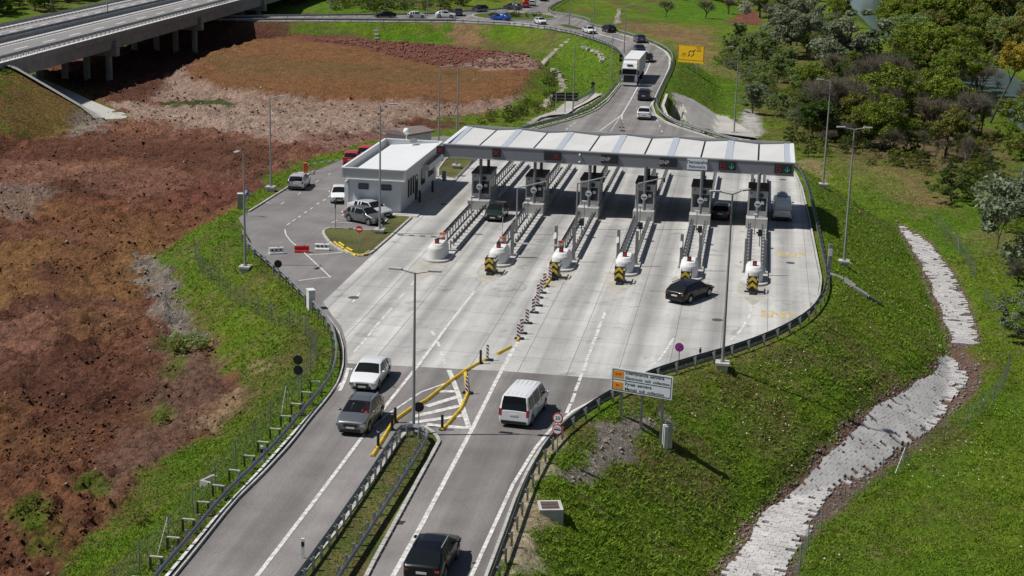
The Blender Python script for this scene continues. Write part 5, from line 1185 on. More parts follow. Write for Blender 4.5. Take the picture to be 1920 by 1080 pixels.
# ================================================================ mesh fences
M_WIRE = mat('fence_wire', (0.20, 0.21, 0.20), 0.6, 0.4)
def fence(label, pxs, hgt=1.7, stays=()):
    P = hits(pxs); t_ = thing('mesh_fence', label, 'fence', P[0]); Oo = t_.location; pm = None
    for p in P:
        if pm is None: b_ = MB(); b_.cyl((0, 0, -0.2), (0, 0, hgt), 0.035, n=6); o = b_.build('post', M_STEEL, t_, loc=p-Oo); pm = o.data
        else: inst('post', pm, t_, p-Oo)
    for i in stays:
        if i >= len(P): continue
        for j in (i-1, i+1):
            if 0 <= j < len(P): d = (P[j]-P[i]).normalized(); b_ = MB(); b_.beam(P[i]+Vector((0, 0, hgt-0.2)), P[i]+d*1.2+Vector((0, 0, 0)), 0.035, 0.035); b_.build('stay', M_POLE, t_, Oo)
    for a, c in zip(P[:-1], P[1:]):
        L_ = (c-a).length; b_ = MB()
        if L_ > 8: continue
        for z in np.arange(0.1, hgt, 0.2): b_.beam(a+Vector((0, 0, z)), c+Vector((0, 0, z)), 0.007, 0.007)
        n = int(L_/0.2)
        for i in range(1, n): q = a+(c-a)*(i/n); b_.beam(q+Vector((0, 0, 0.05)), q+Vector((0, 0, hgt)), 0.007, 0.007)
        b_.build('wire_mesh', M_WIRE, t_, Oo)
fence('wire mesh fence along the foot of the left grass slope', [(366, 487), (380, 515), (395, 530), (411, 540), (432, 565), (458, 577), (484, 592), (509, 607), (542, 617), (572, 630), (594, 675), (582, 702), (565, 735), (537, 765), (507, 800), (476, 838), (442, 878), (404, 920), (362, 970), (316, 1022), (262, 1075), (215, 1130)], stays=(7, 13, 19))
fence('wire mesh fence beyond the pale stone channel on the right', [(1755, 425), (1775, 447), (1794, 470), (1812, 495), (1828, 525), (1844, 567), (1860, 588), (1880, 640), (1891, 700), (1880, 730), (1862, 757), (1838, 778), (1811, 800), (1769, 822), (1730, 842), (1694, 878), (1653, 903), (1620, 927), (1581, 960), (1539, 997), (1514, 1030), (1499, 1072), (1480, 1130)], stays=(2, 15))
t_ = thing('metal_railing', 'grey metal railing above the left culvert slope behind the canopy', 'railing', G(1095, 200)); Oo = t_.location
pr = smooth_line(W([(1094, 203), (1120, 190), (1135, 176)], 0.0), 1); pr = offset_line(pr, 1.6)
for z in (0.1, 1.1): b_ = MB(); [b_.beam(a+Vector((0, 0, z)), c+Vector((0, 0, z)), 0.06, 0.06) for a, c in zip(pr[:-1], pr[1:])]; b_.build('rail', M_STEEL, t_, Oo)
b_ = MB()
for p, tn in resample(pr, 0.3): b_.beam(p, p+Vector((0, 0, 1.1)), 0.03, 0.03)
tag(b_.build('bars', M_STEEL, t_, Oo), kind='stuff')
# culvert wall on the right
t_ = thing('culvert_wall', 'dark concrete culvert wall below the right guardrail behind the canopy', 'retaining wall', G(1245, 180)); Oo = t_.location
pr = GWALL; b_ = MB()
for a, c in zip(pr[:-1], pr[1:]): b_.beam(a-Vector((0, 0, 2.55)), c-Vector((0, 0, 2.55)), 0.5, 5.0)
b_.build('wall', mat('shaded_concrete', (0.13, 0.125, 0.12), 0.9, var=0.3, scale=0.8), t_, Oo); b_ = MB()  # shade of the wall's sunless face is put into its darkened colour
for a, c in zip(pr[:-1], pr[1:]): b_.beam(a+Vector((0, 0, 0.0)), c+Vector((0, 0, 0.0)), 0.40, 0.16)
b_.build('coping', M_CISL, t_, Oo)

# ================================================================ yellow separators, delineators, posts
sep = None
def separator(px0, px1, lab, wd=0.26):
    """a chain of one-metre yellow modules"""
    global sep
    P = W([px0, px1]); d = (P[1]-P[0]); L_ = d.length; d.normalize(); n = max(1, round(L_/1.0))
    for i in range(n):
        c = P[0]+d*(L_*(i+0.5)/n); rz = math.atan2(d.y, d.x)
        if sep is None:
            b_ = MB(); hl = 0.47
            prof = [(-0.13, 0), (-0.11, 0.06), (-0.05, 0.14), (0.05, 0.14), (0.11, 0.06), (0.13, 0)]; v = [(x, y, z+0.01) for x in (-hl, hl) for y, z in prof]
            b_.add(v, [(j, j+1, 7+j, 6+j) for j in range(5)]+[(5, 4, 3, 2, 1, 0), (6, 7, 8, 9, 10, 11)]); sep = b_.build('lane_separator', M_YEL)
            sep.location = c; sep.rotation_euler = (0, 0, rz); sep.scale = (L_/n/1.0, 1, 1); o = sep
        else: o = sep.copy(); COL.objects.link(o); o.location = c; o.rotation_euler = (0, 0, rz); o.scale = (L_/n/1.0, 1, 1)
        tag(o, lab, 'lane separator', 'yellow lane separator modules')
LBA = 'yellow plastic separator module of the long chain left of the hatching'
separator((698, 857), (712, 834), LBA); separator((712, 834), (737, 792), LBA); separator((739, 790), (772, 766), LBA); separator((772, 766), (800, 751), LBA); separator((800, 751), (836, 722), LBA); separator((836, 722), (871, 697), LBA)
LBB = 'yellow plastic separator module of the chain right of the hatching'
separator((828, 808), (838, 798), LBB); separator((838, 798), (865, 767), LBB); separator((865, 767), (877, 738), LBB); separator((877, 738), (873, 700), LBB)
LBC = 'yellow plastic separator module between the hatching and the delineator row'
separator((871, 697), (890, 686), LBC); separator((890, 686), (903, 679), LBC); separator((907, 678), (914, 673), LBC); separator((932, 665), (958, 651), LBC)
separator((969, 641), (973, 636), LBC)
LBD = 'yellow plastic separator module at the third lane divider nose'
separator((1036, 516), (1030, 527), LBD); separator((1030, 527), (1018, 542), LBD)
LBE = 'yellow plastic block lying on the small grass island kerb'
for a, c in (((627, 455), (635, 462)), ((635, 461), (645, 468)), ((636, 456), (646, 463)), ((646, 469), (656, 475)), ((650, 466), (662, 472)), ((656, 475), (668, 480)), ((669, 481), (682, 480)), ((684, 478), (693, 472))): separator(a, c, LBE)
def delineator(px, label, h=1.05, wd=0.27, stripes=True, grp='red and white delineator panels', mirror=False, face=-0.3):
    p = G(*px); t_ = thing('delineator_panel', label, 'delineator', p, face, grp)
    b_ = MB(); b_.box((0.05, 0.05, 0.06), (0.7, 0.35, 0.12), 0, taper=0.85); b_.build('rubber_foot', M_BLACK, t_)
    b_ = MB(); b_.box((0, 0, h/2+0.1), (wd, 0.05, h)); pl = b_.build('panel', M_SIGNW, t_)
    n = 4
    for i in range(n):
        z = 0.14+h*i/n; b_ = MB(); s_ = 1 if mirror else -1; hw = wd/2-0.01; up = 0.14; th = h/n*0.5
        q = [(-hw*s_, -0.027, z), (hw*s_, -0.027, min(z+up, h+0.09)), (hw*s_, -0.027, min(z+up+th, h+0.09)), (-hw*s_, -0.027, z+th)]
        if s_ < 0: q = q[::-1]
        b_.add(q+[(a[0], -0.033, a[2]) for a in q], [(4, 5, 6, 7), (0, 1, 5, 4), (1, 2, 6, 5), (2, 3, 7, 6), (3, 0, 4, 7)]); b_.build('red_stripe', mat('dark_red', (0.16, 0.012, 0.015), 0.5), pl)
    return t_
_dp = [(972, 636), (978, 626), (988, 607), (1000, 587), (1008, 574), (1009, 559), (1015, 550), (1021, 538), (1031, 526)]
_dl = ['nearest the camera in the row on the concrete', 'second from the camera in the row', 'third from the camera in the row', 'fourth from the camera in the row', 'fifth from the camera in the row', 'sixth from the camera in the row', 'seventh from the camera in the row', 'beside the yellow separator at the divider', 'just below the third lane divider chevron board']
for i, (p_, l_) in enumerate(zip(_dp, _dl)): delineator(p_, 'red and white striped panel, '+l_, mirror=i % 2 == 1)
delineator((1402, 548), 'red and white striped panel left of the rightmost chevron board')
delineator((914, 676), 'slim red and white striped post on the yellow separators', wd=0.18); delineator((875, 738), 'slim red and white striped post where the right yellow chain bends', wd=0.18)
delineator((1068, 322), 'red delineator panel behind the cabins of the third lane divider', wd=0.2); delineator((1166, 246), 'red and white striped panel just behind the canopy', wd=0.22); delineator((1165, 240), 'red and white striped panel at the tip of the far gore line', wd=0.22)
for px, l_ in (((901, 682), 'black flexible post beside the striped post on the concrete'), ((741, 792), 'black flexible post left of the round sign back'), ((829, 806), 'black flexible post at the right end of the hatching'), ((709, 840), 'black flexible post nearest the grey off-roader'), ((735, 806), 'short black flexible post behind the reservation guardrail')):
    p = G(*px); t_ = thing('flexible_post', l_, 'bollard', p, group='black flexible posts'); b_ = MB(); b_.cyl((0, 0, 0), (0, 0, 0.95), 0.09, 0.085, 10); b_.cyl((0, 0, 0), (0, 0, 0.05), 0.2, 0.2, 12); b_.build('tube', M_BLACK, t_); b_ = MB(); b_.cyl((0, 0, .951), (0, 0, .97), 0.07); b_.build('cap', M_POLE, t_)
for px, l_ in (((568, 1046), 'white and black marker post at the left reservation guardrail'), ((491, 868), 'white marker post behind the near left guardrail'), ((1312, 676), 'white topped marker post on the right guardrail')):
    p = G(*px); t_ = thing('marker_post', l_, 'marker post', p); b_ = MB(); b_.box((0, 0, 0.5), (0.14, 0.1, 1.0)); b_.build('body', M_WHITE, t_); b_ = MB(); b_.box((0, 0, 0.72), (0.15, 0.11, 0.25)); b_.build('black_band', M_BLACK, t_)
# water filled barriers
def wbar(px, rz, m, label):
    p = G(*px); t_ = thing('plastic_barrier', label, 'plastic barrier', p, rz); b_ = MB()
    prof = [(-0.22, 0), (-0.22, 0.12), (-0.12, 0.25), (-0.12, 0.5), (-0.08, 0.58), (0.08, 0.58), (0.12, 0.5), (0.12, 0.25), (0.22, 0.12), (0.22, 0)]; n = len(prof)
    v = [(x, y, z) for x in (-0.62, 0.62) for y, z in prof]; b_.add(v, [(j, j+1, n+j+1, n+j) for j in range(n-1)]+[tuple(range(n-1, -1, -1)), tuple(range(n, 2*n))]); b_.build('body', m, t_)
    for x in (-0.35, 0.0, 0.35): b_ = MB(); b_.box((x, -0.125, 0.37), (0.16, 0.03, 0.16)); b_.build('recess', M_DSTEEL if m != M_RED else M_RED, t_)
    b_ = MB(); b_.cyl((0.2, 0, 0.58), (0.2, 0, 0.63), 0.05); b_.build('filler_cap', M_BLACK, t_)
wbar((518, 476), 0.35, M_WHITE, 'white plastic barrier nearest the left guardrail'); wbar((566, 473), 0.12, M_RED, 'red plastic barrier between the two white ones'); wbar((604, 469), 0.03, M_WHITE, 'white plastic barrier nearest the grass island')
# parking entrance barrier
p = G(573, 326); t_ = thing('boom_barrier', 'orange parking barrier with striped arm closing the lane behind the silver hatchback', 'barrier', p)
b_ = MB(); b_.box((0, 0, 0.6), (0.45, 0.45, 1.2), 0.2); b_.build('housing', M_ORANGE, t_); b_ = MB(); b_.box((0, 0, 0.06), (1.6, 1.0, 0.14), 0.2); b_.build('footing', M_CISL, t_)
e = G(634, 317)-p; b_ = MB()
for i in range(9): b_.beam(Vector((0, 0, 1.0))+e*(i/9), Vector((0, 0, 1.0))+e*((i+1)/9), 0.05, 0.1, i % 2)
b_.build('arm', [M_WHITE, M_STEEL], t_)
# cabinets, pits, manholes
p = hit(583, 580, False); p.z = max(p.z, -0.4); t_ = thing('roadside_cabinet', 'tall white cabinet right behind the left guardrail', 'cabinet', p, 0.4); b_ = MB(); b_.box((0, 0, 0.75), (0.5, 0.7, 1.5)); b_.box((0, 0, 1.53), (0.56, 0.76, 0.06)); b_.build('cabinet_body', M_CWHITE, t_); b_ = MB(); b_.box((0.26, 0, 0.75), (0.02, 0.5, 1.2)); b_.build('door', M_STEEL, t_)
p = hit(451, 392, False); t_ = thing('roadside_cabinet', 'grey cabinet with white lid left of the blue parking sign', 'cabinet', p, 0.1); b_ = MB(); b_.box((0, 0, 0.6), (0.55, 0.45, 1.7), taper=0.92); b_.build('cabinet_body', M_STEEL, t_); b_ = MB(); b_.box((0, 0, 1.5), (0.6, 0.5, 0.12)); b_.build('lid', M_WHITE, t_)
def pit(px, rz, label, sz=(1.6, 1.4), h=0.6, lid=True):
    p = hit(*px, False); t_ = thing('drain_pit', label, 'drain pit', p, rz); b_ = MB(); sx, sy = sz
    for x, y, a, c in ((0, -sy/2, sx, 0.16), (0, sy/2, sx, 0.16), (-sx/2, 0, 0.16, sy-0.16), (sx/2, 0, 0.16, sy-0.16)): b_.box((x, y, h/2-0.4), (a+(0.16 if c == 0.16 else 0), c, h+0.8))
    b_.build('rim', M_CISL, t_); b_ = MB()
    for i in range(3): b_.box((0, -sy/3+sy/3*i, h-0.06), (sx-0.2, sy/3-0.05, 0.05)); b_.build('timber_cover', mat('brown_timber', (0.10, 0.07, 0.06), 0.8, var=0.3, scale=6), t_); b_ = MB()
pit((1031, 962), 0.1, 'square concrete drain pit with brown cover on the right slope', (1.1, 1.2), 0.45)
pit((402, 900), -0.5, 'concrete drain pit with grey cover on the left slope', (1.0, 1.0), 0.05)
p = hit(1246, 835, False); t_ = thing('white_slab', 'upright white slab with grey cap below the large information board', 'slab', p, 0.2); b_ = MB(); b_.box((0, 0, 0.55), (0.25, 0.6, 1.5), taper=0.9); b_.build('body', M_CWHITE, t_)
b_ = MB(); b_.box((0.28, 0.1, 0.6), (0.3, 0.6, 1.5), taper=0.9); b_.build('grey_side', M_STEEL, t_)
for i, (px, r_) in enumerate((((663, 558), 0.42), ((1345, 600), 0.42), ((1482, 493), 0.4), ((1468, 337), 0.4), ((832, 383), 0.35), ((868, 330), 0.35), ((1393, 492), 0.3))):
    p = G(*px); b_ = MB(); b_.cyl((p.x, p.y, -0.03), (p.x, p.y, 0.012), r_, n=18); o = b_.build('manhole_cover', mat('cast_iron', (0.09, 0.085, 0.08), 0.7, 0.2, var=0.3), None, p, (p.x, p.y, p.z))
    tag(o, ['round iron manhole cover near the left guardrail on the concrete', 'round iron manhole cover right of the dark estate car', 'round iron manhole cover below the faded yellow lettering near the rightmost lane', 'round iron manhole cover behind the canopy at far right', 'round iron manhole cover in the leftmost lane before the cabin', 'round iron manhole cover in the leftmost lane behind the office', 'round iron manhole cover beside the rightmost divider'][i], 'manhole cover', 'manhole covers')
p = G(749, 980); b_ = MB(); 
for i in range(4): b_.box((p.x-0.18+0.12*i, p.y, 0.004), (0.09, 0.5, 0.02), -0.3)
tag(b_.build('drain_grate', mat('rusty_iron', (0.06, 0.03, 0.025), 0.8), None, p, p), 'rusty drain grate in the right carriageway beside the reservation', 'drain grate')
# sampling gutter at the right edge
p = G(1555, 522); t_ = thing('concrete_chute', 'rough concrete drainage chute running down the right slope', 'drain chute', p); Oo = t_.location
pts = hits([(1556, 516), (1580, 525), (1600, 540), (1625, 556), (1650, 570)]); b_ = MB()
for a, c in zip(pts[:-1], pts[1:]): b_.beam(a+Vector((0, 0, 0.1)), c+Vector((0, 0, 0.1)), 0.9-0.12*len(b_.f)/6, 0.2); b_.build('chute_piece', M_CONG, t_, Oo); b_ = MB()
p = G(1554, 512); t_ = thing('weather_post', 'thick grey post with white plate at the right guardrail bend', 'post', p); b_ = MB(); b_.box((0, 0, 1.25), (0.32, 0.2, 2.5)); b_.build('post', M_POLE, t_); b_ = MB(); b_.box((0, -0.12, 1.8), (0.3, 0.04, 0.6)); b_.build('plate', M_WHITE, t_)
# pale chutes on the far slopes
M_CHU = mat('pale_chute', (0.40, 0.37, 0.31), 0.85, var=0.3, scale=1.5)
for nm, lab, pxs in (('stepped_chute', 'pale stepped drainage chute below the road under the viaduct', [(703, 40), (705, 55), (707, 76)]), ('stepped_chute', 'long pale drainage chute left of the far green slope', [(1085, 66), (1060, 82), (1040, 98), (1025, 112), (1016, 122)]), ('rock_gutter', 'line of pale rocks on the far green slope', [(1095, 88), (1105, 92), (1120, 98), (1130, 105), (1134, 116)]), ('rock_gutter', 'pale rock gutter left of the dark sign back', [(1032, 130), (1048, 140), (1055, 155), (1058, 168), (1030, 190), (1020, 205)]), ('rock_gutter', 'white rock scar on the meadow slope right of the roundabout', [(1165, 18), (1161, 30), (1158, 46)])):
    pts = hits(pxs); t_ = thing(nm, lab, 'drain chute', pts[0]); wd = 0.9 if 'chute' in nm else 0.7
    for a, c in zip(pts[:-1], pts[1:]):
        n = max(2, int((c-a).length/1.3))
        for i in range(n):
            q = a+(c-a)*((i+0.5)/n); j = 0 if 'chute' in nm else 0.5; b_ = MB(); b_.box((q.x+random.uniform(-j, j), q.y+random.uniform(-j, j), q.z+0.1), (wd*random.uniform(0.8, 1.3), 1.1, 0.35), math.atan2(c.y-a.y, c.x-a.x)+math.pi/2*0+random.uniform(-j, j), taper=0.8); b_.build('stone', M_CHU, t_, pts[0])
# stone channel: laid blocks
M_BLK = mat('channel_block', (0.50, 0.485, 0.475), 0.85, var=0.28, scale=0.6, rand=0.10, bump=0.4)
ch = thing('stone_channel', 'long pale stone block channel curving down the right of the slope', 'stone channel', W([CH_L[5]], -5.2)[0]); OC = ch.location
CL = W(CH_L, -5.2); CR = W(CH_R, -5.3)
def para(Ln, n):
    tot = [0]
    for a, c in zip(Ln[:-1], Ln[1:]): tot.append(tot[-1]+(c-a).length)
    out = []
    for t in np.linspace(0, tot[-1], n):
        i = min(max(np.searchsorted(tot, t)-1, 0), len(Ln)-2); f = (t-tot[i])/(tot[i+1]-tot[i]); out.append(Ln[i]+(Ln[i+1]-Ln[i])*f)
    return out
blocks = []
for (l0, l1, r0, r1, edge) in ((0, 6, 0, 5, 0.12), (6, 16, 5, 17, 0.16)):
    A_, B_ = CL[l0:l1], CR[r0:r1]; LA, LB = para(A_, 60), para(B_, 60); mid = smooth_line([(a+c)/2 for a, c in zip(LA, LB)][::4]+[(LA[-1]+LB[-1])/2], 2)
    hwid = [(a-c).length/2 for a, c in zip(LA, LB)]; st = resample(mid, 0.40); n = len(st)
    for i in range(n-1):
        (c0, t0), (c1, t1) = st[i], st[i+1]; t1 = t0.lerp(t1, 0.5).normalized(); n0, n1 = Vector((-t0.y, t0.x, 0)), Vector((-st[i+1][1].y, st[i+1][1].x, 0))
        # true half widths square to the centre line
        hw_ = min(hwid[min(int(i/n*60), 59)], min((c0-p).length for p in LA), 9); hr_ = min((c0-p).length for p in LB)
        cut = (0.30+0.22*math.sin(i*0.09)+0.10*math.sin(i*0.21+1)+random.uniform(-.03, .03)) if edge > 0.13 else 0.15
        lo, hi = -(hr_*0.90-0.10-abs(0.3*math.sin(i*0.13+2))-random.uniform(0, .1)), (hw_-0.25-cut*1.7) if edge > 0.13 else hw_*0.85
        if (hi-lo) < 0.5: continue
        m_ = max(1, round((hi-lo)/0.46)); off = 0.5*(i % 2); wq = (hi-lo)/m_
        for j in range(-1 if off else 0, m_):
            jag = random.uniform(-.05, .05)
            if random.random() < 0.012 or (j in (-1, m_-1) and random.random() < 0.3) or (j in (0, m_-2) and random.random() < 0.08): continue
            f0 = max(lo+(j+off)*wq, lo)+0.007; f1 = min(lo+(j+1+off)*wq, hi+0.15)-0.007+jag*(j in (-1, m_-1)); q = [c0+n0*f0+t0*0.006, c0+n0*f1+t0*0.006, c1+n1*f1-t0*0.006, c1+n1*f0-t0*0.006]; c = (q[0]+q[1]+q[2]+q[3])/4; k_ = random.uniform(0.97, 1.0); blocks.append((c, [c+(p-c)*k_ for p in q]))
A = np.array([[p.x, p.y] for c, q in blocks for p in q]); BZ = terrain_z(A[:, 0], A[:, 1], False).reshape(-1, 4)
order = sorted(range(len(blocks)), key=lambda i: blocks[i][0].y)
rest = MB()
for r_, i in enumerate(order):
    c, q = blocks[i]; mb = MB() if r_ < 295 else rest; z = 0.12+random.uniform(-0.012, 0.02); ZZ = [float(v) for v in BZ[i]]
    mb.add([(p.x, p.y, zz-0.1) for p, zz in zip(q, ZZ)]+[(p.x, p.y, zz+z+random.uniform(-.008, .008)) for p, zz in zip(q, ZZ)], [(4, 5, 6, 7) if (q[1]-q[0]).cross(q[2]-q[1]).z > 0 else (7, 6, 5, 4), (0, 1, 5, 4), (1, 2, 6, 5), (2, 3, 7, 6), (3, 0, 4, 7)])
    if r_ < 295: mb.build('stone_block', M_BLK, ch, OC)
tag(rest.build('stone_blocks', M_BLK, ch, OC), kind='stuff')
# ================================================================ vehicles
def paint(name, col, met=0.0, rough=0.28): return mat('paint_'+name, col, rough, met, var=0.02, coat=0.7)
P_WHITE = paint('white', (0.74, 0.75, 0.76)); P_BLACK = mat('paint_black', (0.005, 0.005, 0.008), 0.3, 0.0, var=0.02, coat=0.25, spec=0.3); P_NAVY = paint('navy', (0.012, 0.016, 0.04), 0.3)
P_SILVER = paint('silver', (0.60, 0.61, 0.62), 0.3, 0.35); P_GREY = paint('grey', (0.19, 0.20, 0.21), 0.6, 0.33); P_DGREY = paint('dark_grey', (0.085, 0.09, 0.10), 0.5, 0.33)
P_BLUE = paint('blue', (0.01, 0.09, 0.55), 0.2); P_RED = paint('red', (0.50, 0.02, 0.02)); P_PURP = paint('mauve', (0.085, 0.075, 0.13), 0.4); P_GREEN = paint('dark_green', (0.02, 0.035, 0.03), 0.3)
M_SEEG = mat('clear_windscreen', (0.03, 0.035, 0.04), 0.05, alpha=0.35); 
CT = dict(  # L, W, H, rear glass base, roof rear, roof front, cowl, hood z, belt, boot z, wheel r, front axle, rear axle, nose z, tail z
    sedan=(4.8, 1.85, 1.45, -2.12, -1.25, 0.45, 1.15, 0.98, 0.93, 1.06, 0.33, 1.42, -1.40, 0.74, 0.98),
    suv=(4.65, 1.88, 1.62, -2.20, -1.38, 0.36, 1.22, 1.12, 1.06, 1.12, 0.37, 1.40, -1.32, 0.86, 1.05),
    hatch=(4.0, 1.74, 1.48, -1.95, -1.45, 0.35, 1.05, 1.00, 0.95, 1.02, 0.31, 1.25, -1.27, 0.76, 0.98),
    wagon=(4.85, 1.85, 1.48, -2.28, -1.80, 0.50, 1.20, 0.98, 0.93, 1.02, 0.34, 1.48, -1.45, 0.74, 0.96),
    van=(4.95, 1.95, 1.95, -2.45, -2.32, 1.10, 1.78, 1.18, 1.10, 1.15, 0.34, 1.62, -1.60, 0.88, 1.08))
def build_car(kind, see=False):
    L_, W_, H_, xr0, xr1, xf1, xf0, hz, bz, tz, wr, xa, xb, nz, tlz = CT[kind]
    hw = W_/2; e = L_/2; zb = 0.26; R = wr+0.07
    xs = {-e, -e+0.06, -e+0.2, -e+0.45, e-0.05, e-0.16, e-0.35, e-0.6, xr0, xr1, (xr0+xr1)/2, xf1, xf0, (xf0+xf1)/2, (xf1+xr1)/2}
    for c in (xa, xb):
        for d in (-1.02, -0.99, -0.85, -0.55, 0, 0.55, 0.85, 0.99, 1.02): xs.add(c+d*R)
    van = kind == 'van'
    bp_ = (xf1-0.95, xf1-0.85); cp_ = (xr1+0.35, xr1+0.50) if not van else (xf1-2.35, xf1-2.27)
    wr_end = xr1-0.05 if not van else xr1+0.12
    for q in bp_+cp_+(xf0-0.22, wr_end): xs.add(q)
    xs = sorted(xs); xx = [xs[0]]
    for x in xs[1:]:
        if x-xx[-1] > 0.012: xx.append(x)
    def top(x):
        P = [(-e, tlz-0.03), (-e+0.08, tz-0.03), (xr0, tz), (xr1, H_-(0.09 if kind != 'van' else 0.03)), ((xr1+xf1)/2, H_), (xf1, H_-0.04), (xf0, hz), (e-0.45, nz+0.10), (e-0.1, nz), (e, nz-0.10)]
        return float(np.interp(x, [p[0] for p in P], [p[1] for p in P]))
    def belt(x): return float(np.interp(x, [-e, xr0, xf0, e-0.3, e], [tlz-0.10, bz+0.03, bz, nz-0.03, nz-0.14]))
    def wd(x): return hw*float(np.interp(x, [-e, -e+0.06, -e+0.25, -e+0.6, e-0.8, e-0.35, e-0.1, e], [0.80, 0.89, 0.97, 1, 1, 0.95, 0.84, 0.68] if kind != 'van' else [0.88, 0.93, 0.98, 1, 1, 0.965, 0.87, 0.74]))
    rings = []
    for x in xx:
        w_ = wd(x); t_ = top(x); b = min(belt(x), t_-0.04); z0_ = zb+0.02*(abs(x) > e-0.1)
        for c in (xa, xb):
            if abs(x-c) < R: z0_ = max(z0_, wr+math.sqrt(R*R-(x-c)**2))
        z0_ = min(z0_, b-0.12)
        gh = max(0.0, t_-b); wg = w_*0.97-max(0, gh-0.08)*(0.42 if not van else 0.20)
        ring = [(w_*0.93, z0_), (w_*1.0, max(z0_+0.08, 0.42)), (w_*1.005, max(z0_+0.1, 0.66)), (w_*0.985, max(b, z0_+0.11)), (wg, t_-0.05 if gh > 0.15 else t_-0.025), (wg*0.90, t_-0.008), (wg*0.5, t_+0.012), (0, t_+0.022)]
        rings.append([(x, y, z) for y, z in ring])
    n = len(xx); body = MB(); glass = {'windscreen': MB(), 'rear_window': MB(), 'side_window': MB(), 'side_window2': MB()}
    idxv = {}
    for sgn in (1, -1):
        for i in range(n-1):
            xm = (xx[i]+xx[i+1])/2
            for j in range(7):
                q = [rings[i][j], rings[i+1][j], rings[i+1][j+1], rings[i][j+1]]
                q = [(a, b*sgn, c) for a, b, c in q]
                if sgn > 0: q = q[::-1]
                tgt = body
                if j == 3 and wr_end < xm < xf0-0.22 and not (bp_[0] < xm < bp_[1]) and not (cp_[0] < xm < cp_[1]): tgt = glass['side_window' if sgn > 0 else 'side_window2']
                if j >= 5 and xf1 < xm < xf0: tgt = glass['windscreen']
                if j >= 5 and xr0 < xm < xr1 and not (van and False): tgt = glass['rear_window']
                tgt.add(q, [(0, 1, 2, 3)], 0, True)
    for end, rv in ((0, 1), (n-1, 0)):
        pr = [(x, y, z) for x, y, z in rings[end]]+[(x, -y, z) for x, y, z in rings[end][::-1][1:]]
        body.poly(pr if not rv else pr[::-1])
    root = thing('car', 'x', 'car', (0, 0, 0))
    bo = body.build('body', [P_WHITE], root)
    # weld and shade
    import bmesh
    bm = bmesh.new(); bm.from_mesh(bo.data); bmesh.ops.remove_doubles(bm, verts=bm.verts, dist=0.0008); bmesh.ops.recalc_face_normals(bm, faces=bm.faces); bm.to_mesh(bo.data); bm.free()
    for nm, g in glass.items():
        if g.f:
            m_ = M_SEEG if (see and nm == 'windscreen') else M_GLASS
            o = g.build(nm.rstrip('2'), m_, root); bm = bmesh.new(); bm.from_mesh(o.data); bmesh.ops.remove_doubles(bm, verts=bm.verts, dist=0.0008); bm.to_mesh(o.data); bm.free()
    q = MB(); q.box((0, 0, 0.44), (L_*0.9, W_*0.80, 0.44)); q.box((0, 0, 0.27), (L_*0.72, W_*0.93, 0.12)); q.build('underbody', M_BLACK, root)
    for x in (xa, xb):
        for s_ in (1, -1):
            q = MB(); q.cyl((x, s_*(hw-0.23), wr), (x, s_*(hw-0.01), wr), wr, n=20); w__ = q.build('wheel', M_RUBBER, root)
            q = MB(); q.cyl((x, s_*(hw-0.02), wr), (x, s_*(hw+0.008), wr), wr*0.66, wr*0.60, 14); q.build('rim', M_RIM, w__)
            for a in range(5):
                t = a*math.pi*2/5; q = MB(); q.beam((x+0.05*math.cos(t), s_*(hw+0.012), wr+0.05*math.sin(t)), (x+wr*0.55*math.cos(t), s_*(hw+0.012), wr+wr*0.55*math.sin(t)), 0.03, 0.05, 0)
    tall = kind in ('van',)
    for s_ in (1, -1):
        q = MB(); q.box((e-0.115, s_*hw*0.735, nz-0.15), (0.20, hw*0.46, 0.14), -s_*0.30, taper=0.92)
        q.build('headlight', M_HEAD, root)
        q = MB()
        if tall or kind == 'hatch': q.box((-e+0.10, s_*hw*0.86, tlz-0.12), (0.22, 0.16, 0.42 if tall else 0.26))
        else: q.box((-e+0.09, s_*hw*0.68, tlz-0.14), (0.18, 0.38, 0.11), s_*0.25); 
        q.build('taillight', M_TAIL, root)
        q = MB(); q.sphere((xf0-0.32, s_*(hw+0.12), bz+0.09), 0.105, 10, 6, sz=0.75); q.beam((xf0-0.3, s_*(hw-0.05), bz+0.04), (xf0-0.32, s_*(hw+0.1), bz+0.06), 0.06, 0.05); q.build('mirror', [P_WHITE], root)
        if kind in ('suv', 'wagon'): q = MB(); q.beam((xf1-0.1, s_*(hw*0.97-(H_-bz)*0.40), H_+0.03), (xr1+0.15, s_*(hw*0.97-(H_-bz)*0.40), H_+0.03), 0.04, 0.05); q.build('roof_rail', M_DSTEEL if kind == 'wagon' else M_POLE, root)
        for xh in (xf1-0.65, xf1-1.55): q = MB(); q.box((xh, s_*(hw*1.0), bz-0.10), (0.18, 0.04, 0.035)); q.build('door_handle', M_DSTEEL, root)
    q = MB(); q.box((e-0.02, 0, nz-0.19), (0.08, W_*0.44, 0.15)); q.build('grille', M_BLACK, root)
    q = MB(); q.box((e-0.02, 0, 0.36), (0.10, W_*0.62, 0.13)); q.build('lower_grille', M_BLACK, root)
    q = MB(); q.box((e+0.025, 0, nz-0.31), (0.02, 0.5, 0.11)); q.build('number_plate', M_PLATE, root)
    q = MB(); q.box((-e-0.012, 0, tlz-0.26), (0.02, 0.5, 0.11)); q.build('number_plate', M_PLATE, root)
    q = MB(); q.box((-e+0.0, 0, 0.38), (0.08, W_*0.80, 0.16)); q.build('rear_bumper', M_BLACK, root)
    if van:
        for i in range(5):
            q = MB(); q.box((-0.55, -0.56+0.28*i, H_+0.010-0.010*abs(i-2)), (3.0, 0.05, 0.016)); q.build('roof_rib', P_WHITE, root)
    return root
PROTO = {}
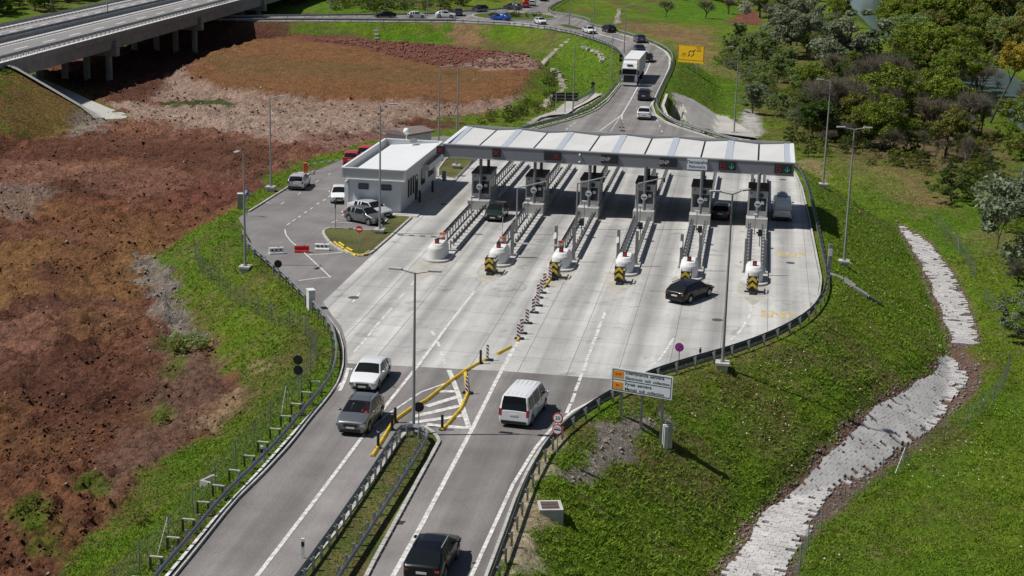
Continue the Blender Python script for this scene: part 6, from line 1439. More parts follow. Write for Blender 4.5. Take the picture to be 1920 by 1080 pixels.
def car(kind, px, to, pcol, label, glass=None, scale=None, cat='car', z=0.0, name=None, key=None):
    p = G(px[0], px[1], z); q = G(to[0], to[1], z); rz = math.atan2(q.y-p.y, q.x-p.x); key = key or kind
    if key not in PROTO:
        r = build_car(kind, see=key == 'suv_driver'); PROTO[key] = r; r.location = p; r.rotation_euler = (0, 0, rz); r['label'] = label
        if scale: r.scale = scale
    else: r = dup(PROTO[key], p, rz, label, scale=scale)
    r['category'] = cat
    for c in kids(r):
        if c.name.startswith('body') or c.name.startswith('mirror') or c.name.startswith('roof_rib'):
            c.material_slots[0].link = 'OBJECT'; c.material_slots[0].material = pcol
    if name: r.name = name
    KIDS.clear(); return r
car('suv', (677, 795), (660, 815), P_GREY, 'grey off-roader with a driver in red behind the windscreen', key='suv_driver')
GREY = PROTO['suv_driver']
car('sedan', (695, 716), (678, 738), P_WHITE, 'white fastback saloon just behind the grey off-roader')
car('van', (982, 779), (1012, 742), P_WHITE, 'white passenger van with dark windows entering the plaza', cat='van', name='van')
car('suv', (811, 1066), (846, 1004), P_BLACK, 'black off-roader cut by the bottom edge of the picture')
car('wagon', (1293, 559), (1330, 545), P_BLACK, 'black estate car crossing the concrete towards the right lanes')
car('hatch', (931, 409), (919, 421), P_GREEN, 'dark green hatchback leaving the second lane towards the camera')
car('hatch', (1352, 407), (1357, 390), P_BLACK, 'black hatchback in the canopy shade, second lane from the right')
car('van', (1465, 406), (1463.5, 390), P_SILVER, 'silver van with a raised roof vent in the rightmost lane', cat='van', name='van')
car('suv', (1208, 221), (1204, 232), P_WHITE, 'white off-roader driving away just behind the canopy', scale=(1, 1, 1)).rotation_euler.z += math.pi
car('suv', (1208, 186), (1213, 176), P_NAVY, 'dark off-roader between the white off-roader and the truck')
car('sedan', (1214, 115), (1208, 128), P_BLACK, 'black saloon hidden behind the white truck trailer')
car('sedan', (1199, 98), (1210, 107), P_NAVY, 'dark car roof showing above the trailer roof')
car('suv', (1199, 79), (1193, 75.6), P_PURP, 'purple grey off-roader at the start of the far bend')
car('suv', (1141, 60), (1132, 57.5), P_BLACK, 'black boxy off-roader driving up to the roundabout')
car('wagon', (1105, 62), (1112, 64.3), P_WHITE, 'white estate car on the far road behind the lamp post')
car('hatch', (1013, 45), (1020, 46.8), P_WHITE, 'white hatchback at the near edge of the roundabout')
car('sedan', (938, 37.5), (931, 37), P_BLUE, 'bright blue car at the near left of the roundabout')
car('suv', (900, 22), (893, 22.6), P_BLACK, 'black car at the far left of the roundabout')
car('suv', (860, 29), (860, 31), P_NAVY, 'dark blue car left of the roundabout facing the camera')
car('suv', (836, 33.3), (844, 33.6), P_WHITE, 'white car just left of the roundabout entry')
car('hatch', (781, 33.5), (790, 33.6), P_WHITE, 'white hatchback on the road right of the pale chute')
car('sedan', (722, 33), (715, 33), P_BLACK, 'black saloon leftmost on the road under the viaduct')
car('suv', (961, 18), (955, 17.5), P_DGREY, 'dark grey car behind the roundabout island')
rc = car('hatch', (986, 14), (988, 9), P_RED, 'red car carrying an orange load behind the roundabout')
car('hatch', (998, 11), (1004, 2), P_WHITE, 'white car on the road rising beyond the roundabout')
car('sedan', (1019, 1.5), (1021, -5), P_BLACK, 'black car at the top edge of the picture')
car('hatch', (561, 351), (573, 340), P_SILVER, 'silver hatchback near the orange parking barrier')
car('hatch', (637, 376), (636, 387), P_WHITE, 'white small car parked beside the office wall')
car('sedan', (694, 404), (703, 406), P_SILVER, 'silver white coupe parked by the office front')
car('hatch', (684, 417), (696, 419.5), P_GREY, 'grey hatchback parked beside the grass island')
car('hatch', (661, 306), (666, 300), P_RED, 'red car with dark glass left behind the office')
car('hatch', (687, 296), (693, 290), P_RED, 'second red car hidden behind the office roof')
# roof vent on the silver van
sv_ = [o for o in COL.objects if o.get('label', '').startswith('silver van')][0]
for c in kids(sv_):
    if c.name.startswith('rear_window') or (c.name.startswith('side_window')): c.material_slots[0].link = 'OBJECT'; c.material_slots[0].material = P_SILVER
b_ = MB(); b_.box((1.0, 0, 2.02), (1.1, 1.1, 0.22), taper=0.85); b_.box((1.25, 0, 2.18), (0.35, 0.6, 0.14), taper=0.8); b_.build('roof_vent', P_SILVER, sv_)
# driver: one skinned body
def figure(name, verts, edges, radii, m, parent, loc):
    me_ = bpy.data.meshes.new(name); me_.from_pydata(verts, edges, []); o = bpy.data.objects.new(name, me_); COL.objects.link(o)
    sm = o.modifiers.new('s', 'SKIN'); 
    for i, r_ in enumerate(radii): me_.skin_vertices[0].data[i].radius = r_
    me_.skin_vertices[0].data[0].use_root = True
    o.modifiers.new('u', 'SUBSURF').levels = 1
    bpy.context.view_layer.update(); me2 = bpy.data.meshes.new_from_object(o.evaluated_get(bpy.context.evaluated_depsgraph_get())); bpy.data.objects.remove(o)
    me2.materials.append(m); ob = bpy.data.objects.new(name, me2); COL.objects.link(ob); ob.parent = parent; ob.location = loc
    for p in me2.polygons: p.use_smooth = True
    return ob
pv = [(0, 0, 0), (-0.05, 0, 0.25), (-0.08, 0, 0.48), (-0.06, 0, 0.58), (-0.03, 0, 0.72), (-0.08, 0.19, 0.46), (0.12, 0.24, 0.28), (0.36, 0.17, 0.34), (0.45, 0.12, 0.37), (-0.08, -0.19, 0.46), (0.12, -0.24, 0.28), (0.36, -0.17, 0.34), (0.45, -0.12, 0.37), (0.2, 0.1, 0.02), (0.45, 0.12, 0.06), (0.6, 0.12, -0.28), (0.2, -0.1, 0.02), (0.45, -0.12, 0.06), (0.6, -0.12, -0.28)]
pe = [(0, 1), (1, 2), (2, 3), (3, 4), (2, 5), (5, 6), (6, 7), (7, 8), (2, 9), (9, 10), (10, 11), (11, 12), (0, 13), (13, 14), (14, 15), (0, 16), (16, 17), (17, 18)]
prd = [(0.16, 0.13)]+[(0.17, 0.12), (0.16, 0.11), (0.055, 0.055), (0.09, 0.10)]+[(0.06, 0.06), (0.05, 0.05), (0.04, 0.04), (0.045, 0.03)]*2+[(0.085, 0.085), (0.075, 0.075), (0.05, 0.05)]*2
gl = Vector(GREY.location); gr = GREY.rotation_euler.z
def inworld(x, y, z): return Vector((gl.x+x*math.cos(gr)-y*math.sin(gr), gl.y+x*math.sin(gr)+y*math.cos(gr), z))
per = thing('person', 'driver in a red top at the wheel of the grey off-roader', 'person', inworld(0.15, 0.38, 0.66), gr)
figure('body', pv, pe, prd, mat('red_shirt', (0.50, 0.05, 0.06), 0.8), per, (0, 0, 0))
b_ = MB(); b_.sphere((-0.03, 0, 0.74), 0.105, 12, 9, sz=1.2); b_.sphere((0.075, 0, 0.73), 0.02, 6, 4); hd = b_.build('head', mat('skin', (0.42, 0.22, 0.15), 0.6), per)
b_ = MB(); b_.sphere((-0.055, 0, 0.785), 0.108, 12, 9, sz=1.05); b_.build('hair', mat('dark_hair', (0.03, 0.02, 0.015), 0.7), hd)
for y in (-0.04, 0.04): b_ = MB(); b_.sphere((0.068, y, 0.76), 0.013, 6, 4); b_.build('eye', M_BLACK, hd)
# orange load of the red car
b_ = MB(); b_.box((rc.location.x, rc.location.y, 2.1), (1.4, 1.6, 1.2), 0.3, taper=0.8); b_.cyl((rc.location.x, rc.location.y, 2.6), (rc.location.x+0.6, rc.location.y, 3.1), 0.15); tag(b_.build('orange_load', M_ORANGE, None, rc.location, rc.location), 'orange load on top of the red car behind the roundabout', 'load')
# articulated truck
tf = G(1179, 162); t1, t0_ = G(1181.5, 117, 4.0), G(1195, 101, 4.0); hd_ = math.atan2(t1.y-t0_.y, t1.x-t0_.x)
tr = thing('articulated_truck', 'white articulated truck with a tall box trailer on the far road', 'truck', tf, hd_); L_T = 13.0
b_ = MB(); b_.box((-1.15, 0, 1.75), (2.3, 2.48, 2.1)); cabb = b_.build('cab', P_WHITE, tr)
b_ = MB(); b_.add([(-2.3, -1.22, 2.8), (-0.05, -1.18, 2.8), (-0.45, -1.1, 3.6), (-1.0, -1.05, 3.85), (-2.3, -1.1, 3.9), (-2.3, 1.22, 2.8), (-0.05, 1.18, 2.8), (-0.45, 1.1, 3.6), (-1.0, 1.05, 3.85), (-2.3, 1.1, 3.9)], [(0, 1, 2, 3, 4), (9, 8, 7, 6, 5), (1, 6, 7, 2), (2, 7, 8, 3), (3, 8, 9, 4), (4, 9, 5, 0), (0, 5, 6, 1)]); b_.build('roof_fairing', P_WHITE, cabb)
b_ = MB(); b_.box((-0.0, 0, 2.30), (0.06, 2.25, 0.85)); b_.build('windscreen', M_GLASS, cabb)
b_ = MB(); b_.box((0.12, 0, 2.82), (0.35, 2.2, 0.14)); b_.build('sun_visor', P_WHITE, cabb)
b_ = MB(); b_.box((-0.25, 0, 3.3), (0.3, 0.9, 0.22)); b_.build('headboard', M_DSTEEL, cabb)
b_ = MB(); b_.box((0.02, 0, 1.15), (0.08, 1.7, 1.15)); b_.build('grille', M_BLACK, cabb)
b_ = MB(); b_.box((0.05, 0, 0.42), (0.3, 2.46, 0.36)); b_.build('bumper', P_WHITE, cabb)
for s_ in (1, -1):
    b_ = MB(); b_.box((0.05, s_*1.02, 0.82), (0.16, 0.36, 0.26)); b_.build('headlight', M_HEAD, cabb)
    b_ = MB(); b_.box((0.1, s_*1.42, 2.2), (0.2, 0.25, 0.75)); b_.build('mirror', M_BLACK, cabb)
    b_ = MB(); b_.box((-0.9, s_*1.25, 2.3), (1.0, 0.03, 0.7)); b_.build('side_window', M_GLASS, cabb)
b_ = MB(); b_.box((-2.95-L_T/2, 0, 2.62), (L_T, 2.5, 2.72)); b_.build('trailer', mat('trailer_tarp', (0.66, 0.66, 0.65), 0.6, var=0.06), tr)
b_ = MB(); b_.box((-2.95-L_T/2, 0, 1.1), (L_T-0.4, 1.2, 0.3)); b_.box((-3.0, 0, 0.85), (5.0, 1.0, 0.3)); b_.build('chassis', M_BLACK, tr)
for x in (-1.3, -4.6, -10.6, -11.9, -13.2):
    for s_ in (1, -1): b_ = MB(); b_.cyl((x, s_*0.85, 0.5), (x, s_*1.22, 0.5), 0.5, n=18); w__ = b_.build('wheel', M_RUBBER, tr); b_ = MB(); b_.cyl((x, s_*1.2, 0.5), (x, s_*1.24, 0.5), 0.28, n=12); b_.build('rim', M_RIM, w__)
# ================================================================ vegetation
L_MID = leaf_mat('leaf_mid', (0.070, 0.125, 0.008), (0.22, 0.265, 0.024)); L_DARK = leaf_mat('leaf_dark', (0.028, 0.065, 0.007), (0.085, 0.13, 0.014))
L_SILV = leaf_mat('leaf_silver', (0.08, 0.115, 0.05), (0.30, 0.33, 0.22)); L_YEL = leaf_mat('leaf_yellow', (0.24, 0.17, 0.015), (0.48, 0.38, 0.04))
L_OLV = leaf_mat('leaf_olive', (0.08, 0.10, 0.014), (0.22, 0.21, 0.04)); L_GRY = leaf_mat('leaf_greygreen', (0.11, 0.17, 0.04), (0.27, 0.34, 0.11))
L_TWIG = leaf_mat('twig_brown', (0.115, 0.10, 0.072), (0.25, 0.22, 0.17), 0.9); L_WHT = leaf_mat('blossom', (0.3, 0.3, 0.25), (0.6, 0.58, 0.5))
def raw_mesh(name, V, F, m, k):
    """V (n,3) float, F (m,k) int"""
    me = bpy.data.meshes.new(name); me.vertices.add(len(V)); me.vertices.foreach_set('co', np.asarray(V, np.float32).ravel()); nf = len(F)
    me.loops.add(nf*k); me.loops.foreach_set('vertex_index', np.asarray(F, np.int32).ravel()); me.polygons.add(nf)
    me.polygons.foreach_set('loop_start', np.arange(0, nf*k, k)); me.polygons.foreach_set('loop_total', np.full(nf, k)); me.update(); me.materials.append(m); return me
def leaf_quads(C_, r, size, per, g, flat=0.75, surf=True):
    """clumps centred at C_ of radius r with `per` leaves each"""
    n = len(C_)*per; c = np.repeat(C_, per, 0); rr = np.repeat(r, per)
    d = g.normal(size=(n, 3)); d /= np.linalg.norm(d, axis=1)[:, None]; d[:, 2] *= flat
    rad = rr*(g.random(n)**(0.35 if surf else 0.6)); P = c+d*rad[:, None]
    a = g.normal(size=(n, 3)); a /= np.linalg.norm(a, axis=1)[:, None]; nrm_ = d+0.7*g.normal(size=(n, 3))+np.array([0, 0, 0.5]); b = np.cross(nrm_, a); b /= np.linalg.norm(b, axis=1)[:, None]; a = np.cross(b, nrm_); a /= np.linalg.norm(a, axis=1)[:, None]
    s = size*(0.6+0.8*g.random(n))[:, None]
    V = np.stack([P-a*s*0.5, P+b*s*0.33, P+a*s*0.6, P-b*s*0.33], 1).reshape(-1, 3); F = np.arange(n*4).reshape(-1, 4); return V, F
def limb_mesh(segs, n=5):
    mb = MB()
    for a, b, r0, r1 in segs: mb.cyl(a, b, r0, r1, n, 0, True, False)
    return mb
def make_tree(kind, seed, H=10.0):
    g = np.random.default_rng(seed); segs = []; R = random.Random(seed)
    if kind == 'bare':
        twigs = []
        def grow(p, d, ln, r, lv):
            q = p+d*ln; segs.append((p, q, r, r*0.62))
            if lv == 0:
                for _ in range(16):
                    dd = (d+Vector((R.gauss(0, .6), R.gauss(0, .6), R.gauss(0.1, .5)))).normalized(); s_ = p+d*ln*R.random(); twigs.append((s_, s_+dd*R.uniform(.6, 1.5)))
                return
            for _ in range(3 if lv > 1 else 4):
                dd = (d+Vector((R.gauss(0, .48), R.gauss(0, .48), R.gauss(0.12, .28)))).normalized(); grow(p+d*ln*R.uniform(0.6, 1.0), dd, ln*R.uniform(.62, .85), r*0.6, lv-1)
        for _ in range(2 if seed % 2 else 1): grow(Vector((R.uniform(-.3, .3), R.uniform(-.3, .3), -0.3)), Vector((R.gauss(0, .12), R.gauss(0, .12), 1)).normalized(), H*0.27, H*0.019, 4)
        V = []; F = []
        for a, b in twigs:
            n_ = Vector((R.gauss(0, 1), R.gauss(0, 1), R.gauss(0, 1))).normalized()*0.022; k = len(V); V += [a-n_, a+n_, b]; F.append((k, k+1, k+2))
        me = raw_mesh('twigs', np.array([tuple(v) for v in V]), np.array(F), L_TWIG, 3); return me, limb_mesh(segs, 4)
    tall = {'round': (0.36, 0.34, 0.60), 'tall': (0.24, 0.42, 0.58), 'bush': (0.62, 0.46, 0.46), 'spread': (0.46, 0.27, 0.70)}[kind]
    rx, rz, cz = [t*H for t in tall]; n = {'round': 46, 'tall': 44, 'bush': 40, 'spread': 44}[kind]
    C_ = []
    while len(C_) < n:
        d = g.normal(size=3); d /= np.linalg.norm(d); k = (0.35+0.65*g.random()**0.5); p = np.array([d[0]*rx*k, d[1]*rx*k, cz+d[2]*rz*k])
        p += g.normal(size=3)*np.array([.08, .08, .05])*H
        if p[2] > 0.1*H: C_.append(p)
    C_ = np.array(C_); r = H*(0.045+0.085*g.random(n))
    V, F = leaf_quads(C_, r, 0.30 if kind != 'bush' else 0.30, 210, g)
    base = Vector((0, 0, -0.4)); lean = Vector((R.gauss(0, .04), R.gauss(0, .04), 0))
    fork = Vector((lean.x*H, lean.y*H, H*(0.3 if kind != 'bush' else 0.1))); segs.append((base, fork, H*0.026, H*0.019))
    top_ = Vector((lean.x*H*2, lean.y*H*2, cz+rz*0.5)); segs.append((fork, top_, H*0.018, H*0.006))
    for i in range(0, n, 3):
        c = Vector(C_[i]); m_ = fork.lerp(top_, R.random()*0.6); mid = m_.lerp(c, 0.5)+Vector((0, 0, H*0.02)); segs.append((m_, mid, H*0.009, H*0.006)); segs.append((mid, c, H*0.006, H*0.002))
    return raw_mesh('leaves', V, F, L_MID, 4), limb_mesh(segs, 5)
TM = {}
def tree_meshes(kind, var):
    if (kind, var) not in TM:
        me, mb = make_tree(kind, hash((kind, var)) % 1 + {'round': 100, 'tall': 200, 'bush': 300, 'spread': 400, 'bare': 500}[kind]+var)
        o = mb.build('trunk', M_BARK); tm = o.data; bpy.data.objects.remove(o); TM[(kind, var)] = (me, tm)
    return TM[(kind, var)]
def tree(px, h, kind, var, leafm, label, group=None, rz=None, at=None, barkm=None, wide=1.0, name='tree', cat='tree'):
    p = at or hit(*px, False); s = h/10.0
    if group and 'tree' in group+' '+cat:
        b0 = proj(p); t0 = proj((p.x, p.y, p.z+h)); e_ = proj((p.x+h*0.36*wide, p.y, p.z)); r0 = e_[0]-b0[0]
        if t0[0]+r0 < -20 or t0[0]-r0 > 1980 or b0[1] < -45: return None
        for wx0, wy0, wx1, wy1 in ((1600, 0, 1640, 46), (1850, 190, 1905, 196)):
            if t0[0]+r0 > wx0 and t0[0]-r0 < wx1 and t0[1] < wy1 and b0[1] > wy0: return None
    me, tm = tree_meshes(kind, var)
    t_ = thing(name, label, cat, p, random.uniform(0, 6.28) if rz is None else rz, group); t_.scale = (s*wide, s*wide, s)
    o = bpy.data.objects.new('crown', me); COL.objects.link(o); o.parent = t_
    if leafm: o.material_slots[0].link = 'OBJECT'; o.material_slots[0].material = leafm
    o = bpy.data.objects.new('trunk', tm); COL.objects.link(o); o.parent = t_
    if barkm: o.material_slots[0].link = 'OBJECT'; o.material_slots[0].material = barkm
    return t_
# single trees that can be told apart
tree((1655, 245), 11, 'round', 0, L_MID, 'big yellowish green tree above the tall right lamp post', wide=1.15)
tree((1738, 225), 10, 'spread', 1, L_MID, 'broad green tree right of the big yellowish green tree')
tree((1565, 255), 13, 'bare', 0, None, 'large leafless brown tree behind the two right lamp posts', wide=1.0)
tree((1540, 245), 11, 'bare', 1, None, 'smaller leafless brown tree left of the large bare one', wide=1.0)
tree((1818, 262), 12, 'bare', 2, None, 'leafless grey tree with pale trunk right of the green trees', barkm=M_BARKP)
tree((1790, 270), 9, 'bare', 3, None, 'low leafless grey thicket tree beside the pale trunked one', barkm=M_BARKP)
tree((1585, 150), 14, 'tall', 0, L_SILV, 'tall silvery green tree left of the river', wide=1.4)
tree((1480, 105), 11, 'round', 1, L_SILV, 'silvery grey tree at the top left of the tall silvery one', wide=1.1)
tree((1935, 520), 12, 'round', 2, L_SILV, 'big pale blossoming tree cut by the right picture edge', wide=1.1)
tree((1925, 640), 5, 'bush', 0, L_SILV, 'pale blossoming shrub below the big pale tree at the right edge')
tree((1785, 378), 4.6, 'bush', 2, L_DARK, 'dark green round bush standing alone on the meadow', wide=1.25)
tree((1810, 320), 7.0, 'bare', 1, None, 'thin leafless tree behind the lone dark bush', barkm=M_BARKP, wide=0.6)
tree((1412, 215), 5.0, 'tall', 1, L_SILV, 'small silvery shrub beside the pale rubble patch', wide=1.3)
tree((1398, 45), 6.0, 'spread', 2, L_WHT, 'white blossoming tree on the red earth patch', wide=0.7, barkm=M_BARKP)
tree((1760, 110), 17, 'tall', 2, L_MID, 'very tall green tree with a leaning dark trunk across the river', wide=1.3)
tree((1850, 70), 16, 'round', 1, L_MID, 'tall spreading green tree at the top right across the river')
tree((1702, 60), 12, 'round', 2, L_OLV, 'yellowish tree on the far river bank')
tree((1790, 130), 12, 'round', 0, L_DARK, 'dark green tree below the leaning trunk across the river')
tree((1905, 70), 12, 'tall', 0, L_SILV, 'silvery tree in the top right corner', wide=1.2)
a = hit(1852, 232, False); yt = thing('tree', 'yellow crowned tree on a dark leaning trunk at the river gap', 'tree', a); c = Vector((4.6, 1.0, 10.0)); z_ = Vector((0, 0, 0))
b_ = MB(); b_.cyl(z_-Vector((0, 0, 0.8)), c*0.5, 0.26, 0.19, 8); b_.cyl(c*0.5, c, 0.19, 0.07, 8); b_.cyl(c*0.35, c*0.35+Vector((-1.5, 0, 2)), 0.1, 0.04, 6); b_.cyl(c*0.7, c*0.7+Vector((-0.8, 0, 2.4)), 0.08, 0.03, 6); b_.build('trunk', M_BARK, yt)
o = bpy.data.objects.new('crown', tree_meshes('round', 1)[0]); COL.objects.link(o); o.parent = yt; o.location = (4.4, 1.0, 6.6); o.scale = (0.8, 0.8, 0.75); o.material_slots[0].link = 'OBJECT'; o.material_slots[0].material = L_YEL
for px, h, kd, lm, lab in (((1925, 222), 9, 'bare', None, 'leafless tree at the right edge below the yellow tree'), ((1945, 262), 8, 'round', L_OLV, 'olive tree at the right edge of the river gap'), ((1892, 268), 3.5, 'bush', L_MID, 'green bush on the bank under the leaning trunk'), ((1850, 282), 3.2, 'bush', L_OLV, 'olive bush right of the pale trunked leafless tree'), ((1835, 258), 9, 'bare', None, 'bare tree just right of the pale trunked one'), ((1900, 245), 6, 'round', L_MID, 'green tree right of the dark leaning trunk'), ((1915, 300), 4, 'bush', L_MID, 'green bush at the right edge above the pale blossoming tree')): tree(px, h, kd, 1, lm, lab)
# groups
gx = np.random.default_rng(5)
def scatter(n, poly, spec, label, group, name='tree', cat='tree', mind=3.0):
    P = [(x, y) for x, y in poly]; xs = [p[0] for p in P]; ys2 = [p[1] for p in P]; done = []; tries = 0
    while len(done) < n and tries < n*60:
        tries += 1; x, y = gx.uniform(min(xs), max(xs)), gx.uniform(min(ys2), max(ys2))
        if sdist(np.array([x]), np.array([y]), P)[0] > 0: continue
        p = hit(x, y, False)
        if any((p-q).length < mind for q in done): continue
        dr_ = float(sdist(np.array([p.x]), np.array([p.y]), RIVER)[0])
        if dr_ < 1.5: continue
        done.append(p); kind, hs, mats_ = spec[int(gx.integers(len(spec)))]
        ad = 'leafless ' if kind == 'bare' else {L_MID.name: 'fresh green ', L_DARK.name: 'dark green ', L_OLV.name: 'olive ', L_GRY.name: 'pale green ', L_SILV.name: 'silvery '}[mats_.name]
        tree(None, gx.uniform(*hs), kind, int(gx.integers(3 if kind != 'bare' else 4)), mats_, ad+label, group, at=p, wide=gx.uniform(0.85, 1.2), name=name, cat=cat)
scatter(36, [(1600, 120), (1690, 150), (1790, 210), (1880, 290), (1850, 330), (1740, 290), (1650, 290), (1590, 270), (1500, 260), (1500, 200), (1560, 150)], [('round', (6, 9), L_DARK), ('round', (6, 10), L_MID), ('bush', (3, 5), L_MID), ('bare', (8, 11), None), ('bare', (7, 10), None), ('spread', (6, 9), L_OLV)], 'tree in the thick wood between the meadow and the near river bank', 'trees of the near river bank wood', mind=4)
scatter(26, [(1690, -30), (1980, -60), (1990, 120), (1900, 110), (1800, 70), (1700, 20)], [('round', (10, 15), L_MID), ('tall', (11, 16), L_GRY), ('round', (9, 13), L_OLV), ('bare', (9, 13), None)], 'tree in the wood on the far side of the river', 'trees of the far river bank wood', mind=6)
scatter(30, [(1400, 20), (1560, 0), (1600, 60), (1600, 120), (1540, 130), (1440, 90)], [('round', (7, 11), L_GRY), ('tall', (8, 12), L_SILV), ('round', (6, 10), L_MID), ('bare', (7, 10), None)], 'tree in the wood at the upper right before the river', 'grey green wood left of the river', mind=5)
scatter(50, [(1480, 200), (1600, 190), (1700, 230), (1840, 280), (1880, 320), (1780, 310), (1640, 290), (1500, 275)], [('bush', (2, 4), L_MID), ('bush', (2, 3.5), L_OLV), ('bush', (2, 4), L_DARK), ('bare', (3, 6), None)], 'undergrowth bush under the trees of the near river bank wood', 'undergrowth of the near bank wood', 'bush', 'bush', mind=2.5)
scatter(16, [(1500, 120), (1600, 130), (1860, 270), (1800, 300), (1500, 255)], [('bare', (9, 13), None)], 'tree standing tall in the wood before the river', 'tall leafless trees before the river', mind=6)
scatter(80, [(1340, 95), (1420, 70), (1480, 110), (1520, 190), (1500, 250), (1440, 200), (1360, 130)], [('bush', (1.8, 3.8), L_GRY), ('bush', (1.5, 3.2), L_MID), ('tall', (3, 6), L_GRY), ('bush', (2, 3), L_SILV), ('bush', (2, 3), L_GRY)], 'shrub on the overgrown meadow right of the yellow board', 'shrubs on the overgrown meadow', 'shrub', 'shrub', mind=2.2)
scatter(34, [(1480, 260), (1760, 290), (1900, 330), (1900, 400), (1840, 400), (1740, 330), (1560, 300), (1500, 300)], [('bush', (1.2, 2.6), L_MID), ('bush', (1.5, 3), L_DARK), ('bush', (1.0, 2.0), L_OLV), ('bare', (2.5, 5), None)], 'shrub along the meadow edge below the wood', 'low shrubs at the wood edge', 'shrub', 'shrub', mind=2.2)
scatter(20, [(1850, 380), (1980, 360), (1980, 700), (1900, 640), (1860, 520)], [('bush', (1.2, 2.6), L_GRY), ('bush', (1.5, 3), L_MID), ('bush', (1.5, 3), L_SILV), ('bare', (3, 6), None)], 'shrub at the right picture edge around the pale blossoming tree', 'shrubs at the right edge', 'shrub', 'shrub', mind=2.2)
scatter(26, [(1190, -40), (1460, -60), (1440, 12), (1370, 6), (1300, 8), (1215, 4)], [('bare', (7, 11), None), ('round', (6, 9), L_MID), ('round', (6, 9), L_DARK), ('tall', (7, 10), L_OLV)], 'tree along the top edge behind the bright green field', 'trees behind the bright green field', mind=5)
for px, h in (((1322, 36), 7), ((1248, 32), 6), ((1366, 26), 6)): tree(px, h, 'bare', 1, None, 'leafless tree on the bright green field at the top, '+{1322: 'middle one', 1248: 'left one', 1366: 'right one'}[px[0]])
scatter(50, [(618, 4), (880, -4), (880, 14), (800, 20), (720, 21), (625, 22)], [('bush', (1.8, 3.5), L_MID), ('bush', (1.5, 3), L_DARK), ('bush', (2, 4), L_GRY)], 'bush on the bank beyond the road under the viaduct', 'bushes beyond the road under the viaduct', 'bush', 'bush', mind=2.4)
tree((694, 22), 5.5, 'bush', 0, L_MID, 'largest bright green bush beyond the road under the viaduct')
scatter(14, [(850, -30), (980, -40), (970, 2), (930, 10), (860, 14)], [('bare', (6, 9), None), ('round', (5, 8), L_DARK)], 'tree behind the roundabout at the top edge', 'dark trees behind the roundabout', mind=5)
scatter(34, [(-50, 4), (60, -12), (190, -22), (165, -4), (110, 10), (60, 24), (-50, 36)], [('bush', (4, 7), L_DARK), ('round', (6, 9), L_MID), ('round', (6, 9), L_DARK)], 'tree beyond the motorway in the top left corner', 'trees beyond the motorway', mind=4)
scatter(30, [(880, 226), (960, 210), (1010, 180), (1040, 140), (1040, 200), (980, 232), (900, 238)], [('bush', (0.9, 1.8), L_MID), ('bush', (0.8, 1.6), L_OLV), ('bush', (1, 1.8), L_DARK)], 'bush on the bank between the orange mound and the far road', 'low bushes between mound and far road', 'bush', 'bush', mind=1.6)
for px, h, lab in (((335, 665), 1.5, 'taller bright green sapling bush on the brown earth by the left fence'), ((380, 660), 1.2, 'smaller sapling bush right of the taller one on the brown earth'), ((305, 792), 0.8, 'low green weed clump on brown earth near the left fence'), ((42, 965), 1.0, 'bright green weed clump at the lower left'), ((66, 945), 0.8, 'pale green weed clump right of the bright one at lower left'), ((268, 990), 1.0, 'brownish shrub in the grass at the lower left fence')): tree(px, h*1.05, 'bush', 1, L_OLV if 'brownish' in lab else L_MID, lab, name='bush', cat='bush')
for i, (dx, dy) in enumerate(gx.uniform(-1, 1, (16, 2))):
    p = RC+Vector((dx*6, -1.5+dy*2.0, 0.12)); tree(None, gx.uniform(0.8, 1.4), 'bush', i % 3, L_MID if i % 3 else L_DARK, 'small planted shrub on the roundabout island', 'shrubs on the roundabout', at=p, name='shrub', cat='shrub')

def bankrow(line, off, step, spec, label, group):
    for p, tn in resample(line, step):
        nn = Vector((-tn.y, tn.x, 0)); c = p+nn*(off+gx.uniform(-1.5, 1.5))+tn*gx.uniform(-1.5, 1.5); px = proj((c.x, c.y, -5))
        if not (1480 < px[0] < 2000 and px[1] > -40): continue
        kind, hs, mats_ = spec[int(gx.integers(len(spec)))]; ad = 'leafless ' if kind == 'bare' else {L_MID.name: 'fresh green ', L_DARK.name: 'dark green ', L_OLV.name: 'olive ', L_GRY.name: 'pale green ', L_SILV.name: 'silvery '}[mats_.name]
        tree(None, gx.uniform(*hs), kind, int(gx.integers(3 if kind != 'bare' else 4)), mats_, ad+label, group, at=Vector((c.x, c.y, zt(c.x, c.y))), wide=gx.uniform(0.9, 1.25))
_sg = 1 if sdist(np.array([RIVER_L[3].x]), np.array([RIVER_L[3].y]), [p for p in RIVER])[0] >= -99 else 1
_t = (RIVER_L[4]-RIVER_L[3]).normalized(); _nn = Vector((-_t.y, _t.x, 0)); _q = RIVER_L[3]+_nn*6; _sL = -1 if sdist(np.array([_q.x]), np.array([_q.y]), RIVER)[0] < 0 else 1
_t = (RIVER_R[4]-RIVER_R[3]).normalized(); _nn = Vector((-_t.y, _t.x, 0)); _q = RIVER_R[3]+_nn*6; _sR = -1 if sdist(np.array([_q.x]), np.array([_q.y]), RIVER)[0] < 0 else 1
NB = [('round', (8, 12), L_MID), ('round', (8, 11), L_GRY), ('bare', (9, 12), None), ('tall', (9, 12), L_OLV), ('spread', (8, 10), L_MID), ('bare', (8, 11), None)]
bankrow(RIVER_L[2:], _sL*3.5, 7.0, NB, 'tree lining the near bank of the river', 'trees lining the near river bank'); bankrow(RIVER_L[3:], _sL*9, 9.0, NB, 'tree lining the near bank of the river', 'trees lining the near river bank')
FB = [('round', (11, 15), L_MID), ('tall', (12, 17), L_OLV), ('round', (10, 14), L_GRY), ('bare', (11, 14), None), ('spread', (11, 14), L_MID)]
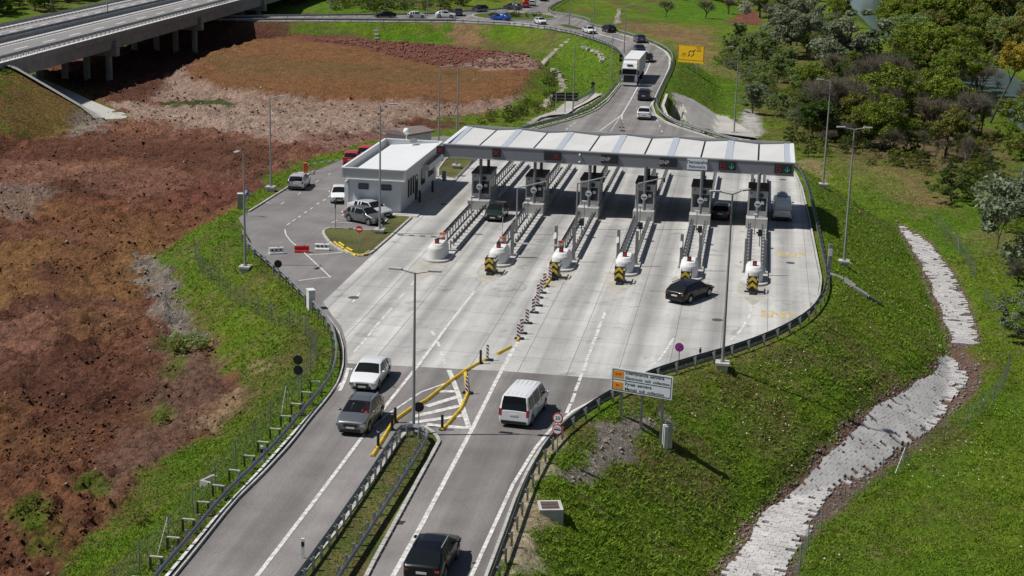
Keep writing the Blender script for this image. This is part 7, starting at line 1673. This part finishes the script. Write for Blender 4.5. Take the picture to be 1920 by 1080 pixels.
bankrow(RIVER_R, _sR*3.0, 7.5, FB, 'tree lining the far bank of the river', 'trees lining the far river bank'); bankrow(RIVER_R, _sR*11, 9.0, FB, 'tree lining the far bank of the river', 'trees lining the far river bank'); bankrow(RIVER_R, _sR*20, 12.0, FB, 'tree lining the far bank of the river', 'trees lining the far river bank')

# ================================================================ grass tufts, flowers, stones: nobody could count them
gt = np.random.default_rng(3)
def terr_pts(n, x0, x1, y0, y1, want, power=1.0):
    y = y0*(y1/y0)**gt.random(n); t = x0+(x1-x0)*gt.random(n); x = t*y
    j = np.clip(np.searchsorted(ys, y)-1, 0, nr-2); tt = x/(y+6); i = np.clip(np.searchsorted(ts, tt)-1, 0, nc-2)
    fy_ = (y-ys[j])/(ys[j+1]-ys[j]); fx_ = (tt-ts[i])/(ts[i+1]-ts[i])
    z = (TZ.reshape(nr, nc)[j, i]*(1-fx_)+TZ.reshape(nr, nc)[j, i+1]*fx_)*(1-fy_)+(TZ.reshape(nr, nc)[j+1, i]*(1-fx_)+TZ.reshape(nr, nc)[j+1, i+1]*fx_)*fy_
    gm = GR.reshape(nr, nc)[j, i]; dd = DP.reshape(nr, nc)[j, i]
    return x, y, z, gm, dd
DP = np.zeros(nr*nc); _s = (fy < 330) & (np.abs(fx) < 0.6*fy); DP[_s] = sdist(fx[_s], fy[_s], PLATEAU)
x, y, z, gm, dd = terr_pts(420000, -0.36, 0.36, 64, 330, 0)
keep = (gm > 0.35+0.5*gt.random(len(x))) & (dd > 0.15) & (gt.random(len(x)) < 0.25+1.1*fbm(x*0.8, y*0.8, 61, 3))
x, y, z = x[keep], y[keep], z[keep]; n = len(x); B = 3
s = (0.04+0.14*gt.random(n)*fbm(x*0.35, y*0.35, 62, 3)*2.0)*np.where(y > 170, 0.75, 1.0)*(1+np.maximum(y-100, 0)/500)
X_ = np.repeat(x, B)+gt.normal(size=n*B)*0.11; Y_ = np.repeat(y, B)+gt.normal(size=n*B)*0.11; Z_ = np.repeat(z, B)-0.03; S_ = np.repeat(s, B); a_ = gt.random(n*B)*6.283; ln_ = gt.normal(size=(n*B, 2))*0.9
w2 = (0.030+0.0003*np.repeat(y, B))
V = np.stack([np.stack([X_-np.cos(a_)*w2, Y_-np.sin(a_)*w2, Z_], 1), np.stack([X_+np.cos(a_)*w2, Y_+np.sin(a_)*w2, Z_], 1), np.stack([X_+ln_[:, 0]*S_, Y_+ln_[:, 1]*S_, Z_+S_], 1)], 1).reshape(-1, 3)
me = raw_mesh('grass', V, np.arange(len(V)).reshape(-1, 3), leaf_mat('grass_blade', (0.065, 0.145, 0.005), (0.215, 0.315, 0.020), 0.7), 3)
o = bpy.data.objects.new('grass', me); COL.objects.link(o); tag(o, 'green grass tufts covering the slopes and meadow', 'grass', kind='stuff')
# meadow flowers
x, y, z, gm, dd = terr_pts(7000, -0.05, 0.36, 66, 200, 0)
keep = (gm > 0.6) & (dd > 2) & (fbm(x*0.22, y*0.22, 63, 4) > 0.635); x, y, z = x[keep], y[keep], z[keep]; n = len(x); S_ = 0.02+0.055*gt.random(n)**2
V = np.stack([np.stack([x-S_, y, z+0.22], 1), np.stack([x, y-S_, z+0.24], 1), np.stack([x+S_, y, z+0.23], 1), np.stack([x, y+S_, z+0.27], 1)], 1).reshape(-1, 3)
me = raw_mesh('flowers', V, np.arange(len(V)).reshape(-1, 4), mat('white_flower', (0.5, 0.52, 0.36), 0.8), 4); o = bpy.data.objects.new('meadow_flowers', me); COL.objects.link(o); tag(o, 'scattered small white flowers in the grass of the right slope', 'flowers', kind='stuff')
# stones and clods
def stones(name, label, n, x0, x1, y0, y1, cond, smin, smax, m, cat='stones'):
    x, y, z, gm, dd = terr_pts(n, x0, x1, y0, y1, 0); k = cond(x, y, gm, dd); x, y, z = x[k], y[k], z[k]; n = len(x)
    base = np.array([(1, 0, 0), (0, 1, 0), (-1, 0, 0), (0, -1, 0), (0, 0, 0.8), (0, 0, -0.6)], float); F0 = np.array([(0, 1, 4), (1, 2, 4), (2, 3, 4), (3, 0, 4), (1, 0, 5), (2, 1, 5), (3, 2, 5), (0, 3, 5)])
    s = (smin+(smax-smin)*gt.random(n)**3.5)*(1+np.maximum(y-90, 0)/220); r = gt.random(n)*6.283
    B = base[None]*(0.7+0.6*gt.random((n, 6, 1)))*s[:, None, None]; cr, sr = np.cos(r)[:, None], np.sin(r)[:, None]
    V = np.stack([B[..., 0]*cr-B[..., 1]*sr+x[:, None], B[..., 0]*sr+B[..., 1]*cr+y[:, None], B[..., 2]+z[:, None]+0.2*s[:, None]], -1).reshape(-1, 3)
    F = (F0[None]+np.arange(n)[:, None, None]*6).reshape(-1, 3); me = raw_mesh(name, V, F, m, 3); o = bpy.data.objects.new(name, me); COL.objects.link(o); tag(o, label, cat, kind='stuff')
M_CLOD = leaf_mat('clod', (0.11, 0.050, 0.03), (0.21, 0.10, 0.06), 0.95); M_STN = leaf_mat('pale_stone', (0.28, 0.22, 0.18), (0.52, 0.46, 0.41), 0.9)
stones('earth_clods', 'loose red brown clods strewn over the bare earth', 120000, -0.36, 0.1, 64, 300, lambda x, y, g, d: (g < 0.3) & (d > 2) & (x < -0.02*y) & (sdist(x, y, MOUND) > 0) & (gt.random(len(x)) < 2.6*(fbm(x*0.35, y*0.35, 64, 4)-0.42)), 0.04, 0.17, M_CLOD, 'clods')
PALE = W([(195, 190), (430, 196), (755, 226), (700, 262), (560, 290), (430, 262), (280, 250)], -3.3); GREYP = W([(262, 480), (318, 474), (340, 520), (368, 580), (400, 650), (345, 665), (300, 610), (278, 550)], -3.4); PATCH = hits([(1055, 890), (1095, 850), (1130, 800), (1150, 770), (1260, 780), (1270, 810), (1180, 830), (1150, 870), (1110, 915), (1070, 910)])
stones('pale_stones', 'pale stones strewn over the earth and gravel patches', 60000, -0.36, 0.12, 64, 300, lambda x, y, g, d: (g < 0.4) & (d > 0.8) & ((gt.random(len(x)) < 0.02) | ((sdist(x, y, PALE) < 2) & (gt.random(len(x)) < 0.4)) | ((sdist(x, y, GREYP) < 0.5) & (gt.random(len(x)) < 0.9)) | (sdist(x, y, PATCH) < 0.2)), 0.03, 0.16, M_STN)
stones('channel_rubble', 'small brown rubble along both margins of the stone channel', 60000, 0.05, 0.36, 66, 200, lambda x, y, g, d: (sdist(x, y, CHANNEL) < 0.2), 0.05, 0.17, leaf_mat('rubble', (0.11, 0.08, 0.065), (0.36, 0.32, 0.29), 0.9))
REDG = hits([(540, 66), (700, 79), (860, 88), (1000, 104), (1005, 126), (900, 127), (800, 122), (740, 104), (680, 90), (560, 74)])
stones('mound_gravel', 'reddish gravel heaped at the back and sides of the orange mound', 60000, -0.3, 0.05, 170, 340, lambda x, y, g, d: (g < 0.4) & (d > 1) & (sdist(x, y, REDG) < 1), 0.05, 0.2, leaf_mat('red_gravel', (0.14, 0.05, 0.035), (0.33, 0.19, 0.15), 0.9))
# reservation rubble and weeds
for nm, lab, wd_, m_, cnt in (('reservation_grass', 'weeds and grass on the central reservation', 0.0, L_OLV, 3500),):
    px = gt.random(cnt); P0 = [p for p, _ in resample(MED_L[:3]+[MED_L[3]], 0.2)]; V = []
    A2 = para(MED_L[:4], 200); B2 = para(MED_R[::-1][:4], 200)
    for q in range(cnt):
        i = int(gt.integers(200)); c = A2[i].lerp(B2[i], gt.uniform(0.12, 0.88)); h_ = gt.uniform(0.02, 0.11); a = gt.random()*6.28; dx, dy = math.cos(a)*0.04, math.sin(a)*0.04
        V += [(c.x-dx, c.y-dy, 0.05), (c.x+dx, c.y+dy, 0.05), (c.x+gt.normal()*0.06, c.y+gt.normal()*0.06, 0.06+h_)]
    me = raw_mesh(nm, np.array(V), np.arange(len(V)).reshape(-1, 3), m_, 3); o = bpy.data.objects.new(nm, me); COL.objects.link(o); tag(o, lab, 'grass', kind='stuff')
